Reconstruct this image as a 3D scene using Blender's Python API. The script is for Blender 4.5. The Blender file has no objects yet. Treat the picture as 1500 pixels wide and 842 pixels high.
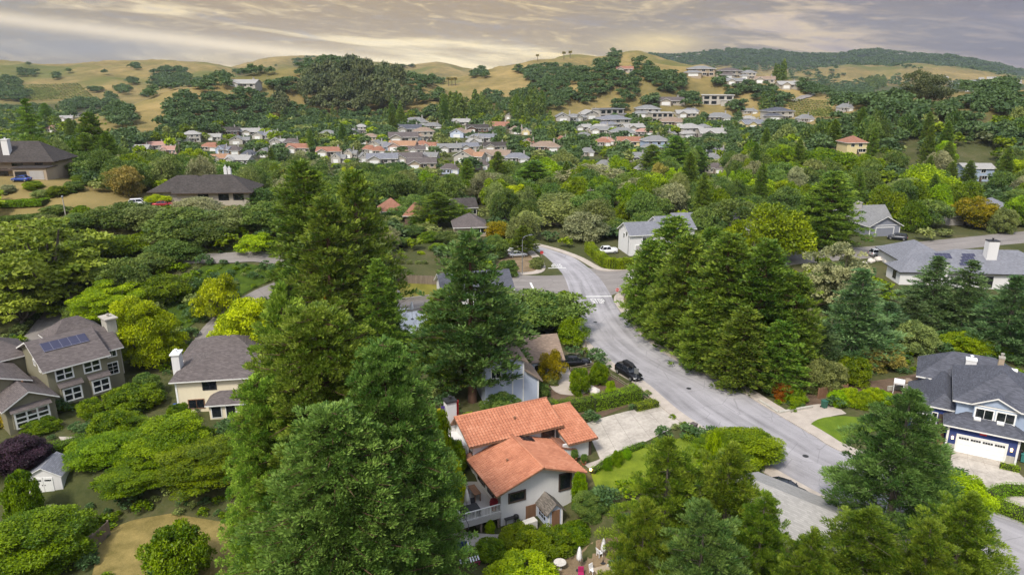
import bpy, bmesh, math, random
import numpy as np
from mathutils import Vector, Matrix
random.seed(7)
HAZE = .00008
RNG = np.random.default_rng(11)
SC = bpy.context.scene
COL = SC.collection
R = math.radians
PITCH = R(17.0); FOC = 1050.0; CAM_H = 44.0
CP, SP = math.cos(PITCH), math.sin(PITCH)

# ------------------------------------------------------------ photo pixel <-> world
def ray(px, py):
    dx = (px - 750) / FOC; dv = (421 - py) / FOC
    return np.array([dx, CP + dv * SP, -SP + dv * CP])
def at(px, py, z=0.0):
    d = ray(px, py); t = (z - CAM_H) / d[2]
    return d[0] * t, d[1] * t
def at_depth(px, py, Y):
    d = ray(px, py); t = Y / d[1]
    return d[0] * t, Y, CAM_H + d[2] * t
def pix(x, y, z):
    z = z - CAM_H; c = y * CP - z * SP; u = y * SP + z * CP
    return 750 + FOC * x / c, 421 - FOC * u / c
def axis_depth(y, z):
    return y * CP - (z - CAM_H) * SP

# ------------------------------------------------------------ terrain
def S(t):
    t = np.clip(t, 0, 1); return t * t * (3 - 2 * t)
def _vnoise(x, y, seed=0):
    xi = np.floor(x).astype(np.int64); yi = np.floor(y).astype(np.int64)
    fx = x - xi; fy = y - yi
    def h(a, b):
        n = (a * 374761393 + b * 668265263 + seed * 974634) & 0x7fffffff
        n = ((n ^ (n >> 13)) * 1274126177) & 0x7fffffff
        return ((n ^ (n >> 16)) & 0xffff) / 65535.0
    fx = fx * fx * (3 - 2 * fx); fy = fy * fy * (3 - 2 * fy)
    return (h(xi, yi) * (1 - fx) + h(xi + 1, yi) * fx) * (1 - fy) + (h(xi, yi + 1) * (1 - fx) + h(xi + 1, yi + 1) * fx) * fy
def fbm(x, y, oct=4, seed=0):
    a, f, s = 0.5, 1.0, 0
    for o in range(oct):
        s = s + a * (_vnoise(x * f, y * f, seed + o) - 0.5); a *= 0.5; f *= 2.03
    return s
RIDGES = [  # crest: (px, py, distance), front fall, back fall
 ([(600,125,3200),(700,115,3200),(800,105,3200),(880,92,3200),(930,82,3200),(1000,84,3200),(1060,77,3200),(1100,75,3200),(1160,83,3200),(1210,84,3200),(1280,77,3200),(1340,84,3200),(1400,86,3200),(1450,96,3200),(1500,107,3200),(1620,112,3200),(2100,112,3200)], 1000, 1200),
 ([(1020,135,2100),(1120,118,2100),(1180,105,2100),(1240,96,2100),(1300,100,2100),(1340,95,2100),(1400,101,2100),(1440,105,2100),(1500,116,2100),(1620,122,2100),(2100,122,2100)], 480, 700),
 ([(-700,96,1500),(-300,98,1500),(-100,91,1500),(0,92,1500),(60,99,1500),(100,99,1500),(150,94,1500),(200,92,1500),(260,92,1500),(310,96,1500),(345,101,1500),(400,110,1500),(500,126,1500)], 780, 500),
 ([(250,125,2100),(310,108,2100),(345,100,2100),(385,89,2100),(420,85,2100),(460,85,2100),(520,89,2100),(560,95,2100),(600,99,2100),(640,94,2100),(665,97,2100),(700,105,2100),(750,114,2100),(820,125,2100)], 900, 700),
 ([(540,134,1050),(620,126,1050),(680,117,1080),(705,111,1100),(740,101,1120),(780,93,1130),(820,87,1140),(850,86,1140),(880,89,1140),(905,85,1150),(930,80,1150),(960,84,1150),(1020,98,1120),(1080,118,1100)], 470, 500),
 ([(30,200,455),(100,186,490),(140,175,515),(180,164,540),(230,149,570),(280,137,600),(330,124,640),(380,116,680),(420,109,710),(450,102,730),(490,99,740),(530,104,740),(580,113,730),(620,126,710),(660,143,680),(700,163,650),(730,175,640)], 165, 200),
 ([(720,168,640),(760,142,690),(800,122,720),(840,109,740),(880,101,750),(920,99,750),(960,103,750),(1000,106,750),(1050,108,750),(1100,114,740),(1150,126,720),(1200,142,690),(1260,162,640)], 185, 260),
 ([(1090,205,400),(1140,188,420),(1190,168,430),(1240,154,430),(1300,144,430),(1360,141,430),(1430,139,430),(1500,138,430),(1700,128,430),(2200,120,430)], 185, 250),
 ([(-700,240,190),(-300,247,188),(0,257,185),(60,261,182),(140,276,176),(215,291,172),(300,297,170),(360,301,168),(420,322,166),(480,350,160),(540,378,155),(590,400,152)], 72, 120),
]
_RD = []
for pts, wf, wb in RIDGES:
    ss, zz, dd = [], [], []
    for px, py, D in pts:
        x, y, z = at_depth(px, py, D); ss.append(x / y); zz.append(max(z, 0)); dd.append(D)
    ss = np.array(ss); zz = np.array(zz); dd = np.array(dd)
    fs = np.linspace(ss[0], ss[-1], 500)
    k = np.hanning(15); k /= k.sum()
    fz = np.interp(fs, ss, zz); fz = np.convolve(np.pad(fz, 7, mode='edge'), k, 'valid')
    _RD.append((fs, fz, np.interp(fs, ss, dd), wf, wb))
def terrain(x, y):
    x = np.asarray(x, float); y = np.asarray(y, float)
    s = x / np.maximum(y, 15.0)
    z = np.zeros_like(s); far = S((y - 230) / 250)
    warp = 1 + 0.25 * fbm(x / 130, y / 130, 3, 5) * far
    for fs, fz, fd, wf, wb in _RD:
        h = np.interp(s, fs, fz) * S((s - fs[0]) / 0.03) * S((fs[-1] - s) / 0.03)
        d = (y - np.interp(s, fs, fd)) * 1.0
        f = np.where(d < 0, S(1 + d / wf * warp), S(1 - d / wb))
        z = np.maximum(z, h * f)
    z = z + far * np.minimum(1, z / 25) * ((.28 - np.abs(fbm(x / 120, y / 150, 4, 2))) * 46 - 6) * S((y - 300) / 300)
    dip = np.maximum(S((10 - x) / 4) * S((73 - y) / 5), S((64 - y) / 6) * S((24 - x) / 6))
    z = z - 2.6 * dip
    return z
def T(x, y): return float(terrain(x, y))
def ground(px, py, y0=30, y1=5500):
    """where the line of sight through a photo pixel meets the terrain"""
    d = ray(px, py)
    ys = np.geomspace(y0, y1, 260)
    for k in range(2):
        t = ys / d[1]; zz = CAM_H + d[2] * t; h = terrain(d[0] * t, ys)
        i = np.nonzero(zz <= h)[0]
        if len(i) == 0: return None
        i = i[0]
        if k == 0: ys = np.linspace(ys[max(i-1, 0)], ys[i], 24)
    return d[0] * t[i], float(ys[i]), float(h[i])

# ------------------------------------------------------------ objects
def tag(o, label=None, cat=None, group=None, kind=None):
    if label: o['label'] = label
    if cat: o['category'] = cat
    if group: o['group'] = group
    if kind: o['kind'] = kind
    return o
def link(o, parent=None):
    COL.objects.link(o)
    if parent is not None: o.parent = parent
    return o
def empty(name, loc=(0, 0, 0), rz=0.0, label=None, cat=None, group=None):
    o = bpy.data.objects.new(name, None); o.empty_display_size = 0.3
    o.location = loc; o.rotation_euler = (0, 0, rz); link(o)
    return tag(o, label, cat, group)
def mesh_np(name, V, Fq, mats, tint=None, mi=None, smooth=False):
    """V (n,3), Fq (m,4) quads -> mesh data"""
    me = bpy.data.meshes.new(name)
    n, m = len(V), len(Fq)
    k = Fq.shape[1]
    me.vertices.add(n); me.vertices.foreach_set('co', np.ascontiguousarray(V, dtype=np.float32).ravel())
    me.loops.add(m * k); me.loops.foreach_set('vertex_index', np.ascontiguousarray(Fq, dtype=np.int32).ravel())
    me.polygons.add(m); me.polygons.foreach_set('loop_start', np.arange(0, m * k, k, dtype=np.int32))
    if mi is not None: me.polygons.foreach_set('material_index', np.ascontiguousarray(mi, dtype=np.int32))
    if smooth: me.polygons.foreach_set('use_smooth', np.ones(m, dtype=bool))
    me.update(calc_edges=True)
    if tint is not None:
        a = me.attributes.new('tint', 'FLOAT', 'FACE'); a.data.foreach_set('value', np.ascontiguousarray(tint, dtype=np.float32))
    for mt in mats: me.materials.append(mt)
    return me
class MB:
    """collects shapes, then becomes ONE mesh object"""
    def __init__(s): s.v = []; s.f = []; s.m = []
    def add(s, vs, fs, m=0):
        b = len(s.v); s.v += [tuple(p) for p in vs]; s.f += [tuple(b + i for i in f) for f in fs]; s.m += [m] * len(fs); return s
    def box(s, x0, x1, y0, y1, z0, z1, m=0):
        return s.add([(x0,y0,z0),(x1,y0,z0),(x1,y1,z0),(x0,y1,z0),(x0,y0,z1),(x1,y0,z1),(x1,y1,z1),(x0,y1,z1)],
                     [(0,3,2,1),(4,5,6,7),(0,1,5,4),(1,2,6,5),(2,3,7,6),(3,0,4,7)], m)
    def obox(s, c, ax, ay, az, m=0):
        c, ax, ay, az = map(Vector, (c, ax, ay, az))
        v = [c + sx * ax + sy * ay + sz * az for sz in (-1, 1) for sx, sy in ((-1,-1),(1,-1),(1,1),(-1,1))]
        return s.add(v, [(0,3,2,1),(4,5,6,7),(0,1,5,4),(1,2,6,5),(2,3,7,6),(3,0,4,7)], m)
    def tube(s, pts, rad, n=8, m=0, cap=True):
        pts = [Vector(p) for p in pts]
        if not hasattr(rad, '__len__'): rad = [rad] * len(pts)
        rad = [float(q) for q in rad]
        rings = []
        for i, p in enumerate(pts):
            d = (pts[min(i + 1, len(pts) - 1)] - pts[max(i - 1, 0)]).normalized()
            a = d.cross(Vector((0, 0, 1)) if abs(d.z) < .9 else Vector((1, 0, 0))).normalized(); b = d.cross(a)
            rings.append([p + rad[i] * (math.cos(2*math.pi*k/n) * a + math.sin(2*math.pi*k/n) * b) for k in range(n)])
        vs = [q for r in rings for q in r]
        fs = [(i*n+k, i*n+(k+1) % n, (i+1)*n+(k+1) % n, (i+1)*n+k) for i in range(len(pts)-1) for k in range(n)]
        if cap: fs += [tuple(range(n)), tuple(range((len(pts)-1)*n, len(pts)*n))[::-1]]
        return s.add(vs, fs, m)
    def lathe(s, prof, n=16, c=(0, 0, 0), m=0):
        vs = [(c[0] + r*math.cos(2*math.pi*k/n), c[1] + r*math.sin(2*math.pi*k/n), c[2] + z) for r, z in prof for k in range(n)]
        fs = [(i*n+k, i*n+(k+1) % n, (i+1)*n+(k+1) % n, (i+1)*n+k) for i in range(len(prof)-1) for k in range(n)]
        fs += [tuple(range(n))[::-1], tuple(range((len(prof)-1)*n, len(prof)*n))]
        return s.add(vs, fs, m)
    def build(s, name, mats, parent=None, smooth=False, bevel=0):
        me = bpy.data.meshes.new(name); me.from_pydata(s.v, [], s.f)
        if not isinstance(mats, (list, tuple)): mats = [mats]
        for mt in mats: me.materials.append(mt)
        me.polygons.foreach_set('material_index', s.m)
        bm = bmesh.new(); bm.from_mesh(me); bmesh.ops.recalc_face_normals(bm, faces=bm.faces)
        if bevel: bmesh.ops.bevel(bm, geom=bm.edges[:], offset=bevel, segments=2, profile=.6, affect='EDGES')
        bm.to_mesh(me); bm.free()
        if smooth: me.polygons.foreach_set('use_smooth', [True] * len(me.polygons))
        me.update()
        return link(bpy.data.objects.new(name, me), parent)

# ------------------------------------------------------------ materials
def srgb(*c):
    if len(c) == 1: c = c[0]
    return tuple(((v/255/12.92) if v <= 10 else ((v/255 + .055)/1.055)**2.4) for v in c)
class NT:
    def __init__(s, name):
        s.m = bpy.data.materials.new(name); s.m.use_nodes = True; s.t = s.m.node_tree; s.t.nodes.clear()
        s.out = s.n('ShaderNodeOutputMaterial')
    def n(s, typ, **kw):
        nd = s.t.nodes.new(typ)
        for k, v in kw.items():
            if k.startswith('i_'): nd.inputs[k[2:].replace('_', ' ')].default_value = v
            else: setattr(nd, k, v)
        return nd
    def l(s, a, b): s.t.links.new(a, b)
    def noise(s, vec, scale, detail=4, rough=.6):
        nd = s.n('ShaderNodeTexNoise', i_Scale=scale, i_Detail=detail, i_Roughness=rough)
        if vec is not None: s.l(vec, nd.inputs['Vector'])
        return nd.outputs['Fac']
    def ramp(s, fac, stops):
        nd = s.n('ShaderNodeValToRGB'); e = nd.color_ramp.elements
        while len(e) < len(stops): e.new(.5)
        for i, (p, c) in enumerate(stops): e[i].position = p; e[i].color = (*c, 1) if len(c) == 3 else c
        s.l(fac, nd.inputs[0]); return nd.outputs[0]
    def mix(s, f, a, b, mode='MIX'):
        nd = s.n('ShaderNodeMix', data_type='RGBA', blend_type=mode)
        for sock, v in ((nd.inputs[0], f), (nd.inputs[6], a), (nd.inputs[7], b)):
            if hasattr(v, 'links') or isinstance(v, bpy.types.NodeSocket): s.l(v, sock)
            elif isinstance(v, (int, float)): sock.default_value = v
            else: sock.default_value = (*v[:3], 1)
        return nd.outputs[2]
    def math(s, op, a, b=0.0, c=0.0):
        nd = s.n('ShaderNodeMath', operation=op)
        for i, v in enumerate((a, b, c)):
            if isinstance(v, bpy.types.NodeSocket): s.l(v, nd.inputs[i])
            else: nd.inputs[i].default_value = v
        return nd.outputs[0]
    def bsdf(s, col, rough=.8, spec=.3, metal=0, bump=None, bs=.3, bd=.05):
        p = s.n('ShaderNodeBsdfPrincipled'); p.inputs['Roughness'].default_value = rough
        p.inputs['Specular IOR Level'].default_value = spec; p.inputs['Metallic'].default_value = metal
        if isinstance(col, bpy.types.NodeSocket): s.l(col, p.inputs['Base Color'])
        else: p.inputs['Base Color'].default_value = (*col[:3], 1)
        if bump is not None:
            b = s.n('ShaderNodeBump'); b.inputs['Strength'].default_value = bs; b.inputs['Distance'].default_value = bd
            s.l(bump, b.inputs['Height']); s.l(b.outputs[0], p.inputs['Normal'])
        s.l(p.outputs[0], s.out.inputs[0]); return p
    def obj(s): return s.n('ShaderNodeTexCoord').outputs['Object']
def plain(name, c, var=.18, scale=2.0, rough=.8, spec=.3, metal=0, bump=0.0, streak=False):
    t = NT(name); v = t.obj()
    if streak:
        mp = t.n('ShaderNodeMapping'); mp.inputs['Scale'].default_value = (1, 1, .15); t.l(v, mp.inputs[0]); v = mp.outputs[0]
    a = t.noise(v, scale, 5, .65); b = t.noise(v, scale * 9, 3)
    lo = tuple(x * (1 - var) for x in c); hi = tuple(min(1, x * (1 + var)) for x in c)
    col = t.ramp(t.math('ADD', t.math('MULTIPLY', a, .7), t.math('MULTIPLY', b, .3)), [(.3, lo), (.7, hi)])
    t.bsdf(col, rough, spec, metal, b if bump else None, bump)
    return t.m
def roof_mat(name, c, var=.3, course=.18):
    """shingles: courses by height, broken joints, mottled"""
    t = NT(name); v = t.obj(); sx = t.n('ShaderNodeSeparateXYZ'); t.l(v, sx.inputs[0])
    zc = t.math('MULTIPLY', sx.outputs[2], 1 / (course * .42))
    row = t.math('FLOOR', zc); fr = t.math('FRACT', zc)
    cb = t.n('ShaderNodeCombineXYZ')
    hx = t.math('ADD', sx.outputs[0], t.math('MULTIPLY', sx.outputs[1], 1.0))
    t.l(t.math('FLOOR', t.math('ADD', t.math('MULTIPLY', hx, 2.6), t.math('MULTIPLY', row, 3.37))), cb.inputs[0]); t.l(row, cb.inputs[1])
    wn = t.n('ShaderNodeTexWhiteNoise'); wn.noise_dimensions = '2D'; t.l(cb.outputs[0], wn.inputs[0])
    big = t.noise(v, .35, 5, .65)
    f = t.math('ADD', t.math('MULTIPLY', wn.outputs[0], .45), t.math('MULTIPLY', big, .55))
    col = t.ramp(f, [(.25, tuple(x*(1-var) for x in c)), (.55, c), (.85, tuple(min(1, x*(1+var*1.2)) for x in c))])
    col = t.mix(t.math('LESS_THAN', fr, .16), col, tuple(x*(.6 if c[0] < .2 else .8) for x in c))
    t.bsdf(col, .88, .2, 0, fr, .35, .03)
    return t.m
def leaf_mat(name, c, c2, trans=.3, hv=.03):
    """leaves: colour varies leaf by leaf ('tint') and plant by plant"""
    t = NT(name)
    a = t.n('ShaderNodeAttribute', attribute_name='tint'); oi = t.n('ShaderNodeObjectInfo')
    col = t.ramp(a.outputs['Fac'], [(0, c), (1, c2)])
    hs = t.n('ShaderNodeHueSaturation')
    t.l(t.math('ADD', .5 - hv/2, t.math('MULTIPLY', oi.outputs['Random'], hv)), hs.inputs['Hue'])
    t.l(t.math('ADD', .8, t.math('MULTIPLY', t.math('FRACT', t.math('MULTIPLY', oi.outputs['Random'], 7.3)), .45)), hs.inputs['Value'])
    hs.inputs['Saturation'].default_value = 1.12; t.l(col, hs.inputs['Color'])
    p = t.n('ShaderNodeBsdfPrincipled'); p.inputs['Roughness'].default_value = .5; p.inputs['Specular IOR Level'].default_value = .25
    t.l(hs.outputs[0], p.inputs['Base Color'])
    tr = t.n('ShaderNodeBsdfTranslucent')
    br = t.mix(.25, hs.outputs[0], (.22, .34, .03)); t.l(br, tr.inputs['Color'])
    ms = t.n('ShaderNodeMixShader'); ms.inputs[0].default_value = trans
    t.l(p.outputs[0], ms.inputs[1]); t.l(tr.outputs[0], ms.inputs[2]); t.l(ms.outputs[0], t.out.inputs[0])
    return t.m
M = {}
M['bark_red'] = plain('bark_red', (.11, .065, .045), .4, 1.5, .95, .1, 0, .6, True)
M['bark_grey'] = plain('bark_grey', (.13, .11, .09), .4, 1.5, .95, .1, 0, .6, True)
M['bark_pale'] = plain('bark_pale', (.30, .24, .18), .4, 1.2, .9, .1, 0, .4, True)
LC = {  # leaf colours
 'redwood': ((.025, .052, .010), (.112, .152, .030)), 'redwood_blue': ((.023, .053, .012), (.100, .154, .042)),
 'redwood_light': ((.036, .072, .013), (.145, .20, .042)), 'pine': ((.034, .066, .020), (.11, .15, .045)),
 'pine_olive': ((.030, .060, .009), (.130, .168, .030)), 'pine_blue': ((.026, .056, .015), (.112, .168, .052)),
 'cedar': ((.024, .048, .018), (.088, .126, .052)), 'oak': ((.022, .044, .011), (.088, .118, .030)),
 'oak_far': ((.022, .042, .016), (.055, .085, .032)), 'green': ((.042, .078, .007), (.155, .205, .018)),
 'olive': ((.05, .065, .022), (.15, .17, .06)), 'airy': ((.06, .09, .013), (.185, .225, .045)), 'olive_warm': ((.030, .056, .006), (.105, .145, .016)),
 'grey_olive': ((.06, .068, .035), (.17, .17, .09)), 'lime': ((.12, .20, .008), (.33, .44, .02)),
 'yellow': ((.11, .15, .006), (.33, .38, .018)), 'gold': ((.20, .15, .008), (.46, .33, .02)),
 'purple': ((.016, .008, .016), (.055, .028, .045)), 'euc': ((.026, .036, .016), (.078, .088, .040)),
 'hedge': ((.085, .155, .010), (.19, .30, .02)), 'hedge_yellow': ((.085, .15, .008), (.30, .40, .02)), 'redwood_mid': ((.030, .060, .010), (.126, .170, .036)),
 'rust': ((.12, .04, .012), (.26, .09, .03)), 'redflower': ((.16, .03, .04), (.36, .06, .09)),
 'orange_tree': ((.11, .12, .008), (.36, .27, .015)), 'brownish': ((.07, .07, .02), (.2, .16, .05)),
}
BRIGHT = dict(pine_olive=1.75, pine=1.75, pine_blue=1.7, redwood_mid=2.4, redwood_light=2.3, redwood_blue=2.25, lime=1.05, yellow=1.5, gold=1.1, orange_tree=1.1, hedge=1.3, hedge_yellow=1.2, redflower=1, rust=1.2, purple=1.2, airy=1.8, green=1.45)
for k, (a, b) in LC.items():
    g_ = BRIGHT.get(k, 2.15); a = tuple(v*g_ for v in a); b = tuple(v*g_ for v in b)
    M['leaf_' + k] = leaf_mat('leaf_' + k, a, b)
M['white'] = plain('white_paint', (.78, .78, .76), .05, 1, .6)
M['white_trim'] = plain('white_trim', (.72, .71, .68), .06, 1, .6)
M['dark_metal'] = plain('dark_metal', (.03, .03, .032), .2, 3, .5)
M['grey_metal'] = plain('grey_metal', (.30, .31, .32), .15, 3, .45, .5, .6)
M['glass'] = plain('window_glass', (.012, .015, .02), .3, .6, .06, .8)
M['concrete'] = plain('concrete', (.36, .33, .29), .22, .5, .9, .2, 0, .15)
M['wood_dark'] = plain('dark_brown_wood', (.07, .05, .04), .3, 2, .85, .2, 0, .2, True)
M['wood'] = plain('weathered_wood', (.20, .16, .125), .35, 2.5, .9, .2, 0, .3, True)
M['wood_brown'] = plain('brown_wood', (.22, .12, .07), .3, 2, .8, .2, 0, .2, True)
M['black'] = plain('black_plastic', (.015, .015, .016), .2, 3, .5)
M['rubber'] = plain('rubber', (.02, .02, .02), .2, 3, .85)
M['red'] = plain('red_paint', (.5, .03, .03), .1, 2, .5)
M['solar'] = None
# ------------------------------------------------------------ camera, world, light
cam_d = bpy.data.cameras.new('camera'); cam = bpy.data.objects.new('camera', cam_d); COL.objects.link(cam)
cam_d.sensor_width = 36; cam_d.lens = 36 * FOC / 1500; cam_d.clip_end = 20000; cam_d.clip_start = .5
cam.location = (0, 0, CAM_H); cam.rotation_euler = (math.pi/2 - PITCH, 0, 0)
SC.camera = cam
SUN_EL, SUN_AZ = 52.0, -150.0       # azimuth of the sun measured from +Y towards +X (behind the camera, to the left)
w = bpy.data.worlds.new('World'); SC.world = w; w.use_nodes = True
nt = w.node_tree; nt.nodes.clear()
def wn(typ, **kw):
    nd = nt.nodes.new(typ)
    for k, v in kw.items(): setattr(nd, k, v)
    return nd
sky = wn('ShaderNodeTexSky', sky_type='NISHITA'); sky.sun_disc = False
sky.sun_elevation = R(SUN_EL); sky.sun_rotation = R(SUN_AZ); sky.air_density = 1.0; sky.dust_density = 2.0; sky.altitude = 50
tc = wn('ShaderNodeTexCoord')
sep = wn('ShaderNodeSeparateXYZ'); nt.links.new(tc.outputs['Generated'], sep.inputs[0])
def wm(op, a, b=0.0, c=0.0):
    nd = wn('ShaderNodeMath', operation=op)
    for i, v in enumerate((a, b, c)):
        if isinstance(v, bpy.types.NodeSocket): nt.links.new(v, nd.inputs[i])
        else: nd.inputs[i].default_value = v
    return nd.outputs[0]
zz = wm('MAXIMUM', sep.outputs[2], 0.0)
def wnoise(x_, y_, detail, rough, dist=0.0, off=0.0):
    cb = wn('ShaderNodeCombineXYZ'); nt.links.new(x_, cb.inputs[0]); nt.links.new(y_, cb.inputs[1]); cb.inputs[2].default_value = off
    nz = wn('ShaderNodeTexNoise'); nz.inputs['Scale'].default_value = 1.0; nz.inputs['Detail'].default_value = detail
    nz.inputs['Roughness'].default_value = rough; nz.inputs['Distortion'].default_value = dist
    nt.links.new(cb.outputs[0], nz.inputs['Vector']); return nz.outputs['Fac']
def wramp(f, stops, interp='EASE'):
    nd = wn('ShaderNodeValToRGB'); nd.color_ramp.interpolation = interp; e = nd.color_ramp.elements
    while len(e) < len(stops): e.new(.5)
    for i, (p, c) in enumerate(stops): e[i].position = p; e[i].color = (*c, 1) if hasattr(c, '__len__') else (c, c, c, 1)
    nt.links.new(f, nd.inputs[0]); return nd.outputs[0]
def wmix(f, a, b, mode='MIX'):
    nd = wn('ShaderNodeMix', data_type='RGBA', blend_type=mode)
    for sock, v in ((nd.inputs[0], f), (nd.inputs[6], a), (nd.inputs[7], b)):
        if isinstance(v, bpy.types.NodeSocket): nt.links.new(v, sock)
        elif isinstance(v, (int, float)): sock.default_value = v
        else: sock.default_value = (*v, 1)
    return nd.outputs[2]
def gauss(x_, c, w_): return wm('POWER', 2.71828, wm('MULTIPLY', wm('POWER', wm('ABSOLUTE', wm('DIVIDE', wm('SUBTRACT', x_, c), w_)), 2.0), -1.0))
WSTR = 0.10
def K(*c): return tuple(v / WSTR / 2.1 for v in srgb(*c))
el = wm('ARCSINE', wm('MINIMUM', zz, 1.0)); az = wm('ARCTAN2', sep.outputs[0], sep.outputs[1])
azf = wm('MULTIPLY_ADD', az, .8, .5)                       # 0 at the left edge of the view, 1 at the right
w1 = wnoise(wm('MULTIPLY', az, 3.0), wm('MULTIPLY', el, 26.0), 3, .5, 0, 4.0)
elt = wm('ADD', wm('MULTIPLY_ADD', az, .105, el), wm('MULTIPLY', wm('SUBTRACT', w1, .5), .022))
c1 = wnoise(wm('MULTIPLY', az, 3.1), wm('MULTIPLY', elt, 27.0), 9, .60, .5, 1.3)       # big tilted sheets
c2 = wnoise(wm('MULTIPLY', az, 13.0), wm('MULTIPLY', elt, 85.0), 8, .64, .6, 7.7)     # torn streaks
c3 = wnoise(wm('MULTIPLY', az, 34.0), wm('MULTIPLY', el, 210.0), 6, .62, .4, 2.2)      # small puffs
low = wramp(azf, [(.0, K(176,164,154)), (.22, K(212,198,172)), (.42, K(250,234,196)), (.60, K(248,226,174)), (.70, K(196,178,162)), (1.0, K(132,126,138))])
tone = wramp(azf, [(.0, K(152,140,120)), (.25, K(164,145,116)), (.50, K(163,144,115)), (.68, K(148,136,121)), (.85, K(130,124,126)), (1.0, K(118,114,124))])
pale = wramp(azf, [(.0, K(226,206,166)), (.3, K(246,224,174)), (.55, K(250,224,164)), (.75, K(216,194,158)), (1.0, K(168,154,148))])
blue = wramp(azf, [(.0, K(142,144,150)), (.35, K(170,164,160)), (.7, K(140,136,144)), (1.0, K(120,117,132))])
sheet = wramp(c1, [(.38, 0.0), (.46, 1.0)])
col = wmix(sheet, low, tone)
edge = wm('MULTIPLY', wramp(c1, [(.34, 0.0), (.40, 1.0), (.43, .5), (.50, 0.0)]), wramp(c2, [(.32, .25), (.62, 1.0)]))
col = wmix(wm('MULTIPLY', edge, .9), col, pale)
col = wmix(wm('MULTIPLY', wramp(c2, [(.52, 0.0), (.68, 1.0)]), .38), col, pale)
col = wmix(wm('MULTIPLY', wramp(c3, [(.54, 0.0), (.70, 1.0)]), .45), col, pale)
col = wmix(wm('MULTIPLY', wramp(c2, [(.32, 1.0), (.48, 0.0)]), .5), col, blue)
# grey-blue patch low at the left, then the bright openings where the sun stands behind the cloud
gl = wm('MULTIPLY', gauss(az, -.50, .17), gauss(el, .022, .016)); col = wmix(wm('MULTIPLY', gl, .75), col, blue)
bl = wm('MULTIPLY', gauss(wm('MULTIPLY_ADD', az, .108, el), -.012, .0075), wramp(azf, [(.0, .75), (.34, 1.0), (.46, 0.0)])); col = wmix(wm('MULTIPLY', bl, .9), col, K(246,228,196))
g2 = wm('MULTIPLY', wm('MULTIPLY', gauss(az, -.13, .20), gauss(el, .012, .022)), wramp(c1, [(.40, 1.0), (.60, .35)])); col = wmix(g2, col, K(255,238,196))
g3 = wm('MULTIPLY', wm('MULTIPLY', gauss(az, .185, .055), gauss(el, .030, .013)), wramp(c2, [(.35, 1.0), (.65, .5)])); col = wmix(g3, col, K(250,224,160))
hi = wramp(zz, [(.14, 0.0), (.55, 1.0)])
over = wmix(.35, sky.outputs[0], (6.0, 6.05, 6.3))                                  # bright overcast overhead, Nishita through it
col = wmix(hi, col, over)
bg = wn('ShaderNodeBackground'); bg.inputs[1].default_value = WSTR
nt.links.new(col, bg.inputs[0])
wo = wn('ShaderNodeOutputWorld'); nt.links.new(bg.outputs[0], wo.inputs[0])
sd = bpy.data.lights.new('sun', 'SUN'); sd.energy = 1.5; sd.angle = R(11); sd.color = (1, .94, .83)
sun = bpy.data.objects.new('sun', sd); COL.objects.link(sun)
a = R(SUN_AZ); sv = Vector((math.sin(a) * math.cos(R(SUN_EL)), math.cos(a) * math.cos(R(SUN_EL)), math.sin(R(SUN_EL))))
sun.rotation_euler = sv.to_track_quat('Z', 'Y').to_euler()
SC.view_settings.view_transform = 'Standard'; SC.view_settings.look = 'None'; SC.view_settings.exposure = 1.4; SC.view_settings.gamma = 1.0
SC.view_settings.use_curve_mapping = False
SC.render.engine = 'CYCLES'
cy = SC.cycles; cy.max_bounces = 5; cy.diffuse_bounces = 3; cy.glossy_bounces = 2; cy.transmission_bounces = 3; cy.transparent_max_bounces = 8
cy.use_denoising = True; cy.use_adaptive_sampling = True; cy.adaptive_threshold = .015
cy.caustics_reflective = False; cy.caustics_refractive = False

# ------------------------------------------------------------ the ground sheet
ys = np.concatenate([np.linspace(18, 200, 150)[:-1], np.geomspace(200, 4650, 290)])
ss = np.linspace(-1.35, 1.35, 420)
SS, YY = np.meshgrid(ss, ys); XX = SS * np.maximum(YY, 30); ZZ = terrain(XX, YY)
V = np.stack([XX, YY, ZZ], -1).reshape(-1, 3); ns, ny = len(ss), len(ys)
_YL = list(map(float, ys)); _ZL = ZZ.tolist()
import bisect
def T(x, y):
    """height of the ground sheet at a point"""
    y = min(max(y, _YL[0]), _YL[-1] - .01); i = bisect.bisect_right(_YL, y) - 1; fy = (y - _YL[i]) / (_YL[i+1] - _YL[i])
    u = (x / max(y, 30) + 1.35) / 2.7 * (ns - 1); u = min(max(u, 0), ns - 1.001); j = int(u); fx = u - j; a, b = _ZL[i], _ZL[i+1]
    return (a[j]*(1-fx) + a[j+1]*fx)*(1-fy) + (b[j]*(1-fx) + b[j+1]*fx)*fy
idx = np.arange(ns * ny).reshape(ny, ns)
Fq = np.stack([idx[:-1, :-1], idx[:-1, 1:], idx[1:, 1:], idx[1:, :-1]], -1).reshape(-1, 4)
x, y, z = V.T
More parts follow.
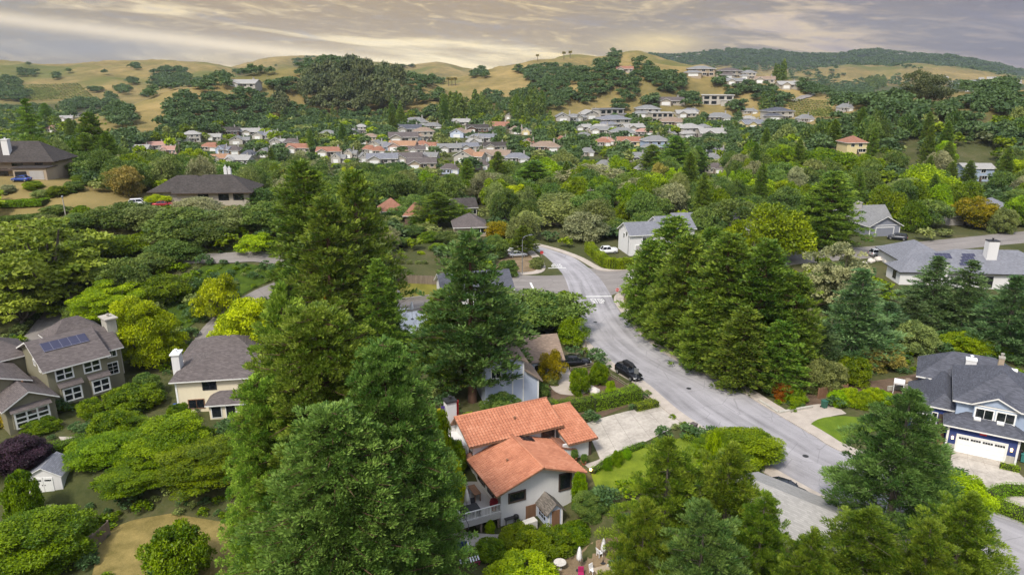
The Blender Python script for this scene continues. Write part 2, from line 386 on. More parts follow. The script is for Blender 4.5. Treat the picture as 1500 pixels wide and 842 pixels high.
# what grows on the ground: 0 leaf litter / green town, 1 dry grass on the hills
gold = S((z - 2.5) / 5) * S((y - 330) / 90)
gold = np.maximum(gold, .8 * S((z - 9) / 5) * S((y - 120) / 20) * S((-x - 10) / 20) * S((250 - y) / 30))
greenp = S((fbm(x / 120, y / 120, 4, 9) + .03) / .22) * gold * (.45 + .35 * S((y - 800) / 300))
forest = S((y - 2500) / 300) * S((x - 100) / 300)
gm = NT('ground_soil'); 
at1 = gm.n('ShaderNodeAttribute', attribute_name='zone'); spz = gm.n('ShaderNodeSeparateColor'); gm.l(at1.outputs['Color'], spz.inputs[0])
ov = gm.obj()
n1 = gm.noise(ov, .08, 6, .65); n2 = gm.noise(ov, 1.3, 5, .7); n3 = gm.noise(ov, .012, 5, .6); n4 = gm.noise(ov, .028, 7, .75)
town = gm.ramp(gm.math('ADD', gm.math('MULTIPLY', n1, .6), gm.math('MULTIPLY', n2, .4)), [(.3, (.034, .045, .014)), (.5, (.066, .072, .026)), (.7, (.125, .105, .055))])
dry = gm.ramp(gm.math('ADD', gm.math('MULTIPLY', n3, .45), gm.math('ADD', gm.math('MULTIPLY', n1, .30), gm.math('MULTIPLY', n4, .25))), [(.3, (.075, .072, .024)), (.47, (.185, .145, .054)), (.66, (.35, .25, .098))])
gc = gm.mix(spz.outputs[0], town, dry)
gc = gm.mix(spz.outputs[1], gc, (.085, .105, .024))
gc = gm.mix(spz.outputs[2], gc, (.030, .048, .020))
gm.bsdf(gc, .95, .1, 0, n2, .5, .12)
gme = mesh_np('ground', V, Fq, [gm.m], smooth=True)
ca = gme.color_attributes.new('zone', 'FLOAT_COLOR', 'POINT')
ca.data.foreach_set('color', np.stack([gold, greenp, forest, np.ones_like(gold)], -1).astype(np.float32).ravel())
g = link(bpy.data.objects.new('ground', gme)); tag(g, kind='structure')

# ------------------------------------------------------------ roads and paths
def catmull(pts, n=8):
    pts = [np.array(p, float) for p in pts]; P = [2*pts[0]-pts[1]] + pts + [2*pts[-1]-pts[-2]]; out = []
    for i in range(1, len(P) - 2):
        for k in range(n):
            t = k / n; p0, p1, p2, p3 = P[i-1:i+3]
            out.append(.5*((2*p1) + (-p0+p2)*t + (2*p0-5*p1+4*p2-p3)*t*t + (-p0+3*p1-3*p2+p3)*t**3))
    out.append(pts[-1]); return np.array(out)
def resample(P, n):
    d = np.r_[0, np.cumsum(np.linalg.norm(np.diff(P, axis=0), axis=1))]; t = np.linspace(0, d[-1], n)
    return np.stack([np.interp(t, d, P[:, i]) for i in range(2)], -1), d[-1]
STRIP_POLYS = []
def strip(name, L, Rr, mat, dz, n=80, m=6, thick=0.0, kind='structure'):
    """a sheet (or slab, thick>0) between two edge lines, following the ground; UV runs across / along"""
    L, dl = resample(catmull(L), n); Rr, dr = resample(catmull(Rr), n)
    STRIP_POLYS.append(list(L[::3]) + list(Rr[::-3]))
    vs, uv = [], []
    for i in range(n):
        for j in range(m + 1):
            f = j / m; p = L[i]*(1-f) + Rr[i]*f
            vs.append((p[0], p[1], T(p[0], p[1]) + dz)); uv.append((f, i/(n-1)*max(dl, dr)))
    fs = [(i*(m+1)+j, i*(m+1)+j+1, (i+1)*(m+1)+j+1, (i+1)*(m+1)+j) for i in range(n-1) for j in range(m)]
    nv = len(vs)
    if thick:
        ring = [j for j in range(m+1)] + [i*(m+1)+m for i in range(1, n)] + [(n-1)*(m+1)+j for j in range(m-1, -1, -1)] + [i*(m+1) for i in range(n-2, 0, -1)]
        for k in ring: vs.append((vs[k][0], vs[k][1], vs[k][2]-thick)); uv.append(uv[k])
        q = len(ring); fs += [(ring[k], nv+k, nv+(k+1) % q, ring[(k+1) % q]) for k in range(q)]
    me = bpy.data.meshes.new(name); me.from_pydata(vs, [], fs); ul = me.uv_layers.new(name='UVMap')
    li = np.zeros(len(me.loops), dtype=np.int32); me.loops.foreach_get('vertex_index', li)
    ul.data.foreach_set('uv', np.array(uv, dtype=np.float32)[li].ravel())
    bm = bmesh.new(); bm.from_mesh(me); bmesh.ops.recalc_face_normals(bm, faces=bm.faces); bm.to_mesh(me); bm.free()
    me.materials.append(mat)
    o = link(bpy.data.objects.new(name, me))
    if kind: tag(o, kind=kind)
    return o
def px2(L, z=0.0): return [at(a, b, z) for a, b in L]
def pg(L): return [ground(a, b)[:2] for a, b in L]
def asphalt(name, c, streak=.35):
    t = NT(name); uvn = t.n('ShaderNodeTexCoord').outputs['UV']; ob = t.obj()
    mp = t.n('ShaderNodeMapping'); mp.inputs['Scale'].default_value = (7, .035, 1); t.l(uvn, mp.inputs[0])
    st = t.noise(mp.outputs[0], 1.0, 4, .6)
    pat = t.noise(ob, .16, 5, .6); fine = t.noise(ob, 9, 4, .7)
    f = t.math('ADD', t.math('MULTIPLY', st, .5), t.math('ADD', t.math('MULTIPLY', pat, .35), t.math('MULTIPLY', fine, .15)))
    col = t.ramp(f, [(.36, tuple(x*(1-streak) for x in c)), (.5, c), (.62, tuple(x*(1+streak*.6) for x in c))])
    # cracks sealed with tar
    vo = t.n('ShaderNodeTexVoronoi', feature='DISTANCE_TO_EDGE'); vo.inputs['Scale'].default_value = .28
    mx = t.n('ShaderNodeMixRGB'); mx.inputs[0].default_value = .12; t.l(ob, mx.inputs[1])
    nzc = t.n('ShaderNodeTexNoise'); nzc.inputs['Scale'].default_value = .8; t.l(ob, nzc.inputs[0]); t.l(nzc.outputs['Color'], mx.inputs[2])
    t.l(mx.outputs[0], vo.inputs['Vector'])
    crk = t.math('MULTIPLY', t.math('LESS_THAN', vo.outputs['Distance'], .012), t.math('GREATER_THAN', pat, .47))
    col = t.mix(t.math('MULTIPLY', crk, .3), col, tuple(x*.35 for x in c))
    t.bsdf(col, .9, .2, 0, fine, .25, .01); return t.m
M['road_main'] = asphalt('main_asphalt', (.295, .283, .292), .42)
M['road_side'] = asphalt('side_asphalt', (.215, .195, .18), .28)
M['paving'] = plain('pale_paving', (.40, .35, .30), .2, .7, .9, .2, 0, .1)
t = NT('driveway_concrete'); ob = t.obj()
nA = t.noise(ob, .35, 6, .7); nB = t.noise(ob, 3, 4, .7)
cc = t.ramp(t.math('ADD', t.math('MULTIPLY', nA, .7), t.math('MULTIPLY', nB, .3)), [(.3, (.22, .20, .17)), (.5, (.40, .36, .31)), (.68, (.56, .51, .44))])
sx = t.n('ShaderNodeSeparateXYZ'); uvd = t.n('ShaderNodeTexCoord').outputs['UV']; t.l(uvd, sx.inputs[0])
j1 = t.math('LESS_THAN', t.math('FRACT', t.math('MULTIPLY', sx.outputs[0], 4)), .02); j2 = t.math('LESS_THAN', t.math('FRACT', t.math('MULTIPLY', sx.outputs[1], .32)), .03)
cc = t.mix(t.math('MULTIPLY', t.math('MAXIMUM', j1, j2), .5), cc, (.16, .14, .12))
t.bsdf(cc, .9, .2, 0, nB, .2, .02); M['drive'] = t.m
def turf(name, c, c2):
    t = NT(name); ob = t.obj(); a_ = t.noise(ob, .5, 5, .6); b_ = t.noise(ob, 12, 4, .7)
    col = t.ramp(t.math('ADD', t.math('MULTIPLY', a_, .6), t.math('MULTIPLY', b_, .4)), [(.35, c), (.65, c2)])
    t.bsdf(col, .95, .1, 0, b_, .8, .06); return t.m
M['lawn'] = turf('lawn_grass', (.085, .125, .010), (.20, .25, .022))
M['lawn_bright'] = turf('lawn_bright', (.062, .115, .010), (.15, .21, .02))
M['lawn_olive'] = turf('lawn_olive', (.11, .11, .018), (.22, .20, .04))
M['lawn_dry'] = turf('lawn_dry', (.12, .10, .03), (.33, .25, .09))
M['mulch'] = turf('mulch', (.075, .050, .034), (.16, .11, .075))
M['dirt'] = turf('bare_dirt', (.12, .085, .05), (.27, .2, .125))
M['ivy'] = turf('ivy', (.014, .036, .004), (.075, .115, .012))
mainL = px2([(1660,960),(1480,872),(1340,800),(1197,722),(1140,690),(1060,645),(1003,608),(978,588),(948,562),(920,545),(893,528),(859,498),(848,476),(842,455),(835,430),(826,405),(812,388),(797,374),(780,364),(760,358)])
mainR = px2([(1800,893),(1640,820),(1500,759),(1370,712),(1233,662),(1190,637),(1147,612),(1106,587),(1067,562),(1020,543),(980,522),(955,505),(936,488),(920,471),(905,452),(890,424),(873,402),(843,379),(812,367.5),(779,358)])
ROAD_POLYS = []
strip('main_road', mainL, mainR, M['road_main'], .03, 150, 10)
sL = px2([(450,450),(560,432),(640,412),(738,403),(766,403.5),(800,404),(840,402)]); sR = px2([(450,475),(560,462),(640,448),(738,436),(790,432),(830,430),(870,432)])
strip('side_street', sL, sR, M['road_side'], .024, 50, 6)
rL = px2([(835,384),(862,392),(890,397),(930,395),(1010,385),(1100,374),(1200,366),(1275,361),(1390,350),(1500,339),(1700,322)])
rR = px2([(880,446),(897,432),(914,426),(932,421),(1010,409),(1100,395),(1200,384),(1275,378),(1390,367),(1500,356),(1700,338)])
strip('side_street', rL, rR, M['road_side'], .021, 80, 6)
ROAD_POLYS += STRIP_POLYS[-3:-2] + STRIP_POLYS[-1:]
ROAD_POLYS = [[q for q in P if q[1] > 80] for P in ROAD_POLYS]
# raised pavements with kerbs
def walk(name, E, off, n=60, mat='paving', h=.13):
    E2, _ = resample(catmull(px2(E)), n); d = np.gradient(E2, axis=0); d /= np.linalg.norm(d, axis=1)[:, None]
    nrm = np.stack([-d[:, 1], d[:, 0]], -1)
    return strip(name, E2, E2 + nrm * off, M[mat], h, n, 3, h + .1)
walk('pavement', [(1560,785),(1500,759),(1370,712),(1233,662),(1190,637),(1147,612),(1106,587),(1067,562),(1020,543),(980,522),(955,505),(936,488),(920,471),(906,453),(899,440),(903,431),(915,426),(932,421.5)], -1.9)
walk('pavement', [(1480,872),(1340,800),(1197,722),(1140,690),(1060,645),(1003,608),(978,588),(948,562),(920,545),(893,528),(859,498),(848,476),(842,458)], 1.7)
walk('pavement', [(700,404),(738,403),(766,403),(788,401),(797,397),(799,391),(795,383),(787,373),(774,363),(760,359)], 1.9)
walk('pavement', [(770,356),(812,367),(843,378.5),(862,389),(874,395),(893,397.5),(930,395)], 1.8)
# driveways, paths, garden beds
strip('driveway', px2([(884,684),(920,660),(960,640),(1001,619)]), px2([(856,621),(882,612),(925,601),(968,592)]), M['drive'], .05, 30, 6)
strip('driveway', px2([(1396,652),(1393,690),(1420,720),(1450,741)]), px2([(1478,670),(1500,700),(1560,730),(1640,790)]), M['drive'], .05, 30, 6)
strip('driveway', px2([(1148,610),(1170,600),(1200,592),(1232,600)]), px2([(1186,636),(1195,622),(1215,611),(1240,606)]), M['paving'], .06, 20, 4)
strip('driveway', px2([(832,536),(838,548),(862,560),(872,567)]), px2([(802,532),(800,552),(815,575),(850,580)]), M['paving'], .05, 16, 4)
strip('driveway', pg([(434,402),(398,416),(340,446),(300,478),(270,520)]), pg([(452,414),(416,428),(362,460),(332,490),(318,535)]), M['road_side'], .12, 50, 4)
strip('driveway', pg([(0,540),(30,500),(55,470),(80,445),(140,425)]), pg([(75,545),(88,512),(98,482),(115,458),(150,440)]), M['road_side'], .12, 50, 4)
strip('side_street', pg([(90,392),(180,388),(262,374),(340,371),(412,374),(470,392)]), pg([(90,412),(180,404),(262,388),(340,386),(405,390),(455,410)]), M['road_side'], .14, 60, 5)
strip('lawn', px2([(866,694),(905,672),(955,652),(1003,640)]), px2([(880,730),(930,720),(985,700),(1040,672)]), M['lawn'], .05, 30, 6)
strip('lawn', px2([(1180,627),(1200,614),(1230,610),(1262,612)]), px2([(1236,652),(1250,645),(1270,636),(1290,628)]), M['lawn_bright'], .10, 24, 6)
strip('mulch_bed', px2([(822,602),(800,560),(850,545),(880,542)]), px2([(880,612),(900,603),(930,590),(938,580)]), M['mulch'], .04, 24, 5)
strip('mulch_bed', px2([(1175,565),(1260,560),(1340,548),(1420,530)]), px2([(1180,600),(1260,590),(1340,590),(1420,570)]), M['mulch'], .04, 24, 5)
strip('mulch_bed', px2([(715,402),(735,380),(765,368),(780,372)]), px2([(745,401),(770,401),(786,395),(790,385)]), M['dirt'], .05, 20, 5)
strip('mulch_bed', px2([(905,440),(925,460),(960,490),(1000,510)]), px2([(935,428),(955,450),(990,470),(1030,495)]), M['dirt'], .05, 20, 5)
strip('lawn', px2([(574,416),(600,414),(628,414),(655,416)]), px2([(560,440),(590,440),(625,438),(650,436)]), M['lawn_olive'], .05, 20, 5)
strip('lawn', px2([(590,478),(610,476),(630,478)]), px2([(585,500),(605,498),(628,498)]), M['lawn_bright'], .05, 14, 4)
IVY_I = len(STRIP_POLYS)
strip('ivy_bank', pg([(180,470),(240,440),(290,410),(300,390),(390,392),(420,400)]), pg([(235,530),(265,490),(298,466),(335,444),(388,416),(425,402)]), M['ivy'], .10, 40, 6)
strip('lawn', px2([(135,842),(150,790),(185,765),(250,752)], -2.6), px2([(420,870),(400,820),(370,790),(330,765)], -2.6), M['lawn_dry'], .05, 30, 6)
strip('lawn', px2([(66,680),(85,660),(110,652),(140,655)]), px2([(60,700),(90,690),(120,678),(150,670)]), M['lawn_bright'], .06, 14, 4)
strip('path', px2([(86,640),(95,655),(92,668)]), px2([(118,640),(120,655),(116,668)]), M['paving'], .08, 12, 3)
strip('patio', px2([(640,770),(690,780),(760,782),(850,770)], -2.6), px2([(640,812),(690,806),(760,796),(850,790)], -2.6), M['concrete'], .05, 24, 4)
strip('patio', px2([(812,826),(850,812),(905,806)], -2.6), px2([(812,880),(860,880),(905,870)], -2.6), M['dirt'], .05, 14, 4)
strip('patio', px2([(575,452),(600,452),(625,450)]), px2([(590,490),(605,488),(628,486)]), M['white'], .06, 10, 3)
strip('walkway', px2([(868,690),(880,685),(893,678)]), px2([(855,680),(870,676),(884,670)]), M['paving'], .055, 8, 3)
# STOP lines and lettering painted on the road
def paint(name, P, z=.037):
    mb = MB(); mb.add([(p[0], p[1], z) for p in P], [tuple(range(len(P)))]); o = mb.build(name, M['road_paint']); return tag(o, kind='structure')
M['road_paint'] = plain('road_paint', (.62, .61, .58), .2, 3, .8)
GL = {'S': [(0,0,1,.17),(.75,.17,1,.42),(0,.42,1,.58),(0,.58,.25,.83),(0,.83,1,1)], 'T': [(.38,0,.62,.83),(0,.83,1,1)],
      'O': [(0,0,.25,1),(.75,0,1,1),(.25,0,.75,.15),(.25,.85,.75,1)], 'P': [(0,0,.25,1),(.25,.85,1,1),(.25,.42,1,.57),(.75,.57,1,.85)]}
def stop_word(c, right, fwd, w_, h_):
    mb = MB(); c = Vector((*c, .037)); r = Vector((*right, 0)).normalized(); f = Vector((*fwd, 0)).normalized()
    for i, ch in enumerate('STOP'):
        for (a0, b0, a1, b1) in GL[ch]:
            q = [c + r*((i-2)*w_*1.28 + .14*w_ + a*w_) + f*((b-.5)*h_) for a, b in ((a0,b0),(a1,b0),(a1,b1),(a0,b1))]
            mb.add(q, [(0,1,2,3)])
    tag(mb.build('stop_lettering', M['road_paint']), kind='structure')
stop_word(at(876, 441), (1, -.06), (-.12, 1), .54, 2.6)
stop_word(at(815, 389), (-1, .0), (.12, -1), .50, 2.6)
def line(p, q, wd):
    p, q = Vector((*at(*p), 0)), Vector((*at(*q), 0)); d = (q-p).normalized(); n_ = Vector((-d.y, d.x, 0)) * wd/2
    paint('limit_line', [p-n_, q-n_, q+n_, p+n_])
line((858,434.5), (896,434), .5); line((803,393), (829,392.5), .45); line((777,414), (783,427), .45); line((920,401), (927,408), .5)
# ------------------------------------------------------------ foliage generators
def rnd(n, rng): 
    v = rng.normal(size=(n, 3)); return v / np.linalg.norm(v, axis=1)[:, None]
def norm(a): return a / np.maximum(np.linalg.norm(a, axis=-1), 1e-6)[..., None]
def leaves(C, A, N, L, Wd, tint):
    """one rhombic leaf / spray per row: centre C, long axis A, normal N, length L, width Wd"""
    A = norm(A); B = norm(np.cross(N, A)); L = np.broadcast_to(L, len(C))[:, None]; Wd = np.broadcast_to(Wd, len(C))[:, None]
    Nn = np.cross(A, B)
    v = np.stack([C - A*L*.5, C + B*Wd*.5 + A*L*.05 - Nn*Wd*.12, C + A*L*.5, C - B*Wd*.5 + A*L*.05 - Nn*Wd*.12], 1).reshape(-1, 3)
    f = np.arange(len(C) * 4).reshape(-1, 4)
    return v, f, tint
def tubes(segs, n=6):
    """segs: list of (points, radii) -> quads"""
    mb = MB()
    for p, r in segs: mb.tube(p, r, n, cap=False)
    return np.array(mb.v), np.array([f for f in mb.f])
def clump_leaves(cent, rad, n_each, leaf, rng, flat=1.0, up=.0, axis=None, spiky=.5, aspect=.45, hollow=.55, tj=.35, zleaf=1.0):
    """leaves spread through the shell of many small clumps"""
    k = len(cent); n_each = np.maximum(4, np.broadcast_to(n_each, k)).astype(int)
    ids = np.repeat(np.arange(k), n_each); n = len(ids)
    d = rnd(n, rng); d[:, 2] = np.where(d[:, 2] < -.35, -d[:, 2], d[:, 2]) if up > 0 else d[:, 2]
    rr = (hollow + (1 - hollow) * rng.random(n) ** .6)
    rad = np.asarray(rad, float); rad = np.broadcast_to(rad[:, None], (k, 3)) if rad.ndim == 1 else rad
    off = d * rad[ids] * rr[:, None]; off[:, 2] *= flat
    C = cent[ids] + off
    A = d * spiky + rnd(n, rng) * (1 - spiky); 
    if axis is not None: A = A + axis[ids] * .6
    A[:, 2] += up; A[:, 2] *= zleaf
    Nn = norm(d + rnd(n, rng) * .7 + np.array([0, 0, .5]))
    ct = rng.random(k)
    tint = np.clip(.5 + (ct[ids] - .5) * .95 + (rng.random(n) - .5) * tj * 2, 0, 1)
    L = leaf * (.65 + .7 * rng.random(n))
    return leaves(C, A, Nn, L, L * aspect, tint)
def broad(seed, nclump=60, per=90, leaf=.06, flat=.75, trunk=.28, spread=1.0, lump=.26, gaps=.25, layers=False, trunk_r=.035, base_low=.0, forks=3, zleaf=1.0):
    """round tree of unit height (z 0..1) and unit width (radius .5)"""
    rng = np.random.default_rng(seed)
    d = rnd(nclump * 3, rng); d = d[d[:, 2] > -.75][:nclump]
    k = len(d); rr = .62 + .38 * rng.random(k) ** .5; rr[: k // 5] *= .55
    lobes = rnd(6, rng); lob = np.max(np.clip(d @ lobes.T, 0, 1) ** 3, axis=1); rr *= (1 - gaps) + gaps * lob * 1.25
    cz = trunk + (1 - trunk) * .48; hz = (1 - trunk) * .52
    rad = lump * .5 * (.6 + .75 * rng.random(k))
    cent = np.stack([d[:, 0] * (.5 - lump * .3) * rr, d[:, 1] * (.5 - lump * .3) * rr, cz + d[:, 2] * (hz - lump * .25) * rr], -1)
    if layers: cent[:, 2] = trunk + np.round((cent[:, 2] - trunk) / .13) * .13 + rng.normal(size=k) * .012
    R3 = np.stack([rad, rad, rad * flat], -1)
    V, F_, t = clump_leaves(cent, R3, per * (rad / rad.mean()) ** 2, leaf, rng, 1, .12, None, .45, .55, .5, zleaf=zleaf)
    segs = []
    lean = rng.normal(size=2) * .02
    fk = np.array([lean[0], lean[1], trunk * .85])
    segs.append(([(0, 0, -.04), (lean[0]*.5, lean[1]*.5, trunk*.4), tuple(fk)], [trunk_r*1.35, trunk_r, trunk_r*.8]))
    pick = rng.choice(k, min(k, 16), replace=False)
    for i in pick:
        c = cent[i]; mid = fk * .45 + c * .55 + np.array([0, 0, .03]); segs.append(([tuple(fk*.98), tuple(mid), tuple(c)], [trunk_r*.55, trunk_r*.32, trunk_r*.1]))
    Vt, Ft = tubes(segs, 6)
    # stretch to exactly unit height and width
    r = np.percentile(np.hypot(V[:, 0], V[:, 1]), 97); zt = np.percentile(V[:, 2], 99.7); zb = np.percentile(V[:, 2], .5); z0 = base_low + trunk * .75
    for a in (V, Vt):
        zz_ = a[:, 2].copy()
        a[:, 2] = np.where(zz_ > zb, z0 + (zz_ - zb) / (zt - zb) * (1 - z0), np.where(zz_ > 0, zz_ / zb * z0, zz_)); a[:, :2] *= .5 / r
    return (V, F_, t), (Vt, Ft)
def conifer(seed, H=26.0, Rm=5.0, whorls=34, per=6, tufts=5, n_leaf=36, leaf=.42, tuft=.62, base=.06, droop=.25, tip=.25, shape=1.1, bare=.25, asp=.34, gap=.0, trunk_r=.45, top_fine=True, ragged=.22, tiers=False):
    """needle tree in metres: whorls of limbs carrying tufts"""
    rng = np.random.default_rng(seed); cent, ax, rad, segs = [], [], [], []
    zs = base*H + (H*.985 - base*H) * (np.linspace(0, 1, whorls) ** .95)
    segs.append(([(0, 0, -1.5), (0, 0, H*.3), (0, 0, H*.7), (0, 0, H*.985)], [trunk_r*1.2, trunk_r*.85, trunk_r*.45, .04]))
    lob = rng.random(5) * 6.28
    for wi, z in enumerate(zs):
        f = (z - base*H) / (H - base*H)
        prof = (1 - f) ** (1/shape) * (.72 + .28 * min(1, f/.12))
        Lm = Rm * max(prof, .035)
        m = max(3, int(per * (.6 + .4 * prof) + .5))
        a0 = rng.random() * 6.28
        for b in range(m):
            a = a0 + 6.2832 * b / m + rng.normal() * .22; z = zs[wi] + (rng.random() - .5) * 1.5 * (H - base*H) / whorls
            L = Lm * (1 - ragged + 2*ragged * rng.random()) * (1 + .10*math.sin(2*a + lob[0] + f*5))
            if rng.random() < gap: continue
            dr = droop * (1.25 - f) ; 
            P = []
            for q in (0, .35, .7, 1.0):
                P.append((math.cos(a)*L*q, math.sin(a)*L*q, z + L*(-dr*q + (dr*.55 + tip*.5)*q*q) + rng.normal()*.05*L*q))
            P = np.array(P)
            if L > .8: segs.append(([tuple(p) for p in P], [trunk_r*.16*(1-f*.6), trunk_r*.12*(1-f*.6), trunk_r*.07, .012]))
            nt_ = max(1, int(round(tufts * (.35 + .65 * L / Rm))))
            for j in range(nt_):
                q = bare + (1 - bare) * (j + .5 + rng.normal()*.18) / nt_; q = min(q, 1.04)
                i = min(2, int(q/.35)); u0 = q/.35 - i if i < 2 else (q-.7)/.3
                i0, u1 = (i, u0) if i < 2 else (2, u0)
                c = P[i0]*(1-u1) + P[i0+1]*u1
                sd = np.array([-math.sin(a), math.cos(a), 0]) * rng.normal() * .30 * L * (1 - .35*q) * .6
                c = c + sd + np.array([0, 0, rng.normal()*.12])
                cent.append(c); r = tuft * (.6 + .65*rng.random()) * (.55 + .45*prof)
                if tiers: rad.append((r*1.25, r*1.25, r*.36))
                else: rad.append((r, r, r*.92))
                ax.append((math.cos(a)*.8, math.sin(a)*.8, .15 + tip - dr*.5))
    cent = np.array(cent); rad = np.array(rad); ax = np.array(ax)
    V, F_, t = clump_leaves(cent, rad, n_leaf * (rad[:, 0] / rad[:, 0].mean()) ** 1.6, leaf, rng, 1, .18, ax, .6, asp, .4, .3)
    Vt, Ft = tubes(segs, 5)
    s = np.array([1/(2*Rm), 1/(2*Rm), 1/H])
    return (V, F_, t, s), (Vt, Ft)
PROTO = {}
def register(name, crown, trunk, leafm, barkm, dims=(1., 1.)):
    """dims: natural width and height of the geometry"""
    V, F_, t = crown[:3]
    c = mesh_np(name + '_crown', V, F_, [M[leafm]], t)
    tr = mesh_np(name + '_trunk', trunk[0], trunk[1], [M[barkm]], smooth=True)
    PROTO[name] = dict(c=c, t=tr, W=dims[0], H=dims[1], raw=(V, F_, t, trunk[0], trunk[1]), leaf=leafm, bark=barkm)
def reg_con(name, leafm, barkm, **kw):
    H = kw.get('H', 26.0); Rm = kw.get('Rm', 5.0)
    c, t = conifer(**kw); register(name, c, t, leafm, barkm, (2*Rm, H))
# near, fine
reg_con('redwood_a', 'leaf_redwood', 'bark_red', seed=1, H=29, Rm=7.5, whorls=50, per=11, tufts=9, n_leaf=66, leaf=.32, tuft=.66, droop=.30, tip=.35, shape=2.7, trunk_r=.6)
reg_con('redwood_b', 'leaf_redwood_blue', 'bark_red', seed=2, H=29, Rm=7.0, whorls=50, per=11, tufts=9, n_leaf=66, leaf=.32, tuft=.70, droop=.34, tip=.30, shape=2.7, trunk_r=.6, ragged=.28)
reg_con('redwood_c', 'leaf_redwood_light', 'bark_red', seed=3, H=24, Rm=5.6, whorls=34, per=8, tufts=7, n_leaf=40, leaf=.42, tuft=.66, droop=.1, tip=.55, shape=2.0, trunk_r=.5, ragged=.34, gap=.08)
reg_con('pine_a', 'leaf_pine', 'bark_grey', seed=4, H=20, Rm=5.6, whorls=26, per=6, tufts=6, n_leaf=120, leaf=.38, tuft=.78, droop=-.05, tip=.4, shape=1.5, bare=.32, trunk_r=.34, ragged=.27, gap=.12, base=.12, asp=.22)
reg_con('pine_b', 'leaf_pine_olive', 'bark_grey', seed=5, H=18, Rm=5.4, whorls=24, per=7, tufts=7, n_leaf=100, leaf=.38, tuft=.80, droop=.0, tip=.45, shape=1.8, bare=.3, trunk_r=.34, ragged=.36, gap=.08, base=.08, asp=.22)
# middle distance
reg_con('conifer_m1', 'leaf_redwood', 'bark_red', seed=6, H=24, Rm=4.6, whorls=36, per=8, tufts=5, n_leaf=24, leaf=.55, tuft=.70, droop=.22, tip=.4, shape=2.1, trunk_r=.45)
reg_con('conifer_m2', 'leaf_redwood', 'bark_red', seed=7, H=22, Rm=4.8, whorls=32, per=8, tufts=5, n_leaf=24, leaf=.56, tuft=.74, droop=.15, tip=.45, shape=2.1, trunk_r=.45, ragged=.3)
reg_con('pine_m', 'leaf_pine', 'bark_red', seed=8, H=24, Rm=5.2, whorls=26, per=7, tufts=6, n_leaf=30, leaf=.55, tuft=.8, droop=.1, tip=.35, shape=2.1, trunk_r=.4, gap=.1, ragged=.32, base=.14)
reg_con('cedar_m', 'leaf_cedar', 'bark_grey', seed=9, H=17, Rm=4.4, whorls=20, per=7, tufts=6, n_leaf=30, leaf=.5, tuft=.72, droop=.28, tip=.1, shape=1.3, bare=.12, trunk_r=.3, ragged=.3, tiers=True, asp=.26)
reg_con('conifer_f', 'leaf_redwood', 'bark_red', seed=10, H=18, Rm=4.0, whorls=18, per=6, tufts=3, n_leaf=14, leaf=1.0, tuft=.9, droop=.2, tip=.35, shape=2.1, trunk_r=.35)
def reg_b(name, leafm, barkm, **kw):
    c, t = broad(**kw); register(name, c, t, leafm, barkm)
reg_b('leafy_a', 'leaf_green', 'bark_grey', seed=21, nclump=240, per=300, leaf=.021, lump=.18, trunk=.10, gaps=.30)
reg_b('leafy_b', 'leaf_green', 'bark_grey', seed=22, nclump=210, per=310, leaf=.021, lump=.19, trunk=.08, gaps=.38, layers=True, flat=.5)
reg_b('shrub_a', 'leaf_green', 'bark_grey', seed=23, nclump=120, per=190, leaf=.036, lump=.22, trunk=.02, gaps=.22)
reg_b('round_m1', 'leaf_oak', 'bark_grey', seed=24, nclump=120, per=120, leaf=.036, lump=.22, trunk=.16, gaps=.3)
reg_b('round_m2', 'leaf_oak', 'bark_grey', seed=25, nclump=100, per=130, leaf=.036, lump=.25, trunk=.14, gaps=.38)
reg_b('round_m3', 'leaf_oak', 'bark_grey', seed=26, nclump=90, per=130, leaf=.038, lump=.28, trunk=.12, gaps=.45)
reg_b('airy_m', 'leaf_airy', 'bark_grey', seed=27, nclump=110, per=120, leaf=.032, lump=.17, trunk=.22, gaps=.4, flat=.5, trunk_r=.03)
reg_b('puff_m', 'leaf_lime', 'bark_grey', seed=28, nclump=60, per=170, leaf=.036, lump=.26, trunk=.2, gaps=.35)
reg_b('oval_m', 'leaf_lime', 'bark_grey', seed=29, nclump=110, per=110, leaf=.036, lump=.20, trunk=.1, gaps=.15)
reg_b('round_f1', 'leaf_oak_far', 'bark_grey', seed=30, nclump=34, per=70, leaf=.08, lump=.36, trunk=.10, gaps=.3)
reg_b('round_f2', 'leaf_oak_far', 'bark_grey', seed=31, nclump=30, per=70, leaf=.085, lump=.40, trunk=.08, gaps=.4)
reg_b('tall_f', 'leaf_euc', 'bark_pale', seed=32, nclump=44, per=34, leaf=.09, lump=.30, trunk=.42, gaps=.35, trunk_r=.02, zleaf=.4)
reg_b('euc_m', 'leaf_euc', 'bark_pale', seed=33, nclump=120, per=110, leaf=.03, lump=.20, trunk=.14, gaps=.45, trunk_r=.02)

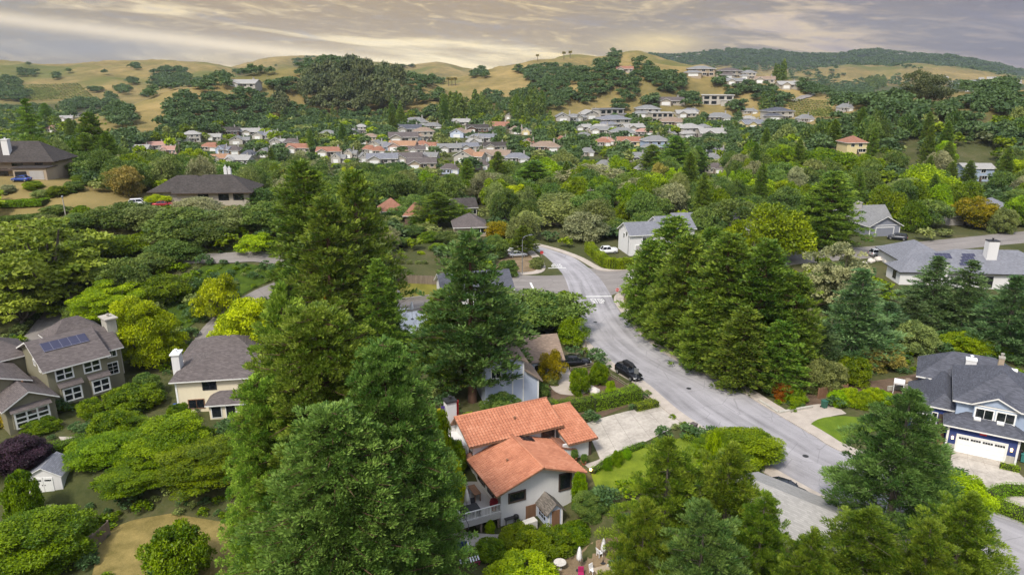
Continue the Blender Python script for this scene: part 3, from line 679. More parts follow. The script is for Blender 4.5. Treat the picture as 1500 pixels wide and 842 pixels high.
TREES = []      # every placed plant: dict(root, look, kind, px, py ...)
def plant(kind, proto, x, y, h, w_, leaf=None, look='', cat='tree', label=None, group=None, z=None, rz=None, parts=True, sink=.15):
    P = PROTO[proto]; z = T(x, y) if z is None else z
    rz = random.uniform(0, 6.28) if rz is None else rz
    sc = (w_/P['W'], w_/P['W'], h/P['H'])
    if parts:
        root = empty(kind, (x, y, z - sink), rz)
        tr = link(bpy.data.objects.new('trunk', P['t']), root); cr = link(bpy.data.objects.new('crown', P['c']), root)
        for o in (tr, cr): o.scale = sc
    else:
        cr = root = link(bpy.data.objects.new(kind, P['c'])); root.location = (x, y, z - sink); root.rotation_euler = (0, 0, rz); root.scale = sc
    if leaf and 'leaf_' + leaf != P['leaf']:
        cr.material_slots[0].link = 'OBJECT'; cr.material_slots[0].material = M['leaf_' + leaf]
    px, py = pix(x, y, z + h*.5)
    tag(root, label, cat, group)
    TREES.append(dict(o=root, look=look, px=px, py=py, y=y, label=label, kind=kind, x=x, w=w_, h=h))
    return root
def tree(kind, proto, px, Y, top, wpx, leaf=None, look='', cat='tree', label=None, group=None, **kw):
    """stand a tree at depth Y in photo column px; its top is seen at row top, its crown wpx columns wide"""
    x, _, zt = at_depth(px, top, Y); 
    # column px refers to the middle of the crown: iterate so that the leaning verticals agree
    z0 = T(x, Y); h = max(1.0, zt - z0)
    for _ in range(3):
        zm = z0 + h*.55; c = axis_depth(Y, zm); x = (px - 750) / FOC * c; z0 = T(x, Y)
        pxx, _ = pix(x, Y, zt); d = ray(pxx, top); zt = CAM_H + d[2] * Y / d[1]; h = max(1.0, zt - z0)
    w_ = wpx / FOC * axis_depth(Y, z0 + h*.4)
    if not proto.startswith(('redwood', 'conifer', 'pine', 'cedar')):      # seen from above, a wide crown stands taller in the view than its axis
        th = math.atan2(CAM_H - z0 - h*.6, Y); ct, st_ = math.cos(th), math.sin(th); lo, hi = .4, h
        for _ in range(25):
            m_ = (lo+hi)/2
            if .55*m_*ct + math.hypot(.45*m_*ct, w_*.42*st_) > h*ct: hi = m_
            else: lo = m_
        h = max(lo, .40*w_ if proto != 'oval_m' else lo, .6)
    return plant(kind, proto, x, Y, h, w_, leaf, look, cat, label, group, **kw)
# ------------------------------------------------------------ the trees one can tell apart
def tr(*a, **k): return tree(*a, **k)
# foreground redwood clump, bottom centre-left
tr('redwood_tree','conifer_f',490,61,446,20,leaf='rust',label='rust-red dead treetop poking out behind the big foreground clump')
tr('redwood_tree','redwood_a',480,54,452,285,leaf='redwood_mid',label='tall broad green redwood, centre of the big clump left of the terracotta house', rz=.3)
tr('redwood_tree','redwood_b',572,51.5,500,205,label='blue-green redwood nearest the wooden deck of the terracotta house', rz=1.1)
tr('redwood_tree','redwood_c',428,59,424,180,leaf='redwood_light',label='pale yellow-green topped redwood behind the big foreground clump', rz=2.)
tr('redwood_tree','redwood_a',398,52,556,158,leaf='redwood_light',label='light olive redwood at the left edge of the foreground clump', rz=4.1)
tr('redwood_tree','redwood_b',500,46.5,600,270,label='lower dark redwood in front of the foreground clump, bottom of the view', rz=5.)
tr('redwood_tree','redwood_a',618,58,585,100,leaf='redwood_blue',label='slim redwood squeezed between the foreground clump and the terracotta house', rz=2.2)
tr('maple_tree','leafy_b',180,80,640,80,leaf='green',label='small green tree between the white shed and the cream house')
# two tall ones behind
tr('redwood_tree','conifer_m1',450,122,236,128,label='tall dark redwood above the ivy bank, left of a pair', rz=.2)
tr('redwood_tree','conifer_m2',525,115,252,132,label='tall dark redwood left of the wooden fence, right of a pair', rz=1.9)
tr('redwood_tree','conifer_m2',484,106,290,135,leaf='redwood',label='broad dense redwood standing in front of the tall pair', rz=3.1)
tr('redwood_tree','conifer_m1',555,104,380,80,label='shorter redwood at the right foot of the tall pair', rz=2.1)
tr('redwood_tree','conifer_m1',428,110,390,80,label='shorter redwood at the left foot of the tall pair', rz=.9)
tr('redwood_tree','pine_m',690,90,340,170,label='dark pine-like redwood with bare trunk behind the terracotta roof', rz=.6, group=None)
tr('redwood_tree','pine_m',650,93,425,110,leaf='redwood',label='second dark redwood behind the terracotta roof, left of the bare-trunked one', rz=2.6)
tr('redwood_tree','conifer_m2',725,97,430,90,leaf='redwood',label='short dark redwood left of the pale blue house wall', rz=4.6)
# row right of the road
row = [(952,120,352,92),(985,129,318,118),(1006,109.5,345,125),(1040,118,335,110),(1062,103,342,140),(1117,99,352,135),(1163,98,402,100),(1033,101,430,95),(1090,95,450,105),(975,113,410,80),(1140,94,470,90)]
nm = ['slim redwood at the left end of the row above the road','tallest back redwood of the row, behind the others','full redwood second in the row beside the kerb','back redwood glimpsed between the row\'s full ones','wide dense redwood in the middle of the roadside row','wide dense redwood near the right end of the row','lighter redwood closing the row beside the hillside','low redwood filling the foot of the row\'s middle','low redwood skirting the right half of the row','low redwood skirting the left end of the row','low redwood at the right foot of the row by the kerb']
for (px,Y,top,w_),lb in zip(row,nm):
    tr('redwood_tree',random.choice(['conifer_m1','conifer_m2','conifer_m2']),px,Y,top,w_,label=lb,group='redwoods in the roadside row')
# cedars below the white modern house
for px,Y,top,w_,lb in [(1258,104,390,140,'blue-green deodar cedar on the slope beside the roadside redwoods'),(1369,121,372,110,'pointed deodar cedar under the white chimney of the modern house'),(1417,118,378,105,'pointed deodar cedar before the glass doors of the modern house'),(1483,108,400,130,'broad deodar cedar at the right edge above the blue house'),(1300,112,440,110,'low spreading cedar in the middle of the slope'),(1335,118,430,90,'thin cedar between the slope and the modern house terrace'),(1455,122,440,90,'small cedar behind the broad one at the right edge'),(1205,100,470,95,'drooping cedar just right of the roadside redwood row')]:
    tr('cedar_tree','cedar_m',px,Y,top,w_,label=lb,group='cedars on the slope below the modern house')
tr('eucalyptus_tree','airy_m',1232,127,358,100,leaf='grey_olive',label='grey-olive airy tree on the slope beside the silver car')
tr('conifer_tree','conifer_m2',1218,178,252,100,leaf='redwood',label='tall dark conifer left of the grey garage house')
tr('conifer_tree','conifer_m1',1190,182,275,60,leaf='redwood',label='dark conifer tucked behind the one by the grey garage house')
tr('maple_tree','round_m3',1152,165,298,105,leaf='lime',label='big bright lime tree left of the dark conifer by the grey house')
tr('maple_tree','round_m1',1082,160,322,55,leaf='green',label='round green tree in front of the small grey-roofed gable')
tr('oak_tree','round_m1',1072,196,290,95,leaf='oak',label='wide dark oak behind the roadside redwoods')
tr('oak_tree','round_m2',1030,190,305,60,leaf='oak',label='dark oak left of the wide one behind the roadside redwoods')
tr('maple_tree','oval_m',1030,272,264,68,leaf='yellow',label='yellow-lime round tree left of the two poplars')
tr('poplar_tree','oval_m',1058,262,250,17,leaf='lime',label='narrower lime poplar of the two, on the left')
tr('poplar_tree','oval_m',1079,258,251,27,leaf='lime',label='wider lime poplar of the two, on the right')
tr('oak_tree','oval_m',1152,295,212,58,leaf='green',label='tall fresh-green domed tree, left of two in the middle distance')
tr('oak_tree','round_m1',1212,290,217,78,leaf='green',label='wide fresh-green domed tree, right of two in the middle distance')
tr('maple_tree','round_m3',1362,242,243,82,leaf='lime',label='big yellow-green tree behind the grey garage house')
tr('oak_tree','round_m2',1355,203,292,72,leaf='oak',label='dark round oak between the grey garage house and its neighbour')
tr('maple_tree','round_m1',1432,203,289,66,leaf='orange_tree',label='golden-orange round tree beside the paved driveway at upper right')
tr('maple_tree','round_m2',1490,205,286,50,leaf='lime',label='lime tree at the right edge beside the grey bungalow')
tr('shrub','shrub_a',1470,196,305,36,leaf='olive',cat='shrub',label='grey-green bush in front of the grey bungalow')
tr('cypress_tree','conifer_m1',1393,262,237,28,label='dark pointed cypress left of the pale blue hillside house')
tr('cypress_tree','conifer_m1',1419,262,235,28,label='dark pointed cypress touching the pale blue hillside house')
tr('eucalyptus_tree','euc_m',1362,392,104,68,leaf='euc',label='giant brown-green eucalyptus standing above the right hillside')
# foreground right
tr('pine_tree','pine_a',1318,60,570,212,leaf='pine_blue',label='big blue-green pine in front of the blue house', rz=.4)
tr('pine_tree','pine_b',1262,49,748,180,label='pale olive pine top at the bottom, right of the grey roof', rz=1.4)
tr('pine_tree','pine_b',1405,50,725,150,leaf='pine_olive',label='olive pine in the bottom right corner', rz=2.3)
tr('pine_tree','pine_b',1180,46,778,110,leaf='pine_olive',label='small olive pine top at the bottom edge below the grey roof', rz=3.2)
tr('maple_tree','leafy_a',1398,63,682,105,leaf='lime',label='yellow-green leafy tree between the big pine and the road')
tr('pine_tree','pine_b',1350,47,765,140,leaf='pine_olive',label='dark olive pine at the bottom edge, left of the corner', rz=5.2)
tr('pine_tree','pine_b',974,57,645,150,leaf='pine_olive',label='olive pine with bare twigs left of the foreground pair', rz=1.)
tr('pine_tree','pine_b',1062,56,655,160,leaf='pine_olive',label='thick green pine, right of the foreground pair before the road', rz=2.8)
tr('pine_tree','pine_b',1112,51,725,110,leaf='pine_olive',label='olive pine beside the grey roof at bottom', rz=4.)
tr('pine_tree','pine_b',940,50,735,110,leaf='pine_olive',label='lower olive pine by the garden parasols', rz=5.1)
tr('pine_tree','pine_b',1025,48,738,165,leaf='pine',label='lower green pine at the bottom edge, between the foreground pair', rz=.5)
tr('maple_tree','leafy_a',1088,75,623,115,leaf='green',label='broad-leaved green tree at the roadside beyond the lawn')
tr('maple_tree','leafy_b',1040,76,640,60,leaf='green',label='small leafy tree left of the roadside broad-leaved one')
tr('maple_tree','leafy_a',868,65,716,60,leaf='oak',label='dark round tree at the right corner of the white gable wall')
# left side
tr('oak_tree','airy_m',72,128,316,205,leaf='airy',label='huge pale olive airy tree at the left edge with grey trunk', rz=.8)
tr('oak_tree','airy_m',20,120,385,120,leaf='airy',label='pale airy tree below the huge one at the left edge', rz=2.8)
tr('maple_tree','leafy_b',160,119,411,100,leaf='lime',label='bright green leafy tree above the olive house chimney')
tr('maple_tree','leafy_a',213,103,434,96,leaf='yellow',label='tall yellow-green tree right of the olive house chimney')
tr('oak_tree','round_m1',242,124,402,72,leaf='green',label='dark green bushy tree left of the ivy bank')
tr('maple_tree','puff_m',312,118,404,66,leaf='yellow',label='yellow puffy tree beside the ivy bank and drive')
tr('maple_tree','leafy_a',362,104,432,98,leaf='yellow',label='yellow-green tree behind the cream house roof')
tr('maple_tree','puff_m',371,141,342,57,leaf='lime',label='small bright yellow tree with dark trunk on the ivy bank')
for i,(px,Y,top,w_,lf,lb) in enumerate([(180,152,310,85,'oak','dark oak at the left of the belt above the side road'),(258,146,304,112,'oak','widest dark oak in the middle of the belt above the side road'),(328,150,308,85,'olive','dark oak with grey twigs at the right of the belt'),(150,140,360,80,'oak','low dark oak behind the huge airy tree'),(215,134,372,72,'oak','low dark oak in front of the belt'),(390,174,280,80,'oak','dark oak right of the hipped grey-roof house'),(232,166,294,38,'yellow','small golden tree in front of the hipped grey-roof house'),(292,158,318,70,'grey_olive','oak with bare grey limbs over the side road'),(118,208,232,90,'green','round green tree right of the dark hillside house'),(152,196,242,95,'oak','round dark-green tree below the dark hillside house'),(200,212,233,80,'oak','green oak left of the hipped grey-roof house, front'),(240,222,238,62,'lime','light green tree behind the hipped grey-roof house'),(285,232,236,90,'oak','wide oak directly behind the hipped grey-roof house'),(345,225,246,90,'oak','wide oak behind the right end of the hipped roof'),(128,180,292,40,'green','green bush beside the pale post on the dry bank'),(400,235,258,70,'oak','dark oak left of the tall redwood pair'),(60,215,262,60,'brownish','brownish tree below the dark hillside house'),(218,152,328,85,'olive','oak in the second rank of the belt, left'),(302,144,336,88,'oak','oak in the second rank of the belt, right'),(262,138,356,78,'oak','low oak at the front of the belt above the lime-green tree'),(185,141,346,72,'green','low oak at the left front of the belt'),(345,152,330,60,'grey_olive','thin grey oak at the right end of the belt by the side road'),(110,150,340,70,'oak','dark oak behind the top of the huge airy tree')]):
    tr('oak_tree' if lf in('oak','brownish') else 'maple_tree',['round_m1','round_m2','round_m3'][i%3],px,Y,top,w_,leaf=lf,label=lb)
tr('conifer_tree','cedar_m',45,245,142,72,leaf='redwood',label='tall ragged dark conifer behind the dark hillside house')
tr('conifer_tree','conifer_m2',137,240,166,66,leaf='redwood',label='dark layered conifer right of the ragged one at upper left')
tr('conifer_tree','conifer_m1',128,228,195,50,leaf='redwood',label='lower conifer at the foot of the layered one at upper left')
tr('maple_tree','leafy_a',48,60,732,165,leaf='green',label='big bright green tree filling the bottom left corner')
tr('maple_tree','leafy_a',238,76,606,125,leaf='green',label='broad layered green tree in front of the cream house')
tr('maple_tree','leafy_a',160,75,668,100,leaf='olive_warm',label='green tree beside the white shed')
tr('maple_tree','leafy_b',300,72,652,130,leaf='olive_warm',label='layered yellow-green tree left of the foreground redwoods')
tr('maple_tree','leafy_b',205,71,690,100,leaf='olive_warm',label='low layered tree over the wooden fence by the dry lawn')
tr('shrub','shrub_a',255,57.5,766,98,leaf='green',cat='shrub',label='round green shrub on the dry back lawn')
tr('plum_tree','leafy_a',28,73,630,86,leaf='purple',label='dark purple plum tree left of the white shed')
for px,Y,top,w_,lf,lb in [(88,88,590,42,'green','round green shrub below the white bay window of the olive house'),(130,86,582,40,'green','green shrub right of the olive house bay window'),(195,88,560,80,'green','wide leafy shrub between the olive and cream houses'),(165,80,598,70,'green','leafy shrub on the garden slope below the olive house'),(60,82,612,50,'green','green shrub beside the purple plum tree'),(125,76,642,60,'green','hedge-like shrub above the white shed'),(15,84,590,40,'gold','yellow shrub at the left edge under the olive house'),(215,92,545,40,'oak','dark shrub at the olive house corner'),(30,66,690,50,'olive_warm','flowering shrub below the purple plum tree'),(260,83,590,40,'green','shrub by the cream house corner'),(120,121,470,60,'oak','dark shrub on the island in the left drive'),(90,124,478,40,'oak','small dark shrub beside the trunk of the airy tree'),
 (848,93,538,34,'green','light green shrub left of the trimmed hedge in the mulch bed'),(877,96,530,28,'green','round green shrub in the middle of the mulch bed'),(806,96,545,26,'olive','grey-green shrub at the pale blue house corner'),(790,92,560,30,'oak','dark shrub against the pale blue house wall'),(735,86,575,60,'oak','dark spreading shrub behind the terracotta ridge'),(895,92,556,16,'hedge_yellow','yellow tuft beside the pale boulder'),
 (1045,66,632,30,'hedge_yellow','yellow shrub at the foot of the front lawn by the road'),(1148,91,560,30,'rust','rust-brown shrub on the bank by the curved drive'),(1163,90,585,36,'green','ivy-green shrub in front of the rust-brown one'),(1208,94,525,60,'olive','green shrub on the slope above the curved drive'),(1290,103,500,70,'brownish','brownish shrub on the bare slope'),(1415,108,485,70,'green','green bushy tree on the slope above the blue house'),(1340,108,470,60,'olive','light shrub in the middle of the slope'),(1250,97,520,60,'green','green shrub low on the slope left of the blue house'),
 (760,63,775,60,'green','shrub row at the foot of the patio, left part'),(810,62,770,70,'green','dense shrub at the foot of the patio below the little porch'),(845,63,760,50,'green','shrub joining the dark round tree at the patio'),(720,61,785,50,'green','upright shrub left of the patio shrubs'),(765,56,812,110,'lime','light lime shrub at the bottom edge'),(850,68,690,24,'lime','lime shrub at the right foot of the white gable wall'),(655,66,668,60,'yellow','yellow-green shrub at the left edge of the terracotta roof'),(664,72,640,40,'green','green shrub under the upper terracotta gable'),(718,64.5,760,14,'lime','tiny lime shrub in front of the deck'),(640,70,600,45,'green','climbing shrub left of the white chimney'),
 (905,73.5,658,18,'green','small round shrub on the edge of the front lawn'),(918,75,655,14,'hedge','second small round shrub on the front lawn edge'),(890,72.5,668,14,'hedge','low shrub by the garden lamp'),
 (786,159,376,22,'olive','shrub on the corner island under the lamp post'),(745,153,380,32,'oak','dark shrub on the corner island beside the parked cars'),(832,156,372,1,'oak',None)]:
    if lb: tr('shrub','shrub_a',px,Y,top,w_,leaf=lf,cat='shrub',label=lb)
# middle, around the crossing
tr('oak_tree','round_m1',798,118,421,125,leaf='oak',label='big spreading oak left of the road crossing')
tr('maple_tree','puff_m',806,97,514,44,leaf='gold',label='small golden-green tree in front of the pale blue house garage')
tr('oak_tree','round_m2',836,112,463,52,leaf='green',label='bright round tree at the kerb below the big oak')
tr('oak_tree','round_m3',752,122,425,70,leaf='olive',label='light green tree left of the big oak at the crossing')
tr('conifer_tree','pine_m',640,205,282,82,leaf='pine_olive',label='broad olive conifer left of the brown-roofed house')
tr('maple_tree','round_m3',731,192,321,47,leaf='orange_tree',label='autumn orange-yellow tree beside the brown-roofed house')
tr('conifer_tree','pine_m',767,172,330,44,leaf='pine_olive',label='thin-trunked pine on the corner island')
tr('oak_tree','round_m3',826,207,304,104,leaf='olive',label='light olive oak at the head of the road')
tr('oak_tree','round_m2',852,188,311,76,leaf='grey_olive',label='grey twiggy oak at the bend of the road')
tr('oak_tree','round_m1',905,192,318,60,leaf='oak',label='dark oak left of the white corner house')
tr('oak_tree','round_m1',864,264,256,100,leaf='grey_olive',label='large grey-olive domed oak above the road head')
tr('conifer_tree','conifer_m2',782,258,236,74,leaf='redwood',label='dark conifer left of the grey-olive domed oak')
tr('oak_tree','round_m3',725,248,262,90,leaf='grey_olive',label='grey-green oak left of the dark conifer above the road')
tr('maple_tree','oval_m',828,335,226,36,leaf='lime',label='bright lime tree standing alone at the edge of the valley houses')
tr('conifer_tree','conifer_m2',990,305,200,62,leaf='redwood',label='tall dark conifer right of the valley, taller of two')
tr('conifer_tree','conifer_m1',955,315,212,50,leaf='redwood',label='dark conifer left of the taller valley one')
tr('conifer_tree','conifer_m1',1022,318,214,38,leaf='redwood',label='slim dark conifer right of the taller valley one')
tr('maple_tree','round_m2',945,255,290,90,leaf='green',label='bright green spreading tree behind the white corner house')
tr('maple_tree','oval_m',905,300,255,30,leaf='yellow',label='yellow-lime tree above the bend of the road')
tr('poplar_tree','oval_m',930,320,238,30,leaf='green',label='fresh green upright tree left of the dark valley conifers')
tr('oak_tree','round_m1',612,228,330,60,leaf='oak',label='dark green tree right of the tall redwood pair')
tr('oak_tree','round_m2',585,215,345,50,leaf='oak',label='green tree behind the wooden fence, left')
tr('oak_tree','round_m3',672,215,300,40,leaf='green',label='green tree between olive conifer and brown roof')
for i,px in enumerate((588,600,612,622)):
    tr('young_tree','oval_m',px,163,386,10,leaf='olive',label='thin young tree behind the wooden fence, '+['first','second','third','last'][i]+' of four from the left',group='young trees along the fence')
tr('young_tree','puff_m',617,172,372,12,leaf='yellow',label='little yellow sapling above the row of young trees')
tr('plum_tree','round_m1',936,480,212,15,leaf='purple',label='purple plum tree among the valley houses')
for px,Y,top,lb in [(855,1290,84,'left palm of three on the golden ridge'),(825,1300,83,None)]: pass

for px, Y, top, w_, lf, lb in [(602,192,338,42,'oak','dark oak below the front terracotta bungalow'),(626,186,346,36,'green','green tree between the olive conifer and the young trees'),(657,184,338,40,'oak','dark tree right of the foot of the olive conifer'),(584,180,354,38,'oak','low dark tree at the left end behind the young trees'),(702,174,360,34,'green','green bushy tree left of the corner island cars'),(566,200,332,42,'olive','olive tree between the tall pair and the terracotta bungalows'),(642,176,374,28,'green','small green tree behind the right end of the plank fence'),(676,178,356,34,'olive','olive tree in front of the brown-roofed house'),(612,205,322,30,'oak','dark tree touching the front terracotta bungalow'),(720,185,345,26,'oak','little dark tree below the autumn orange-yellow one')]:
    tr('oak_tree', random.choice(['round_m1','round_m2','round_m3']), px, Y, top, w_, leaf=lf, label=lb)
rb = random.Random(3)
for i in range(0): pass
# ------------------------------------------------------------ buildings
BLOCK = []     # (x, y, r): nothing is planted here by chance
RC = lambda n, c, **k: M.setdefault(n, roof_mat(n, c, **k))
RC('roof_brown', (.118, .100, .096), var=.28); RC('roof_charcoal', (.088, .092, .112), var=.3); RC('roof_slate', (.185, .190, .215), var=.22)
RC('roof_dark', (.062, .054, .050), var=.35); RC('roof_tan', (.25, .185, .14), var=.25); RC('roof_grey', (.20, .20, .20), var=.22); RC('roof_pale', (.31, .30, .285), var=.15)
RC('roof_shake', (.17, .15, .13), var=.45); RC('roof_terracotta', (.28, .135, .09), var=.25); RC('roof_orange', (.33, .19, .115), var=.22); RC('roof_pink', (.36, .21, .17), var=.2)
def wall_mat(n, c, var=.06): M[n] = plain(n, c, var, .8, .85, .2, 0, .08, True); return M[n]
wall_mat('stucco_white', (.62, .61, .60)); wall_mat('wall_olive', (.20, .185, .125)); wall_mat('wall_cream', (.72, .64, .47)); wall_mat('wall_blue', (.030, .050, .17), .15)
wall_mat('wall_paleblue', (.33, .40, .52)); wall_mat('wall_bluegrey', (.46, .51, .62)); wall_mat('wall_grey', (.22, .23, .27)); wall_mat('wall_tan', (.36, .29, .21)); wall_mat('wall_beige', (.40, .36, .30))
wall_mat('wall_brown', (.14, .09, .07)); wall_mat('wall_pink', (.45, .31, .26)); wall_mat('wall_yellow', (.65, .55, .30)); wall_mat('wall_white', (.66, .65, .64), .05); wall_mat('wall_greystucco', (.40, .38, .36))
wall_mat('stone', (.40, .38, .33), .3)
t = NT('solar_cells'); ob = t.n('ShaderNodeTexCoord').outputs['UV']; sx = t.n('ShaderNodeSeparateXYZ'); t.l(ob, sx.inputs[0])
gx = t.math('LESS_THAN', t.math('FRACT', sx.outputs[0]), .06); gy = t.math('LESS_THAN', t.math('FRACT', sx.outputs[1]), .06)
t.bsdf(t.mix(t.math('MAXIMUM', gx, gy), (.030, .030, .062), (.12, .12, .16)), .18, .6); M['solar'] = t.m
# barrel tiles: real ribs in the mesh, colour mottled tile by tile
t = NT('barrel_tile'); v = t.obj(); nb = t.noise(v, .5, 5, .65); wnz = t.n('ShaderNodeTexWhiteNoise'); wnz.noise_dimensions = '2D'
uvt = t.n('ShaderNodeTexCoord').outputs['UV']; fl = t.n('ShaderNodeVectorMath', operation='FLOOR'); t.l(uvt, fl.inputs[0]); t.l(fl.outputs[0], wnz.inputs[0])
f = t.math('ADD', t.math('MULTIPLY', wnz.outputs[0], .22), t.math('MULTIPLY', nb, .78))
cl_ = t.ramp(f, [(.22, (.32, .12, .07)), (.5, (.44, .18, .102)), (.78, (.54, .25, .152))])
t.bsdf(cl_, .85, .25); M['barrel_tile'] = t.m

ALLH = []
class House:
    def __init__(s, name, label, x, y, z, yaw, wall, roof, trim='white_trim', cat='house', group=None):
        s.root = empty(name, (x, y, z), R(yaw), label, cat, group); s.wall, s.roof, s.trim = wall, roof, trim
        s.W = MB(); s.RF = MB(); s.x, s.y, s.z, s.yaw = x, y, z, yaw; s.roofobj = None
        s.extra_walls = {}
    def block(s, u0, u1, v0, v1, zb, ze, zr=None, typ='gable', axis='u', ov=.5, th=.18, W=None, RF=None, rm=0, skip=()):
        W = W or s.W; RF = RF or s.RF
        t_ = .04
        if typ == 'flat':
            W.box(u0, u1, v0, v1, zb, ze); RF.box(u0-ov, u1+ov, v0-ov, v1+ov, ze+.003, ze+th, 1)
            RF.box(u0-ov+.1, u1+ov-.1, v0-ov+.1, v1+ov-.1, ze+th+.003, ze+th+.03, 0); return s
        if typ == 'gable':
            if axis == 'u': A = lambda a, b, z: (a, b, z); a0, a1, b0, b1 = u0, u1, v0, v1
            else: A = lambda a, b, z: (b, a, z); a0, a1, b0, b1 = v0, v1, u0, u1
            bm = (b0+b1)/2; m = (zr-ze)/((b1-b0)/2)
            P = [A(a, b, z) for a in (a0, a1) for b, z in ((b0, zb), (b1, zb), (b1, ze), (bm, zr), (b0, ze))]
            W.add(P, [(0,1,2,3,4), (9,8,7,6,5), (0,4,9,5), (1,6,7,2), (0,5,6,1)])
            for sg, be in ((-1, b0-ov), (1, b1+ov)):
                zo = ze - m*ov + .02
                top = [A(a0-ov, be, zo+th), A(a1+ov, be, zo+th), A(a1+ov, bm, zr+.02+th), A(a0-ov, bm, zr+.02+th)]
                bot = [(p[0], p[1], p[2]-th) for p in top]
                RF.add(top+bot, [(0,1,2,3)], rm); RF.add(top+bot, [(4,5,6,7), (0,1,5,4), (1,2,6,5), (3,0,4,7)], 1)
        elif typ == 'hip':
            W.box(u0, u1, v0, v1, zb, ze)
            lu, lv = u1-u0, v1-v0; h = min(lu, lv)/2; m = (zr-ze)/h; zo = ze-m*ov+.02+th
            c = [(u0-ov, v0-ov, zo), (u1+ov, v0-ov, zo), (u1+ov, v1+ov, zo), (u0-ov, v1+ov, zo)]
            if lu >= lv: r0, r1 = (u0+h, (v0+v1)/2, zr+th), (u1-h, (v0+v1)/2, zr+th); fs = [(0,1,5,4), (2,3,4,5), (1,2,5), (3,0,4)]
            else: r0, r1 = ((u0+u1)/2, v0+h, zr+th), ((u0+u1)/2, v1-h, zr+th); fs = [(1,2,5,4), (3,0,4,5), (0,1,4), (2,3,5)]
            if (Vector(r0)-Vector(r1)).length < .05: r1 = (r0[0]+.05, r0[1], r0[2])
            RF.add(c+[r0, r1], fs, rm)
            lo = [(p[0], p[1], p[2]-th) for p in c]
            RF.add(c+lo, [(0,1,5,4), (1,2,6,5), (2,3,7,6), (3,0,4,7), (4,5,6,7)], 1)
        elif typ == 'shed':      # rises towards the +axis side
            if axis == 'u': P = [(u0,v0,zb),(u1,v0,zb),(u1,v1,zb),(u0,v1,zb),(u0,v0,ze),(u1,v0,zr),(u1,v1,zr),(u0,v1,ze)]; m=(zr-ze)/(u1-u0); top=[(u0-ov,v0-ov,ze-m*ov),(u1,v0-ov,zr),(u1,v1+ov,zr),(u0-ov,v1+ov,ze-m*ov)]
            elif axis == '-u': P = [(u0,v0,zb),(u1,v0,zb),(u1,v1,zb),(u0,v1,zb),(u0,v0,zr),(u1,v0,ze),(u1,v1,ze),(u0,v1,zr)]; m=(zr-ze)/(u1-u0); top=[(u0,v0-ov,zr),(u1+ov,v0-ov,ze-m*ov),(u1+ov,v1+ov,ze-m*ov),(u0,v1+ov,zr)]
            else: P = [(u0,v0,zb),(u1,v0,zb),(u1,v1,zb),(u0,v1,zb),(u0,v0,ze),(u1,v0,ze),(u1,v1,zr),(u0,v1,zr)]; m=(zr-ze)/(v1-v0); top=[(u0-ov,v0-ov,ze-m*ov),(u1+ov,v0-ov,ze-m*ov),(u1+ov,v1,zr),(u0-ov,v1,zr)]
            W.add(P, [(0,3,2,1),(0,1,5,4),(1,2,6,5),(2,3,7,6),(3,0,4,7),(4,5,6,7)])
            top = [(a, b, c+.03+th) for a, b, c in top]; bot = [(a, b, c-th) for a, b, c in top]
            RF.add(top+bot, [(0,1,2,3)], rm); RF.add(top+bot, [(4,5,6,7),(0,1,5,4),(1,2,6,5),(2,3,7,6),(3,0,4,7)], 1)
        return s
    def done(s):
        ALLH.append(s)
        s.wallobj = s.W.build('wall', M[s.wall], s.root)
        s.roofobj = s.RF.build('roof', [M[s.roof], M[s.trim]], s.root) if s.RF.v else None
        us = [p[0] for p in s.W.v]; vs = [p[1] for p in s.W.v]; c, sn = math.cos(R(s.yaw)), math.sin(R(s.yaw))
        nu = max(1, int((max(us)-min(us))/6)); nv = max(1, int((max(vs)-min(vs))/6))
        for i in range(nu+1):
            for j in range(nv+1):
                a = min(us)+(max(us)-min(us))*i/nu; b = min(vs)+(max(vs)-min(vs))*j/nv; BLOCK.append((s.x+a*c-b*sn, s.y+a*sn+b*c, 3.5))
        return s
    def frame3(s, face, k):
        """axes (right, out) and plane point for a wall face at coordinate k"""
        return {'f': (Vector((1,0,0)), Vector((0,-1,0)), lambda a, z: Vector((a, k, z))), 'b': (Vector((-1,0,0)), Vector((0,1,0)), lambda a, z: Vector((a, k, z))),
                'l': (Vector((0,-1,0)), Vector((-1,0,0)), lambda a, z: Vector((k, a, z))), 'r': (Vector((0,1,0)), Vector((1,0,0)), lambda a, z: Vector((k, a, z)))}[face]
    def win(s, face, k, a, z, w_, h, nx=1, ny=1, fr=None, fw=.10, proud=.06, name='window', pane='glass', mw=.05):
        r, o, P = s.frame3(face, k); c = P(a, z+h/2); up = Vector((0,0,1)); mb = MB(); fr = fr or s.trim
        for sx_ in (-1, 1): mb.obox(c + r*sx_*(w_/2+fw/2) + o*proud/2, r*fw/2, o*proud/2, up*(h/2+fw))
        for sz in (-1, 1): mb.obox(c + up*sz*(h/2+fw/2) + o*proud/2, r*w_/2, o*proud/2, up*fw/2)
        for i in range(1, nx): mb.obox(c + r*(-w_/2+w_*i/nx) + o*(proud/2-.005), r*mw/2, o*(proud/2-.005), up*h/2)
        for j in range(1, ny): mb.obox(c + up*(-h/2+h*j/ny) + o*(proud/2-.012), r*w_/2, o*(proud/2-.012), up*mw/2)
        f = mb.build(name, M[fr], s.root)
        MB().obox(c + o*.012, r*w_/2, o*.010, up*h/2).build('pane', M[pane], f); return f
    def slab(s, name, face, k, a, z, w_, h, mat, proud=.05, parent=None):
        r, o, P = s.frame3(face, k); c = P(a, z+h/2)
        return MB().obox(c + o*proud/2, r*w_/2, o*proud/2, Vector((0,0,1))*h/2).build(name, M[mat], parent or s.root)
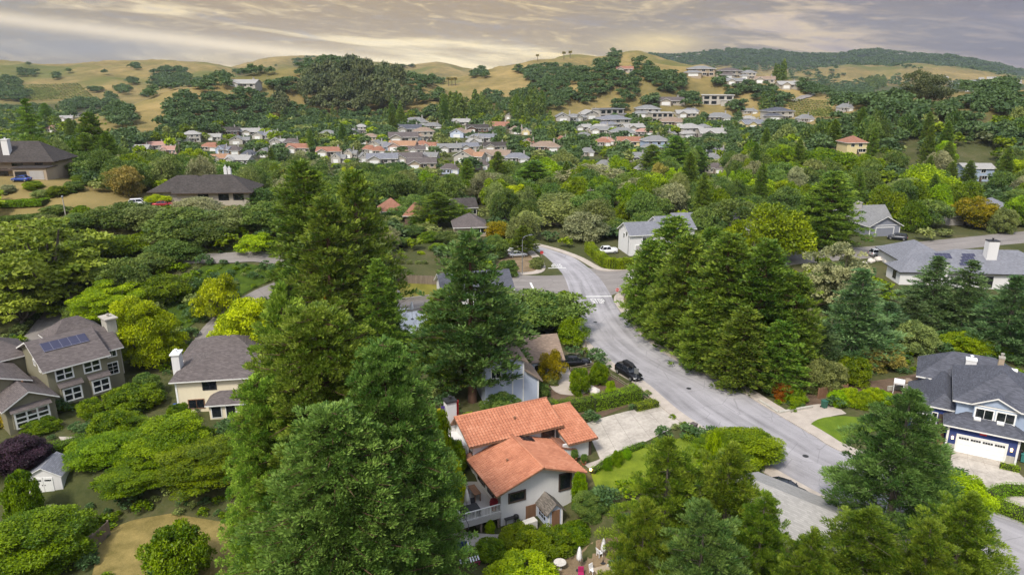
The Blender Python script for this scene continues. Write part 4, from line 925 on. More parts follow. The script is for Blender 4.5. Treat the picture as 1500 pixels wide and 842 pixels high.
    def garage(s, face, k, a, z, w_, h, mat='white', nx=4, ny=4, trim=None, wins=0):
        r, o, P = s.frame3(face, k); up = Vector((0,0,1)); c = P(a, z+h/2); mb = MB()
        for i in range(nx):
            for j in range(ny):
                mb.obox(c + r*(-w_/2+w_*(i+.5)/nx) + up*(-h/2+h*(j+.5)/ny) + o*.03, r*(w_/nx/2-.02), o*.03, up*(h/ny/2-.02))
        mb.obox(c + o*.015, r*w_/2, o*.012, up*h/2)
        d = mb.build('garage_door', M[mat], s.root)
        if trim:
            fm = MB()
            for q in (-1, 1): fm.obox(c + r*q*(w_/2+.09) + o*.05, r*.09, o*.05, up*h/2)
            fm.obox(c + up*(h/2+.1) + o*.05, r*(w_/2+.18), o*.05, up*.1); fm.build('garage_frame', M[trim], s.root)
        for i in range(wins):
            q = MB()
            for j in range(4): q.obox(c + up*(h/2-.27) + r*(-w_/2+w_*(i+.5)/wins + (j-1.5)*.26) + o*.066, r*.115, o*.004, up*.13)
            q.build('window_row', M['glass'], d)
        return d
    def chimney(s, u0, u1, v0, v1, z0, z1, mat, cap='concrete', capw=.12, parent=None):
        c = MB().box(u0, u1, v0, v1, z0, z1).build('chimney', M[mat], parent or s.roofobj)
        k = MB().box(u0-capw, u1+capw, v0-capw, v1+capw, z1+.002, z1+.18)
        k.lathe([(.16, 0), (.16, .35), (.22, .36), (.22, .44)], 10, ((u0+u1)/2, (v0+v1)/2, z1+.18)); k.build('chimney_cap', M[cap], c); return c
    def solar(s, P0, du, dv, nu, nv, name='solar_panel'):
        """panel field: corner, two edge vectors, cells"""
        P0, du, dv = map(Vector, (P0, du, dv)); n = du.cross(dv).normalized(); n = n if n.z > 0 else -n
        top = [P0+n*.1, P0+du+n*.1, P0+du+dv+n*.1, P0+dv+n*.1]; bot = [p-n*.05 for p in top]
        me = bpy.data.meshes.new(name); me.from_pydata(top+bot, [], [(0,1,2,3),(7,6,5,4),(0,4,5,1),(1,5,6,2),(2,6,7,3),(3,7,4,0)])
        ul = me.uv_layers.new(name='UVMap')
        for p in me.polygons:
            for li, q in zip(p.loop_indices, [(0,0),(nu,0),(nu,nv),(0,nv)]): ul.data[li].uv = q
        me.materials.append(M['solar']); return link(bpy.data.objects.new(name, me), s.roofobj)

def tile_slope(mb_uv, e0, e1, r0, r1, rib=.38, course=.40, amp=.10, step=.045):
    """barrel-tile sheet between an eave line e0-e1 and a ridge line r0-r1 (ribs run up the slope)"""
    e0, e1, r0, r1 = map(np.array, (e0, e1, r0, r1)); L = np.linalg.norm(e1-e0); D = np.linalg.norm(r0-e0)
    n = np.cross(e1-e0, r0-e0); n = n/np.linalg.norm(n); n = n if n[2] > 0 else -n
    nr = max(2, int(round(L/rib))); nc = max(2, int(round(D/course))); k = 8
    prof = [abs(math.sin(math.pi*j/k))**.7 for j in range(k)]
    V, F_, UV = [], [], []
    rows = []
    for c in range(nc):
        for q in (0, 1): rows.append(((c+q)/nc, step*(1-q), c+.5))
    for (f, lift, cr) in rows:
        for i in range(nr*k+1):
            g = i/(nr*k); p = (e0*(1-g)+e1*g)*(1-f) + (r0*(1-g)+r1*g)*f
            V.append(tuple(p + n*(lift + amp*prof[i % k]))); UV.append((g*nr, cr))
    w_ = nr*k+1
    for a in range(len(rows)-1):
        for i in range(w_-1): F_.append((a*w_+i, a*w_+i+1, (a+1)*w_+i+1, (a+1)*w_+i))
    return V, F_, UV
def tile_roof(slopes, parent, name='tile_covering'):
    V, F_, UV = [], [], []
    for sl in slopes:
        a, b, c = tile_slope(None, *sl); o = len(V); V += a; UV += c; F_ += [tuple(o+i for i in q) for q in b]
    me = bpy.data.meshes.new(name); me.from_pydata(V, [], F_); ul = me.uv_layers.new(name='UVMap')
    li = np.zeros(len(me.loops), dtype=np.int32); me.loops.foreach_get('vertex_index', li)
    ul.data.foreach_set('uv', np.array(UV, dtype=np.float32)[li].ravel()); me.materials.append(M['barrel_tile'])
    return link(bpy.data.objects.new(name, me), parent)

# ---- the terracotta house in the foreground
ox, oy = at(733.7, 770.4, -2.6)
h = House('terracotta_house', 'white stucco house with terracotta tile gables and raised wooden deck, beside the driveway', ox, oy, 0, 25.5, 'stucco_white', 'roof_terracotta', 'wood_brown')
HM = h
h.block(0, 9.1, 0, 7.3, -2.8, 1.85, 3.5, 'gable', 'v', .9)
h.block(-.1, 10.6, 7.3, 11.1, -2.6, 3.6, 5.0, 'shed', 'v', .7)
h.block(11.2, 14.0, 4.8, 11.0, -.4, 2.3, 3.7, 'shed', 'v', .6)
for a0, a1, v_, z_, zd, zb in ((-.1, 10.6, 11.1, 5.0, 3.2, -2.6), (11.2, 14.0, 11.0, 3.7, 2.3, -.4)):     # the short steep back slopes
    h.W.box(a0, a1, v_+.003, v_+1.6, zb, zd); q_ = [(a0-.7, v_+.002, z_+.21), (a1+.7, v_+.002, z_+.21), (a1+.7, v_+2.3, zd-.35), (a0-.7, v_+2.3, zd-.35)]
    h.RF.add(q_+[(p[0], p[1]-.06, p[2]-.2) for p in q_], [(0,1,2,3)], 0); h.RF.add(q_+[(p[0], p[1]-.06, p[2]-.2) for p in q_], [(4,5,6,7),(0,1,5,4),(1,2,6,5),(2,3,7,6),(3,0,4,7)], 1)
    h.W.add([(a0, v_, zd), (a0, v_+1.6, zd), (a0, v_, z_), (a1, v_, zd), (a1, v_+1.6, zd), (a1, v_, z_)], [(0,1,2), (3,5,4), (0,3,4,1), (1,4,5,2)])
h.W.box(-2.2, -.1, 9.0, 13.2, -2.6, 2.6); h.W.box(10.1, 11.3, 4.6, 4.8, -.2, 2.3)
h.done()
def slopes_of(a0, a1, b0, b1, ze, zr, axis, ov, th=.18, sides=(0, 1)):
    m = (zr-ze)/((b1-b0)/2); bm = (b0+b1)/2; A = (lambda a, b, z: (a, b, z)) if axis == 'u' else (lambda a, b, z: (b, a, z)); out = []
    zo = ze-m*ov+.02+th+.01; zt = zr+.02+th+.01
    for q, be in enumerate((b0-ov, b1+ov)):
        if q in sides: out.append((A(a0-ov, be, zo), A(a1+ov, be, zo), A(a0-ov, bm, zt), A(a1+ov, bm, zt)))
    return out
tile_roof(slopes_of(0, 6.4, 0, 9.1, 1.85, 3.5, 'v', .9), h.roofobj)
m_ = 1.4/3.8; tile_roof([((-.8, 6.6, 3.6-m_*.7+.225), (11.3, 6.6, 3.6-m_*.7+.225), (-.8, 11.1, 5.225), (11.3, 11.1, 5.225))], h.roofobj)
m_ = 1.4/6.2; tile_roof([((10.6, 4.2, 2.3-m_*.6+.225), (14.6, 4.2, 2.3-m_*.6+.225), (10.6, 11.0, 3.925), (14.6, 11.0, 3.925))], h.roofobj)
rc = MB(); rc.tube([(4.55, -.95, 3.77), (4.55, 7.0, 3.77)], .14, 8); rc.tube([(-.85, 11.1, 5.25), (11.35, 11.1, 5.25)], .14, 8); rc.tube([(10.55, 11, 3.95), (14.65, 11, 3.95)], .14, 8)
rc.build('ridge_tiles', M['barrel_tile'], h.roofobj, True)
# porch roof step by the entry
pr = MB(); pr.obox((10.9, 5.9, 1.62), (1.0, 0, -.38), (0, 1.4, 0), (.03, 0, .09)); pr.build('porch_roof', M['roof_terracotta'], h.root)
for a, z, w_, hh, nx, k in ((1.9, .05, 1.75, .95, 1, 0), (7.75, -.15, 1.3, 1.85, 1, 0)):
    h.win('f', 0, a, z, w_, hh, nx, 1, 'wood_dark', .16, .09)
h.win('f', 7.3, 9.5, 2.15, 1.5, 1.0, 2, 1, 'wood_dark', .14, .08)
h.win('l', -.1, 7.9, .4, .9, 1.9, 1, 1, 'wood_dark'); h.win('l', 0, 5.2, -.2, 1.8, 1.9, 2, 1, 'wood_dark'); h.win('l', 0, 2.6, -.2, 1.5, 1.9, 2, 1, 'wood_dark')
h.slab('basement_door', 'f', 0, 3.55, -2.6, 1.2, 1.6, 'wood_brown'); h.slab('corner_trim', 'f', 4.8, 13.82, -.3, .3, 2.5, 'wood_dark', .08)
h.slab('corner_trim', 'r', 14.0, 4.98, -.3, .3, 2.5, 'wood_dark', .08); h.garage('r', 14.0, 8.0, -.05, 4.9, 2.1, 'wood_brown', 4, 4)
h.slab('front_door', 'r', 10.6, 7.9, .0, 1.0, 2.1, 'wood_dark')
h.chimney(-1.15, .05, 12.6, 13.7, -2.6, 6.4, 'stucco_white', 'dark_metal')
v1 = MB(); v1.lathe([(.09, 0), (.09, .45), (.14, .46), (.14, .52)], 8, (2.2, 3.1, 2.75)); v1.build('vent_pipe', M['wood_brown'], h.roofobj)
v1 = MB(); v1.lathe([(.09, 0), (.09, .5), (.15, .51), (.15, .58)], 8, (5.9, 8.9, 4.3)); v1.build('vent_pipe', M['wood_brown'], h.roofobj)
v1 = MB(); v1.obox((6.2, 6.2, 3.2), (.75, 0, -.27), (0, .45, 0), (.05, 0, .13)); v1.build('skylight', M['glass'], h.roofobj)
# the raised deck, a part of the house
dk = MB(); dk.box(-4.6, -.02, -.2, 7.0, -.95, -.75); d_ = dk.build('deck', M['wall_greystucco'], h.root)
dk = MB(); dk.box(-4.62, -4.5, -.2, 7, -1.4, -.96); dk.box(-4.6, -.05, -.22, -.12, -1.4, -.96); dk.build('deck_skirt', M['wall_greystucco'], d_)
rl = MB()
def rail_run(p, q, mb, z0=-.75, h_=1.0, gap=.16):
    p, q = Vector(p), Vector(q); L = (q-p).length; n = int(L/gap)
    d = (q-p)/L
    mb.obox((p+q)/2 + Vector((0,0,z0+h_)), d*L/2, Vector((-d.y, d.x, 0))*.05, Vector((0,0,.03))); mb.obox((p+q)/2 + Vector((0,0,z0+.12)), d*L/2, Vector((-d.y, d.x, 0))*.03, Vector((0,0,.03)))
    for i in range(n+1):
        wd = .05 if i % 10 == 0 else .02
        mb.obox(p + d*(L*i/n) + Vector((0,0,z0+h_/2)), d*wd, Vector((-d.y, d.x, 0))*wd, Vector((0,0,h_/2)))
rail_run((-4.55, -.12, 0), (-.1, -.12, 0), rl); rail_run((-4.55, -.12, 0), (-4.55, 6.9, 0), rl)
rl.build('railing', M['white_trim'], d_)
for a, b in ((-4.4, 0), (-2.3, 0), (-.3, 0), (-4.4, 3.4), (-4.4, 6.6)):
    MB().box(a-.1, a+.1, b-.1, b+.1, -2.8, -.96).build('post', M['wood'], d_)
# the little shake-roofed cellar porch against the gable wall
p = House('cellar_porch', 'small blue-grey cellar porch with mossy shake roof against the white gable wall', HM.x, HM.y, 0, 25.5, 'wall_bluegrey', 'roof_shake', 'wood', cat='porch')
p.block(4.35, 6.15, -2.4, -.02, -2.7, -.75, .1, 'gable', 'v', .28, .12); p.done()
p.win('l', 4.35, -1.2, -2.1, 1.5, 1.0, 3, 2, 'wall_bluegrey', .08); p.slab('door', 'f', -2.4, 5.3, -2.6, .95, 1.9, 'wood_brown'); p.slab('corner_post', 'f', -2.4, 4.5, -2.6, .16, 1.9, 'white_trim', .07); p.slab('corner_post', 'f', -2.4, 6.05, -2.6, .16, 1.9, 'white_trim', .07)

# ---- olive house, lower left
x, y = at(165, 578); h = House('olive_house', 'two-storey olive-green house with brown shingle roof, white windows and solar panels', x, y, .6, 48, 'wall_olive', 'roof_brown')
h.block(-7.3, 0, 0, 11.4, -1.5, 5.5, 7.9, 'gable', 'u', .55); h.block(.0, 2.6, 2.2, 11, -1.5, 5.3, 7.2, 'gable', 'u', .45)
h.block(-13.1, -7.7, -3.1, 5, -1.5, 3.0, 4.5, 'gable', 'v', .5); h.block(-17.5, -9.2, 1.6, 9.5, -.5, 4.3, 6.0, 'gable', 'v', .5)
h.block(-16, -6.5, 9.8, 17, -.5, 5.2, 7.5, 'hip', 'u', .5); h.block(-3, 4, 12, 17, -.5, 5.2, 7.3, 'hip', 'u', .4)
h.W.box(-6.2, -3.6, -.6, -.002, .2, 2.7); h.W.box(-2.6, -.1, -.6, -.002, .2, 2.7)
h.RF.add([(-6.4,-.9,2.75),(-3.4,-.9,2.75),(-3.4,-.01,3.25),(-6.4,-.01,3.25)], [(0,1,2,3)]); h.RF.add([(-2.8,-.9,2.75),(.05,-.9,2.75),(.05,-.01,3.25),(-2.8,-.01,3.25)], [(0,1,2,3)])
h.W.box(-12.6, -8.4, -3.6, -3.102, .2, 2.5); h.RF.add([(-12.8,-3.95,2.5),(-8.2,-3.95,2.5),(-8.2,-3.11,2.95),(-12.8,-3.11,2.95)], [(0,1,2,3)])
h.done()
for a in (-5.3, -1.9): h.win('f', 0, a, 3.7, 1.85, 1.35, 2, 2, None, .18, mw=.16)
for a in (-4.9, -1.35): h.win('f', -.6, a, .75, 1.9, 1.55, 2, 2, None, .2, mw=.18)
h.win('f', -3.6, -10.5, .35, 3.5, 1.85, 3, 3, None, .2, mw=.2); h.win('l', -7.3, 4.9, 4.9, .6, .7, 2, 2, None, .13); h.win('l', -7.3, 2.9, 4.5, .6, .7, 2, 2, None, .13)
h.win('f', 2.2, 1.3, 1.6, 1.3, 1.6, 2, 3, None, .14); h.win('f', 2.2, 1.5, 4.2, 1.0, .9, 2, 1, None, .14); h.win('r', 2.6, 4.2, 1.4, 1.2, 1.4, 2, 2); h.win('r', 2.6, 8.4, 4, 1.2, 1.2, 2, 2)
h.chimney(2.4, 3.7, 5.2, 7.4, 0, 8.6, 'stone', 'concrete', .25)
m_ = 2.4/5.7; sl = lambda v: 5.5 + m_*v + .22
h.solar((-6.4, 2.9, sl(2.9)), (5.6, 0, 0), (0, 1.7, 1.7*m_), 5, 1)
h.slab('downpipe', 'r', -7.7, -2.2, .2, .12, 2.4, 'white', .12); vp = MB(); vp.lathe([(.12, 0), (.12, .4)], 8, (-9.9, 1.0, 4.2)); vp.lathe([(.12, 0), (.12, .4)], 8, (-10.4, 1.0, 4.2)); vp.build('vent_pipe', M['wood_brown'], h.roofobj)

# ---- cream house
x, y = at(262, 605); h = House('cream_house', 'cream two-storey house with brown hip roof and white chimney, half hidden by trees', x, y, -.2, 9, 'wall_cream', 'roof_brown')
h.block(0, 16, 0, 9, -.4, 4.95, 6.9, 'hip', 'u', .55); h.block(-1.2, 9, 8.4, 15.5, -.4, 4.6, 6.4, 'hip', 'u', .5); h.block(4.6, 10, -2.6, .0, -.4, 2.5, 3.5, 'hip', 'u', .4); h.block(13.5, 20, 2, 12, -.4, 4.95, 6.6, 'hip', 'u', .5)
h.done(); h.chimney(-1.0, -.02, 3.2, 4.8, -.3, 7.2, 'wall_white', 'white', .15); h.chimney(15.2, 16.2, 6, 7, 5.5, 8.3, 'wall_white', 'white', .1)
h.win('f', 0, 2.4, .8, 1.9, 1.2, 2, 1, 'wood_brown'); h.win('f', 0, 4.3, 3.4, 1.6, 1.1, 2, 1, 'dark_metal'); h.win('f', 0, 10.8, 3.2, 1.6, 1.2, 2, 1)
for a in (5.5, 7.3, 9.1): h.win('f', -2.6, a, .5, 1.15, 1.5, 1, 1)
h.slab('corner_board', 'f', 0, .12, -.3, .22, 5.2, 'white', .06)

# ---- white shed
x, y = at(45, 734, -2.6); x1, y1 = at(93, 734, -2.6)
h = House('garden_shed', 'small white shed with grey gable roof and double doors at lower left', x, y, T(x, y)-.0, 6, 'wall_white', 'roof_slate', 'white', cat='shed')
h.block(0, 3.7, 0, 3.3, -.3, 2.05, 3.05, 'gable', 'v', .22, .1); h.done()
for a in (1.25, 2.3):
    d = h.slab('door', 'f', 0, a, .05, 1.0, 1.85, 'white', .05); h.slab('door_window', 'f', -.052, a, 1.45, .7, .17, 'glass', .01, d); h.slab('handle', 'f', -.052, a+(.38 if a < 2 else -.38), .9, .06, .12, 'dark_metal', .03, d)

# ---- blue house on the right
x, y = at(1399, 661); h = House('blue_house', 'navy and pale blue house with charcoal shingle roof and white garage door', x, y, .05, -30, 'wall_blue', 'roof_charcoal', 'white_trim')
h.block(-1.2, 6.1, 0, 6, -.4, 3.5, 5.2, 'hip', 'u', .55); h.block(-3.1, -.7, 2.8, 13, -.4, 4.3, 5.4, 'hip', 'v', .4)
h.block(-5.4, -2.2, 3.6, 12.5, -.4, 2.9, 4.3, 'hip', 'v', .45); h.block(-4.6, 7, 11.6, 18.5, -.4, 4.6, 7.2, 'hip', 'u', .5)
h.done()
up = House('tmp', None, 0, 0, 0, 0, 'wall_paleblue', 'roof_charcoal', 'white_trim'); up.block(-.6, 8.2, 1.7, 13, 3.0, 6.1, 8.6, 'hip', 'u', .55); up.block(1.1, 5.3, 1.2, 4.2, 3.6, 6.1, 7.15, 'gable', 'v', .4)
up.W.build('upper_wall', M['wall_paleblue'], h.root); ur = up.RF.build('upper_roof', [M['roof_charcoal'], M['white_trim']], h.root); bpy.data.objects.remove(up.root)
h.garage('f', 0, 2.4, 0, 4.8, 2.15, 'white', 8, 4, 'white_trim', 4)
h.win('f', 1.2, 2.2, 4.35, 1.7, 1.15, 2, 1, 'white', .16); h.win('f', 1.2, 4.3, 4.35, 1.7, 1.15, 2, 1, 'white', .16)
h.slab('corner_board', 'f', 0, -1.08, -.3, .22, 3.7, 'white_trim', .06); h.slab('corner_board', 'f', 0, 5.95, -.3, .22, 3.7, 'white_trim', .06); h.slab('stone_facing', 'f', 0, -.55, -.3, .9, 1.2, 'stone', .05); h.slab('stone_facing', 'f', 0, 5.35, -.3, .9, 1.2, 'stone', .05)
h.slab('house_number', 'f', 0, 2.4, 2.75, .7, .3, 'red', .03)
h.slab('front_door', 'f', 2.8, -1.6, .9, 1.1, 2.3, 'wood_dark'); h.win('f', 2.8, -2.6, 1.0, .5, 2.2, 1, 2, 'white_trim'); h.win('f', 3.6, -4.2, .9, 1.3, 1.3, 2, 1, 'white_trim'); h.win('l', -5.4, 6.5, .9, 1.7, 1.3, 2, 1, 'white_trim')
for k in range(7): pass
st = MB()
for k in range(6): st.box(-2.9, -1.3, .2+k*.42, 2.78, -.3, .12+.14*k)
st.build('entry_steps', M['wood_brown'], h.root)
st = MB(); st.obox((-3.0, 1.4, 1.35), (0, 1.3, .42), (.07, 0, 0), (0, -.02, .1)); st.obox((-3.0, 1.4, .75), (0, 1.3, .42), (.05, 0, 0), (0, -.02, .45)); st.build('stair_rail', M['white'], h.root)
h.chimney(.3, 1.5, 13.0, 14.0, 5.5, 7.1, 'wall_white', 'white', .05); h.chimney(3.4, 4.0, 9.4, 10, 8, 9.3, 'wall_tan', 'concrete', .05)
for a, b, c in ((1.6, .9, 4.3), (3.9, .9, 4.3), (5.2, 9.6, 8.0)):
    MB().obox((a, b, c), (.35, 0, 0), (0, .22, .06), (0, -.02, .1)).build('roof_vent', M['white'], h.roofobj)
for a in (-.55, 5.35): # porch lanterns, lit in the photo
    l_ = MB().obox((a, -.16, 1.75), (.09, 0, 0), (0, .09, 0), (0, 0, .16)); 
    if 'lantern' not in M:
        t = NT('lantern'); e = t.n('ShaderNodeEmission'); e.inputs[0].default_value = (1, .55, .18, 1); e.inputs[1].default_value = 5; t.l(e.outputs[0], t.out.inputs[0]); M['lantern'] = t.m
    l_.build('wall_lamp', M['lantern'], h.root)

# ---- white modern house with panels
x, y = at(1330, 421); h = House('white_modern_house', 'long white rendered house with slate-grey roof, solar panels and tall white chimneys', x, y, 0, -4, 'wall_white', 'roof_slate', 'dark_metal')
h.block(5, 31, 0, 13, -.6, 3.5, 6.7, 'hip', 'u', .6); h.block(-1.0, 5.4, 2.0, 8.5, -.6, 3.0, 5.0, 'hip', 'u', .5); h.block(3.5, 14, 11, 24, -.4, 3.0, 5.9, 'hip', 'v', .7); h.block(24, 40, -3, 11, -.6, 3.4, 6.4, 'hip', 'u', .6)
h.done(); h.chimney(16.6, 18.7, 3.4, 5.0, 3.5, 9.3, 'wall_white', 'dark_metal', .06); h.chimney(5.0, 7.0, -1.0, -.02, -.5, 5.4, 'wall_white', 'dark_metal', .06)
m_ = 3.2/6.5
for k in range(4): h.solar((10.6+k*.55, 1.6+k*.9, 3.5+m_*(1.6+k*.9)+.2), (2.6, 0, 0), (0, .8, .8*m_), 3, 1)
h.solar((6.6, 3.6, 3.5+m_*3.6+.2), (3.2, 0, 0), (0, 1.5, 1.5*m_), 4, 2); h.solar((25.5, .2, 3.4+.43*3.2+.3), (4.2, 0, 0), (0, 2.2, .95), 4, 2)
h.win('f', 0, 9.5, 1.2, 2.0, 1.1, 2, 1, 'dark_metal'); h.win('f', 0, 22, 0, 3.6, 2.6, 3, 1, 'dark_metal'); h.win('f', 0, 15.6, .4, 2.2, 2.2, 2, 1, 'dark_metal'); h.win('l', -1, 4.6, .8, 1.4, 1.6, 1, 1, 'dark_metal'); h.win('f', -3, 29.5, .3, 3.2, 2.3, 2, 1, 'dark_metal')
MB().obox((25.6, 3.6, 5.4), (.5, 0, 0), (0, .4, .2), (0, -.05, .12)).build('skylight', M['white'], h.roofobj)
tb = MB(); tb.box(8, 30, -5.2, -.9, -.5, -.1); tb.build('terrace', M['concrete'], h.root)
# ---- grey house with the gabled garage
x, y = at(1272, 347); h = House('grey_gable_house', 'grey-blue house with a white-trimmed garage gable above the side street', x, y, 0, 9, 'wall_grey', 'roof_grey', 'white_trim')
h.block(0, 9.2, 0, 9, -.4, 3.0, 5.4, 'gable', 'v', .6); h.block(-6, 12, 8, 16, -.4, 3.0, 6.2, 'gable', 'u', .5); h.done()
h.garage('f', 0, 4.6, 0, 5.2, 2.4, 'wall_grey', 4, 4, 'white_trim'); h.chimney(2.5, 4.6, 11, 12, 5.2, 7.2, 'wall_greystucco'); h.slab('gable_band', 'f', 0, 4.6, 3.0, 8.6, .16, 'white_trim', .06)
h.slab('corner_board', 'f', 0, .12, -.2, .2, 3, 'white_trim', .06); h.slab('corner_board', 'f', 0, 9.08, -.2, .2, 3, 'white_trim', .06)
# ---- white corner house
x, y = at(922, 375); h = House('white_corner_house', 'white two-storey house with slate gable roof behind the yellow-green hedge', x, y, 0, 12, 'wall_white', 'roof_slate', 'white')
h.block(0, 13, 0, 8, -.4, 5.2, 7.4, 'gable', 'u', .45); h.block(9, 18, 2.5, 11, -.4, 5.6, 8.0, 'gable', 'u', .45); h.done()
h.win('l', 0, 4.2, 3.7, .9, 1.1, 1, 1, 'white'); h.win('l', 0, 2.4, 4.4, .9, 1.1, 1, 1, 'white'); h.garage('f', 0, 4.2, 0, 5.4, 2.5, 'wall_greystucco', 4, 4, 'white'); h.win('f', 0, 4.2, 3.2, 2, 1.2, 2, 1); h.slab('downpipe', 'l', 0, 1.0, 0, .12, 4.8, 'grey_metal', .1)  # grey door stands in for a garage recess, its shade put into the colour
# ---- pale blue-grey house in the middle
x, y = at(789, 588); h = House('pale_blue_house', 'pale blue-grey tall house with white corner boards and tan shake roof beside the mulch garden', x, y, 0, 14, 'wall_bluegrey', 'roof_tan', 'wood')
h.block(-7.5, -2.1, 0, 9, -1.5, 6.3, 7.6, 'gable', 'v', .5); h.block(-2.08, 0, 0, 5, -1, 3.4, 4.9, 'shed', '-u', .45); h.block(-2, 5.6, 7.5, 15, -.4, 2.9, 5.2, 'gable', 'u', .5); h.done()
for a in (-3.7, -2.2): h.slab('corner_board', 'f', 0, a, -1.3, .18, 7.4, 'white', .07)
h.slab('corner_board', 'f', 0, -.1, -.8, .18, 4.1, 'white', .07); h.slab('corner_board', 'f', 7.5, 5.5, -.3, .18, 3.1, 'white', .07); h.slab('band_board', 'f', 0, -4.5, 3.7, 4.6, .2, 'white', .06); h.win('f', 7.5, 2.2, 1, 1.4, 1.1, 2, 1, 'white'); h.garage('r', 5.6, 11.2, 0, 4.8, 2.2, 'wall_bluegrey', 4, 4, 'white'); h.win('f', 0, -6, 4.2, 1.2, 1.2, 2, 1, 'white')
# ---- half hidden white house left of the crossing
x, y = at(650, 452); h = House('white_hidden_house', 'white house with charcoal roof seen between branches left of the crossing', x, y, 0, 14, 'wall_white', 'roof_charcoal', 'white')
h.block(0, 13.5, 0, 9, -.4, 3.1, 5.6, 'gable', 'u', .5); h.block(2, 8, -4, 0, -.4, 2.9, 4.4, 'gable', 'v', .4); h.done(); h.win('f', 0, 11, 1, 1.8, 1.2, 2, 1); h.win('f', -4, 5, 1, 1.8, 1.2, 2, 1); h.slab('door', 'f', 0, 9.3, 0, 1, 2.1, 'wood_dark')
# ---- dark house on the left hill
x, y, z = ground(70, 264); h = House('dark_hillside_house', 'dark-roofed tan house with flat garage on the left hillside, cut by the frame edge', x, y, z, 4, 'wall_tan', 'roof_dark', 'wood_dark')
h.block(-22, -1.0, 5, 15, -2, 4.8, 8.6, 'hip', 'u', 1.2); h.block(-8, 0, 0, 5, -2, 2.9, None, 'flat', ov=.3); h.done()
h.garage('f', 0, -2.4, 0, 3.4, 2.3, 'wall_greystucco', 2, 4); h.slab('garage_shade_panel', 'f', 0, -6.2, 0, 2.8, 2.2, 'black'); h.win('f', 5, -4.2, 3.3, 1.8, 1.1, 2, 1, 'wood_dark'); h.win('f', 5, -9.5, 3, 2.6, 1.4, 2, 1, 'wood_dark'); h.win('f', 5, -13.5, .6, 2.6, 1.6, 2, 1, 'wood_dark'); h.slab('balcony', 'f', 5, -13.5, 1.9, 9, .25, 'wood_dark', 1.6)  # second bay is a solid black panel, painting in the shade of an open garage
h.chimney(-13, -11.4, 5.8, 7.2, 5, 9.4, 'wall_white', 'wall_white')
# ---- hipped house on the left hill
x, y, z = ground(228, 300); h = House('hipped_grey_house', 'low cream house with broad dark grey hip roof and twin chimney on the left hill', x, y, z, 5, 'wall_beige', 'roof_dark', 'wood_dark')
h.block(5, 21.5, 0, 10, -1.5, 3.1, 6.0, 'hip', 'u', 1.0); h.block(-1.5, 12, 3, 12, -1.5, 3.0, 5.6, 'hip', 'u', 1.0); h.done(); h.chimney(14.6, 15.3, 5.6, 6.4, 5.3, 7.6, 'wall_white', 'wall_white', .05); h.chimney(15.5, 16.2, 5.6, 6.4, 5.3, 7.3, 'wall_white', 'wall_white', .05)
h.win('f', 0, 19, .9, 2.2, 1.4, 2, 1, 'dark_metal'); h.win('f', 0, 15.6, .9, 2.2, 1.4, 2, 1, 'dark_metal'); h.win('f', 0, 11, .2, 2.2, 2.1, 2, 1, 'dark_metal'); h.garage('f', 3, 1.8, 0, 4.6, 2.3, 'wall_beige', 4, 4)
# ---- grey roof at the bottom
xa, ya = at(1122, 704, 3.2); xb, yb = at(1206, 738, 3.2); yw = math.degrees(math.atan2(yb-ya, xb-xa)); h = House('grey_roof_house', 'pale grey shingled roof at the bottom, between the pines', xa, ya, -.8, yw, 'wall_greystucco', 'roof_pale', 'white_trim')
h.block(-2, 11, -4.5, 3.2, -2, 2.4, 3.8, 'gable', 'u', .5); h.done(); h.win('f', -4.5, 2, .6, 1.6, 1.1, 2, 1); h.slab('door', 'f', -4.5, 5.5, -.6, 1, 2.1, 'wood_dark')
# ---- houses in the middle ground
def mid(name, label, px, py, wpx, roof, wall, yaw, lay='hip', depth=8, ze=2.9, zr=4.8, trim='white_trim', z=None):
    x, y, z = ground(px, py); s_ = axis_depth(y, z) / FOC; L = wpx * s_
    h = House(name, label, x - L/2*math.cos(R(yaw)), y - L/2*math.sin(R(yaw)), z, yaw, wall, roof, trim)
    if lay == 'hip': h.block(0, L, 0, depth, -1, ze, zr, 'hip', 'u', .6)
    elif lay == 'gable': h.block(0, L, 0, depth, -1, ze, zr, 'gable', 'u', .5)
    elif lay == 'front': h.block(0, L, 0, depth, -1, ze, zr, 'gable', 'v', .5)
    elif lay == 'hipg': h.block(0, L, 0, depth, -1, ze, zr, 'hip', 'u', .6); h.block(L*.1, L*.5, -3, 1, -1, ze-.1, zr-.5, 'gable', 'v', .5)
    h.done()
    f0 = 0 if lay != 'hipg' else 0
    h.win('f', f0, L*.7, .9, 1.8, 1.3, 2, 1); h.win('f', f0, L*.88, .9, 1.3, 1.3, 1, 1); h.slab('door', 'f', f0, L*.58, 0, 1, 2.1, 'wood_dark')
    if lay == 'hipg': h.garage('f', -3, L*.3, 0, min(4.6, L*.3), 2.2, 'white', 4, 4)
    return h
mid('brown_roof_house', 'brown shingle hip-roofed house beside the autumn orange tree', 690, 347, 46, 'roof_brown', 'wall_tan', 8, 'hip', 9, 2.9, 5.6)
mid('terracotta_roof_house', 'terracotta-roofed bungalow among trees, left of the olive conifer, rear of two', 578, 321, 30, 'roof_terracotta', 'wall_beige', 20, 'hip', 8, 2.9, 5.6)
mid('terracotta_roof_house', 'terracotta-roofed bungalow among trees, left of the olive conifer, front of two', 605, 328, 24, 'roof_terracotta', 'wall_brown', 0, 'hip', 8, 2.9, 5.4)
mid('dark_roof_house', 'dark brown roof between the olive conifer and grey-green oaks', 682, 318, 34, 'roof_dark', 'wall_beige', 15, 'gable', 9, 2.9, 5.0)
mid('slate_roof_house', 'slate-blue hip roof showing above the oaks at the road head', 808, 330, 36, 'roof_slate', 'wall_beige', -12, 'hip', 10, 2.9, 6.2)
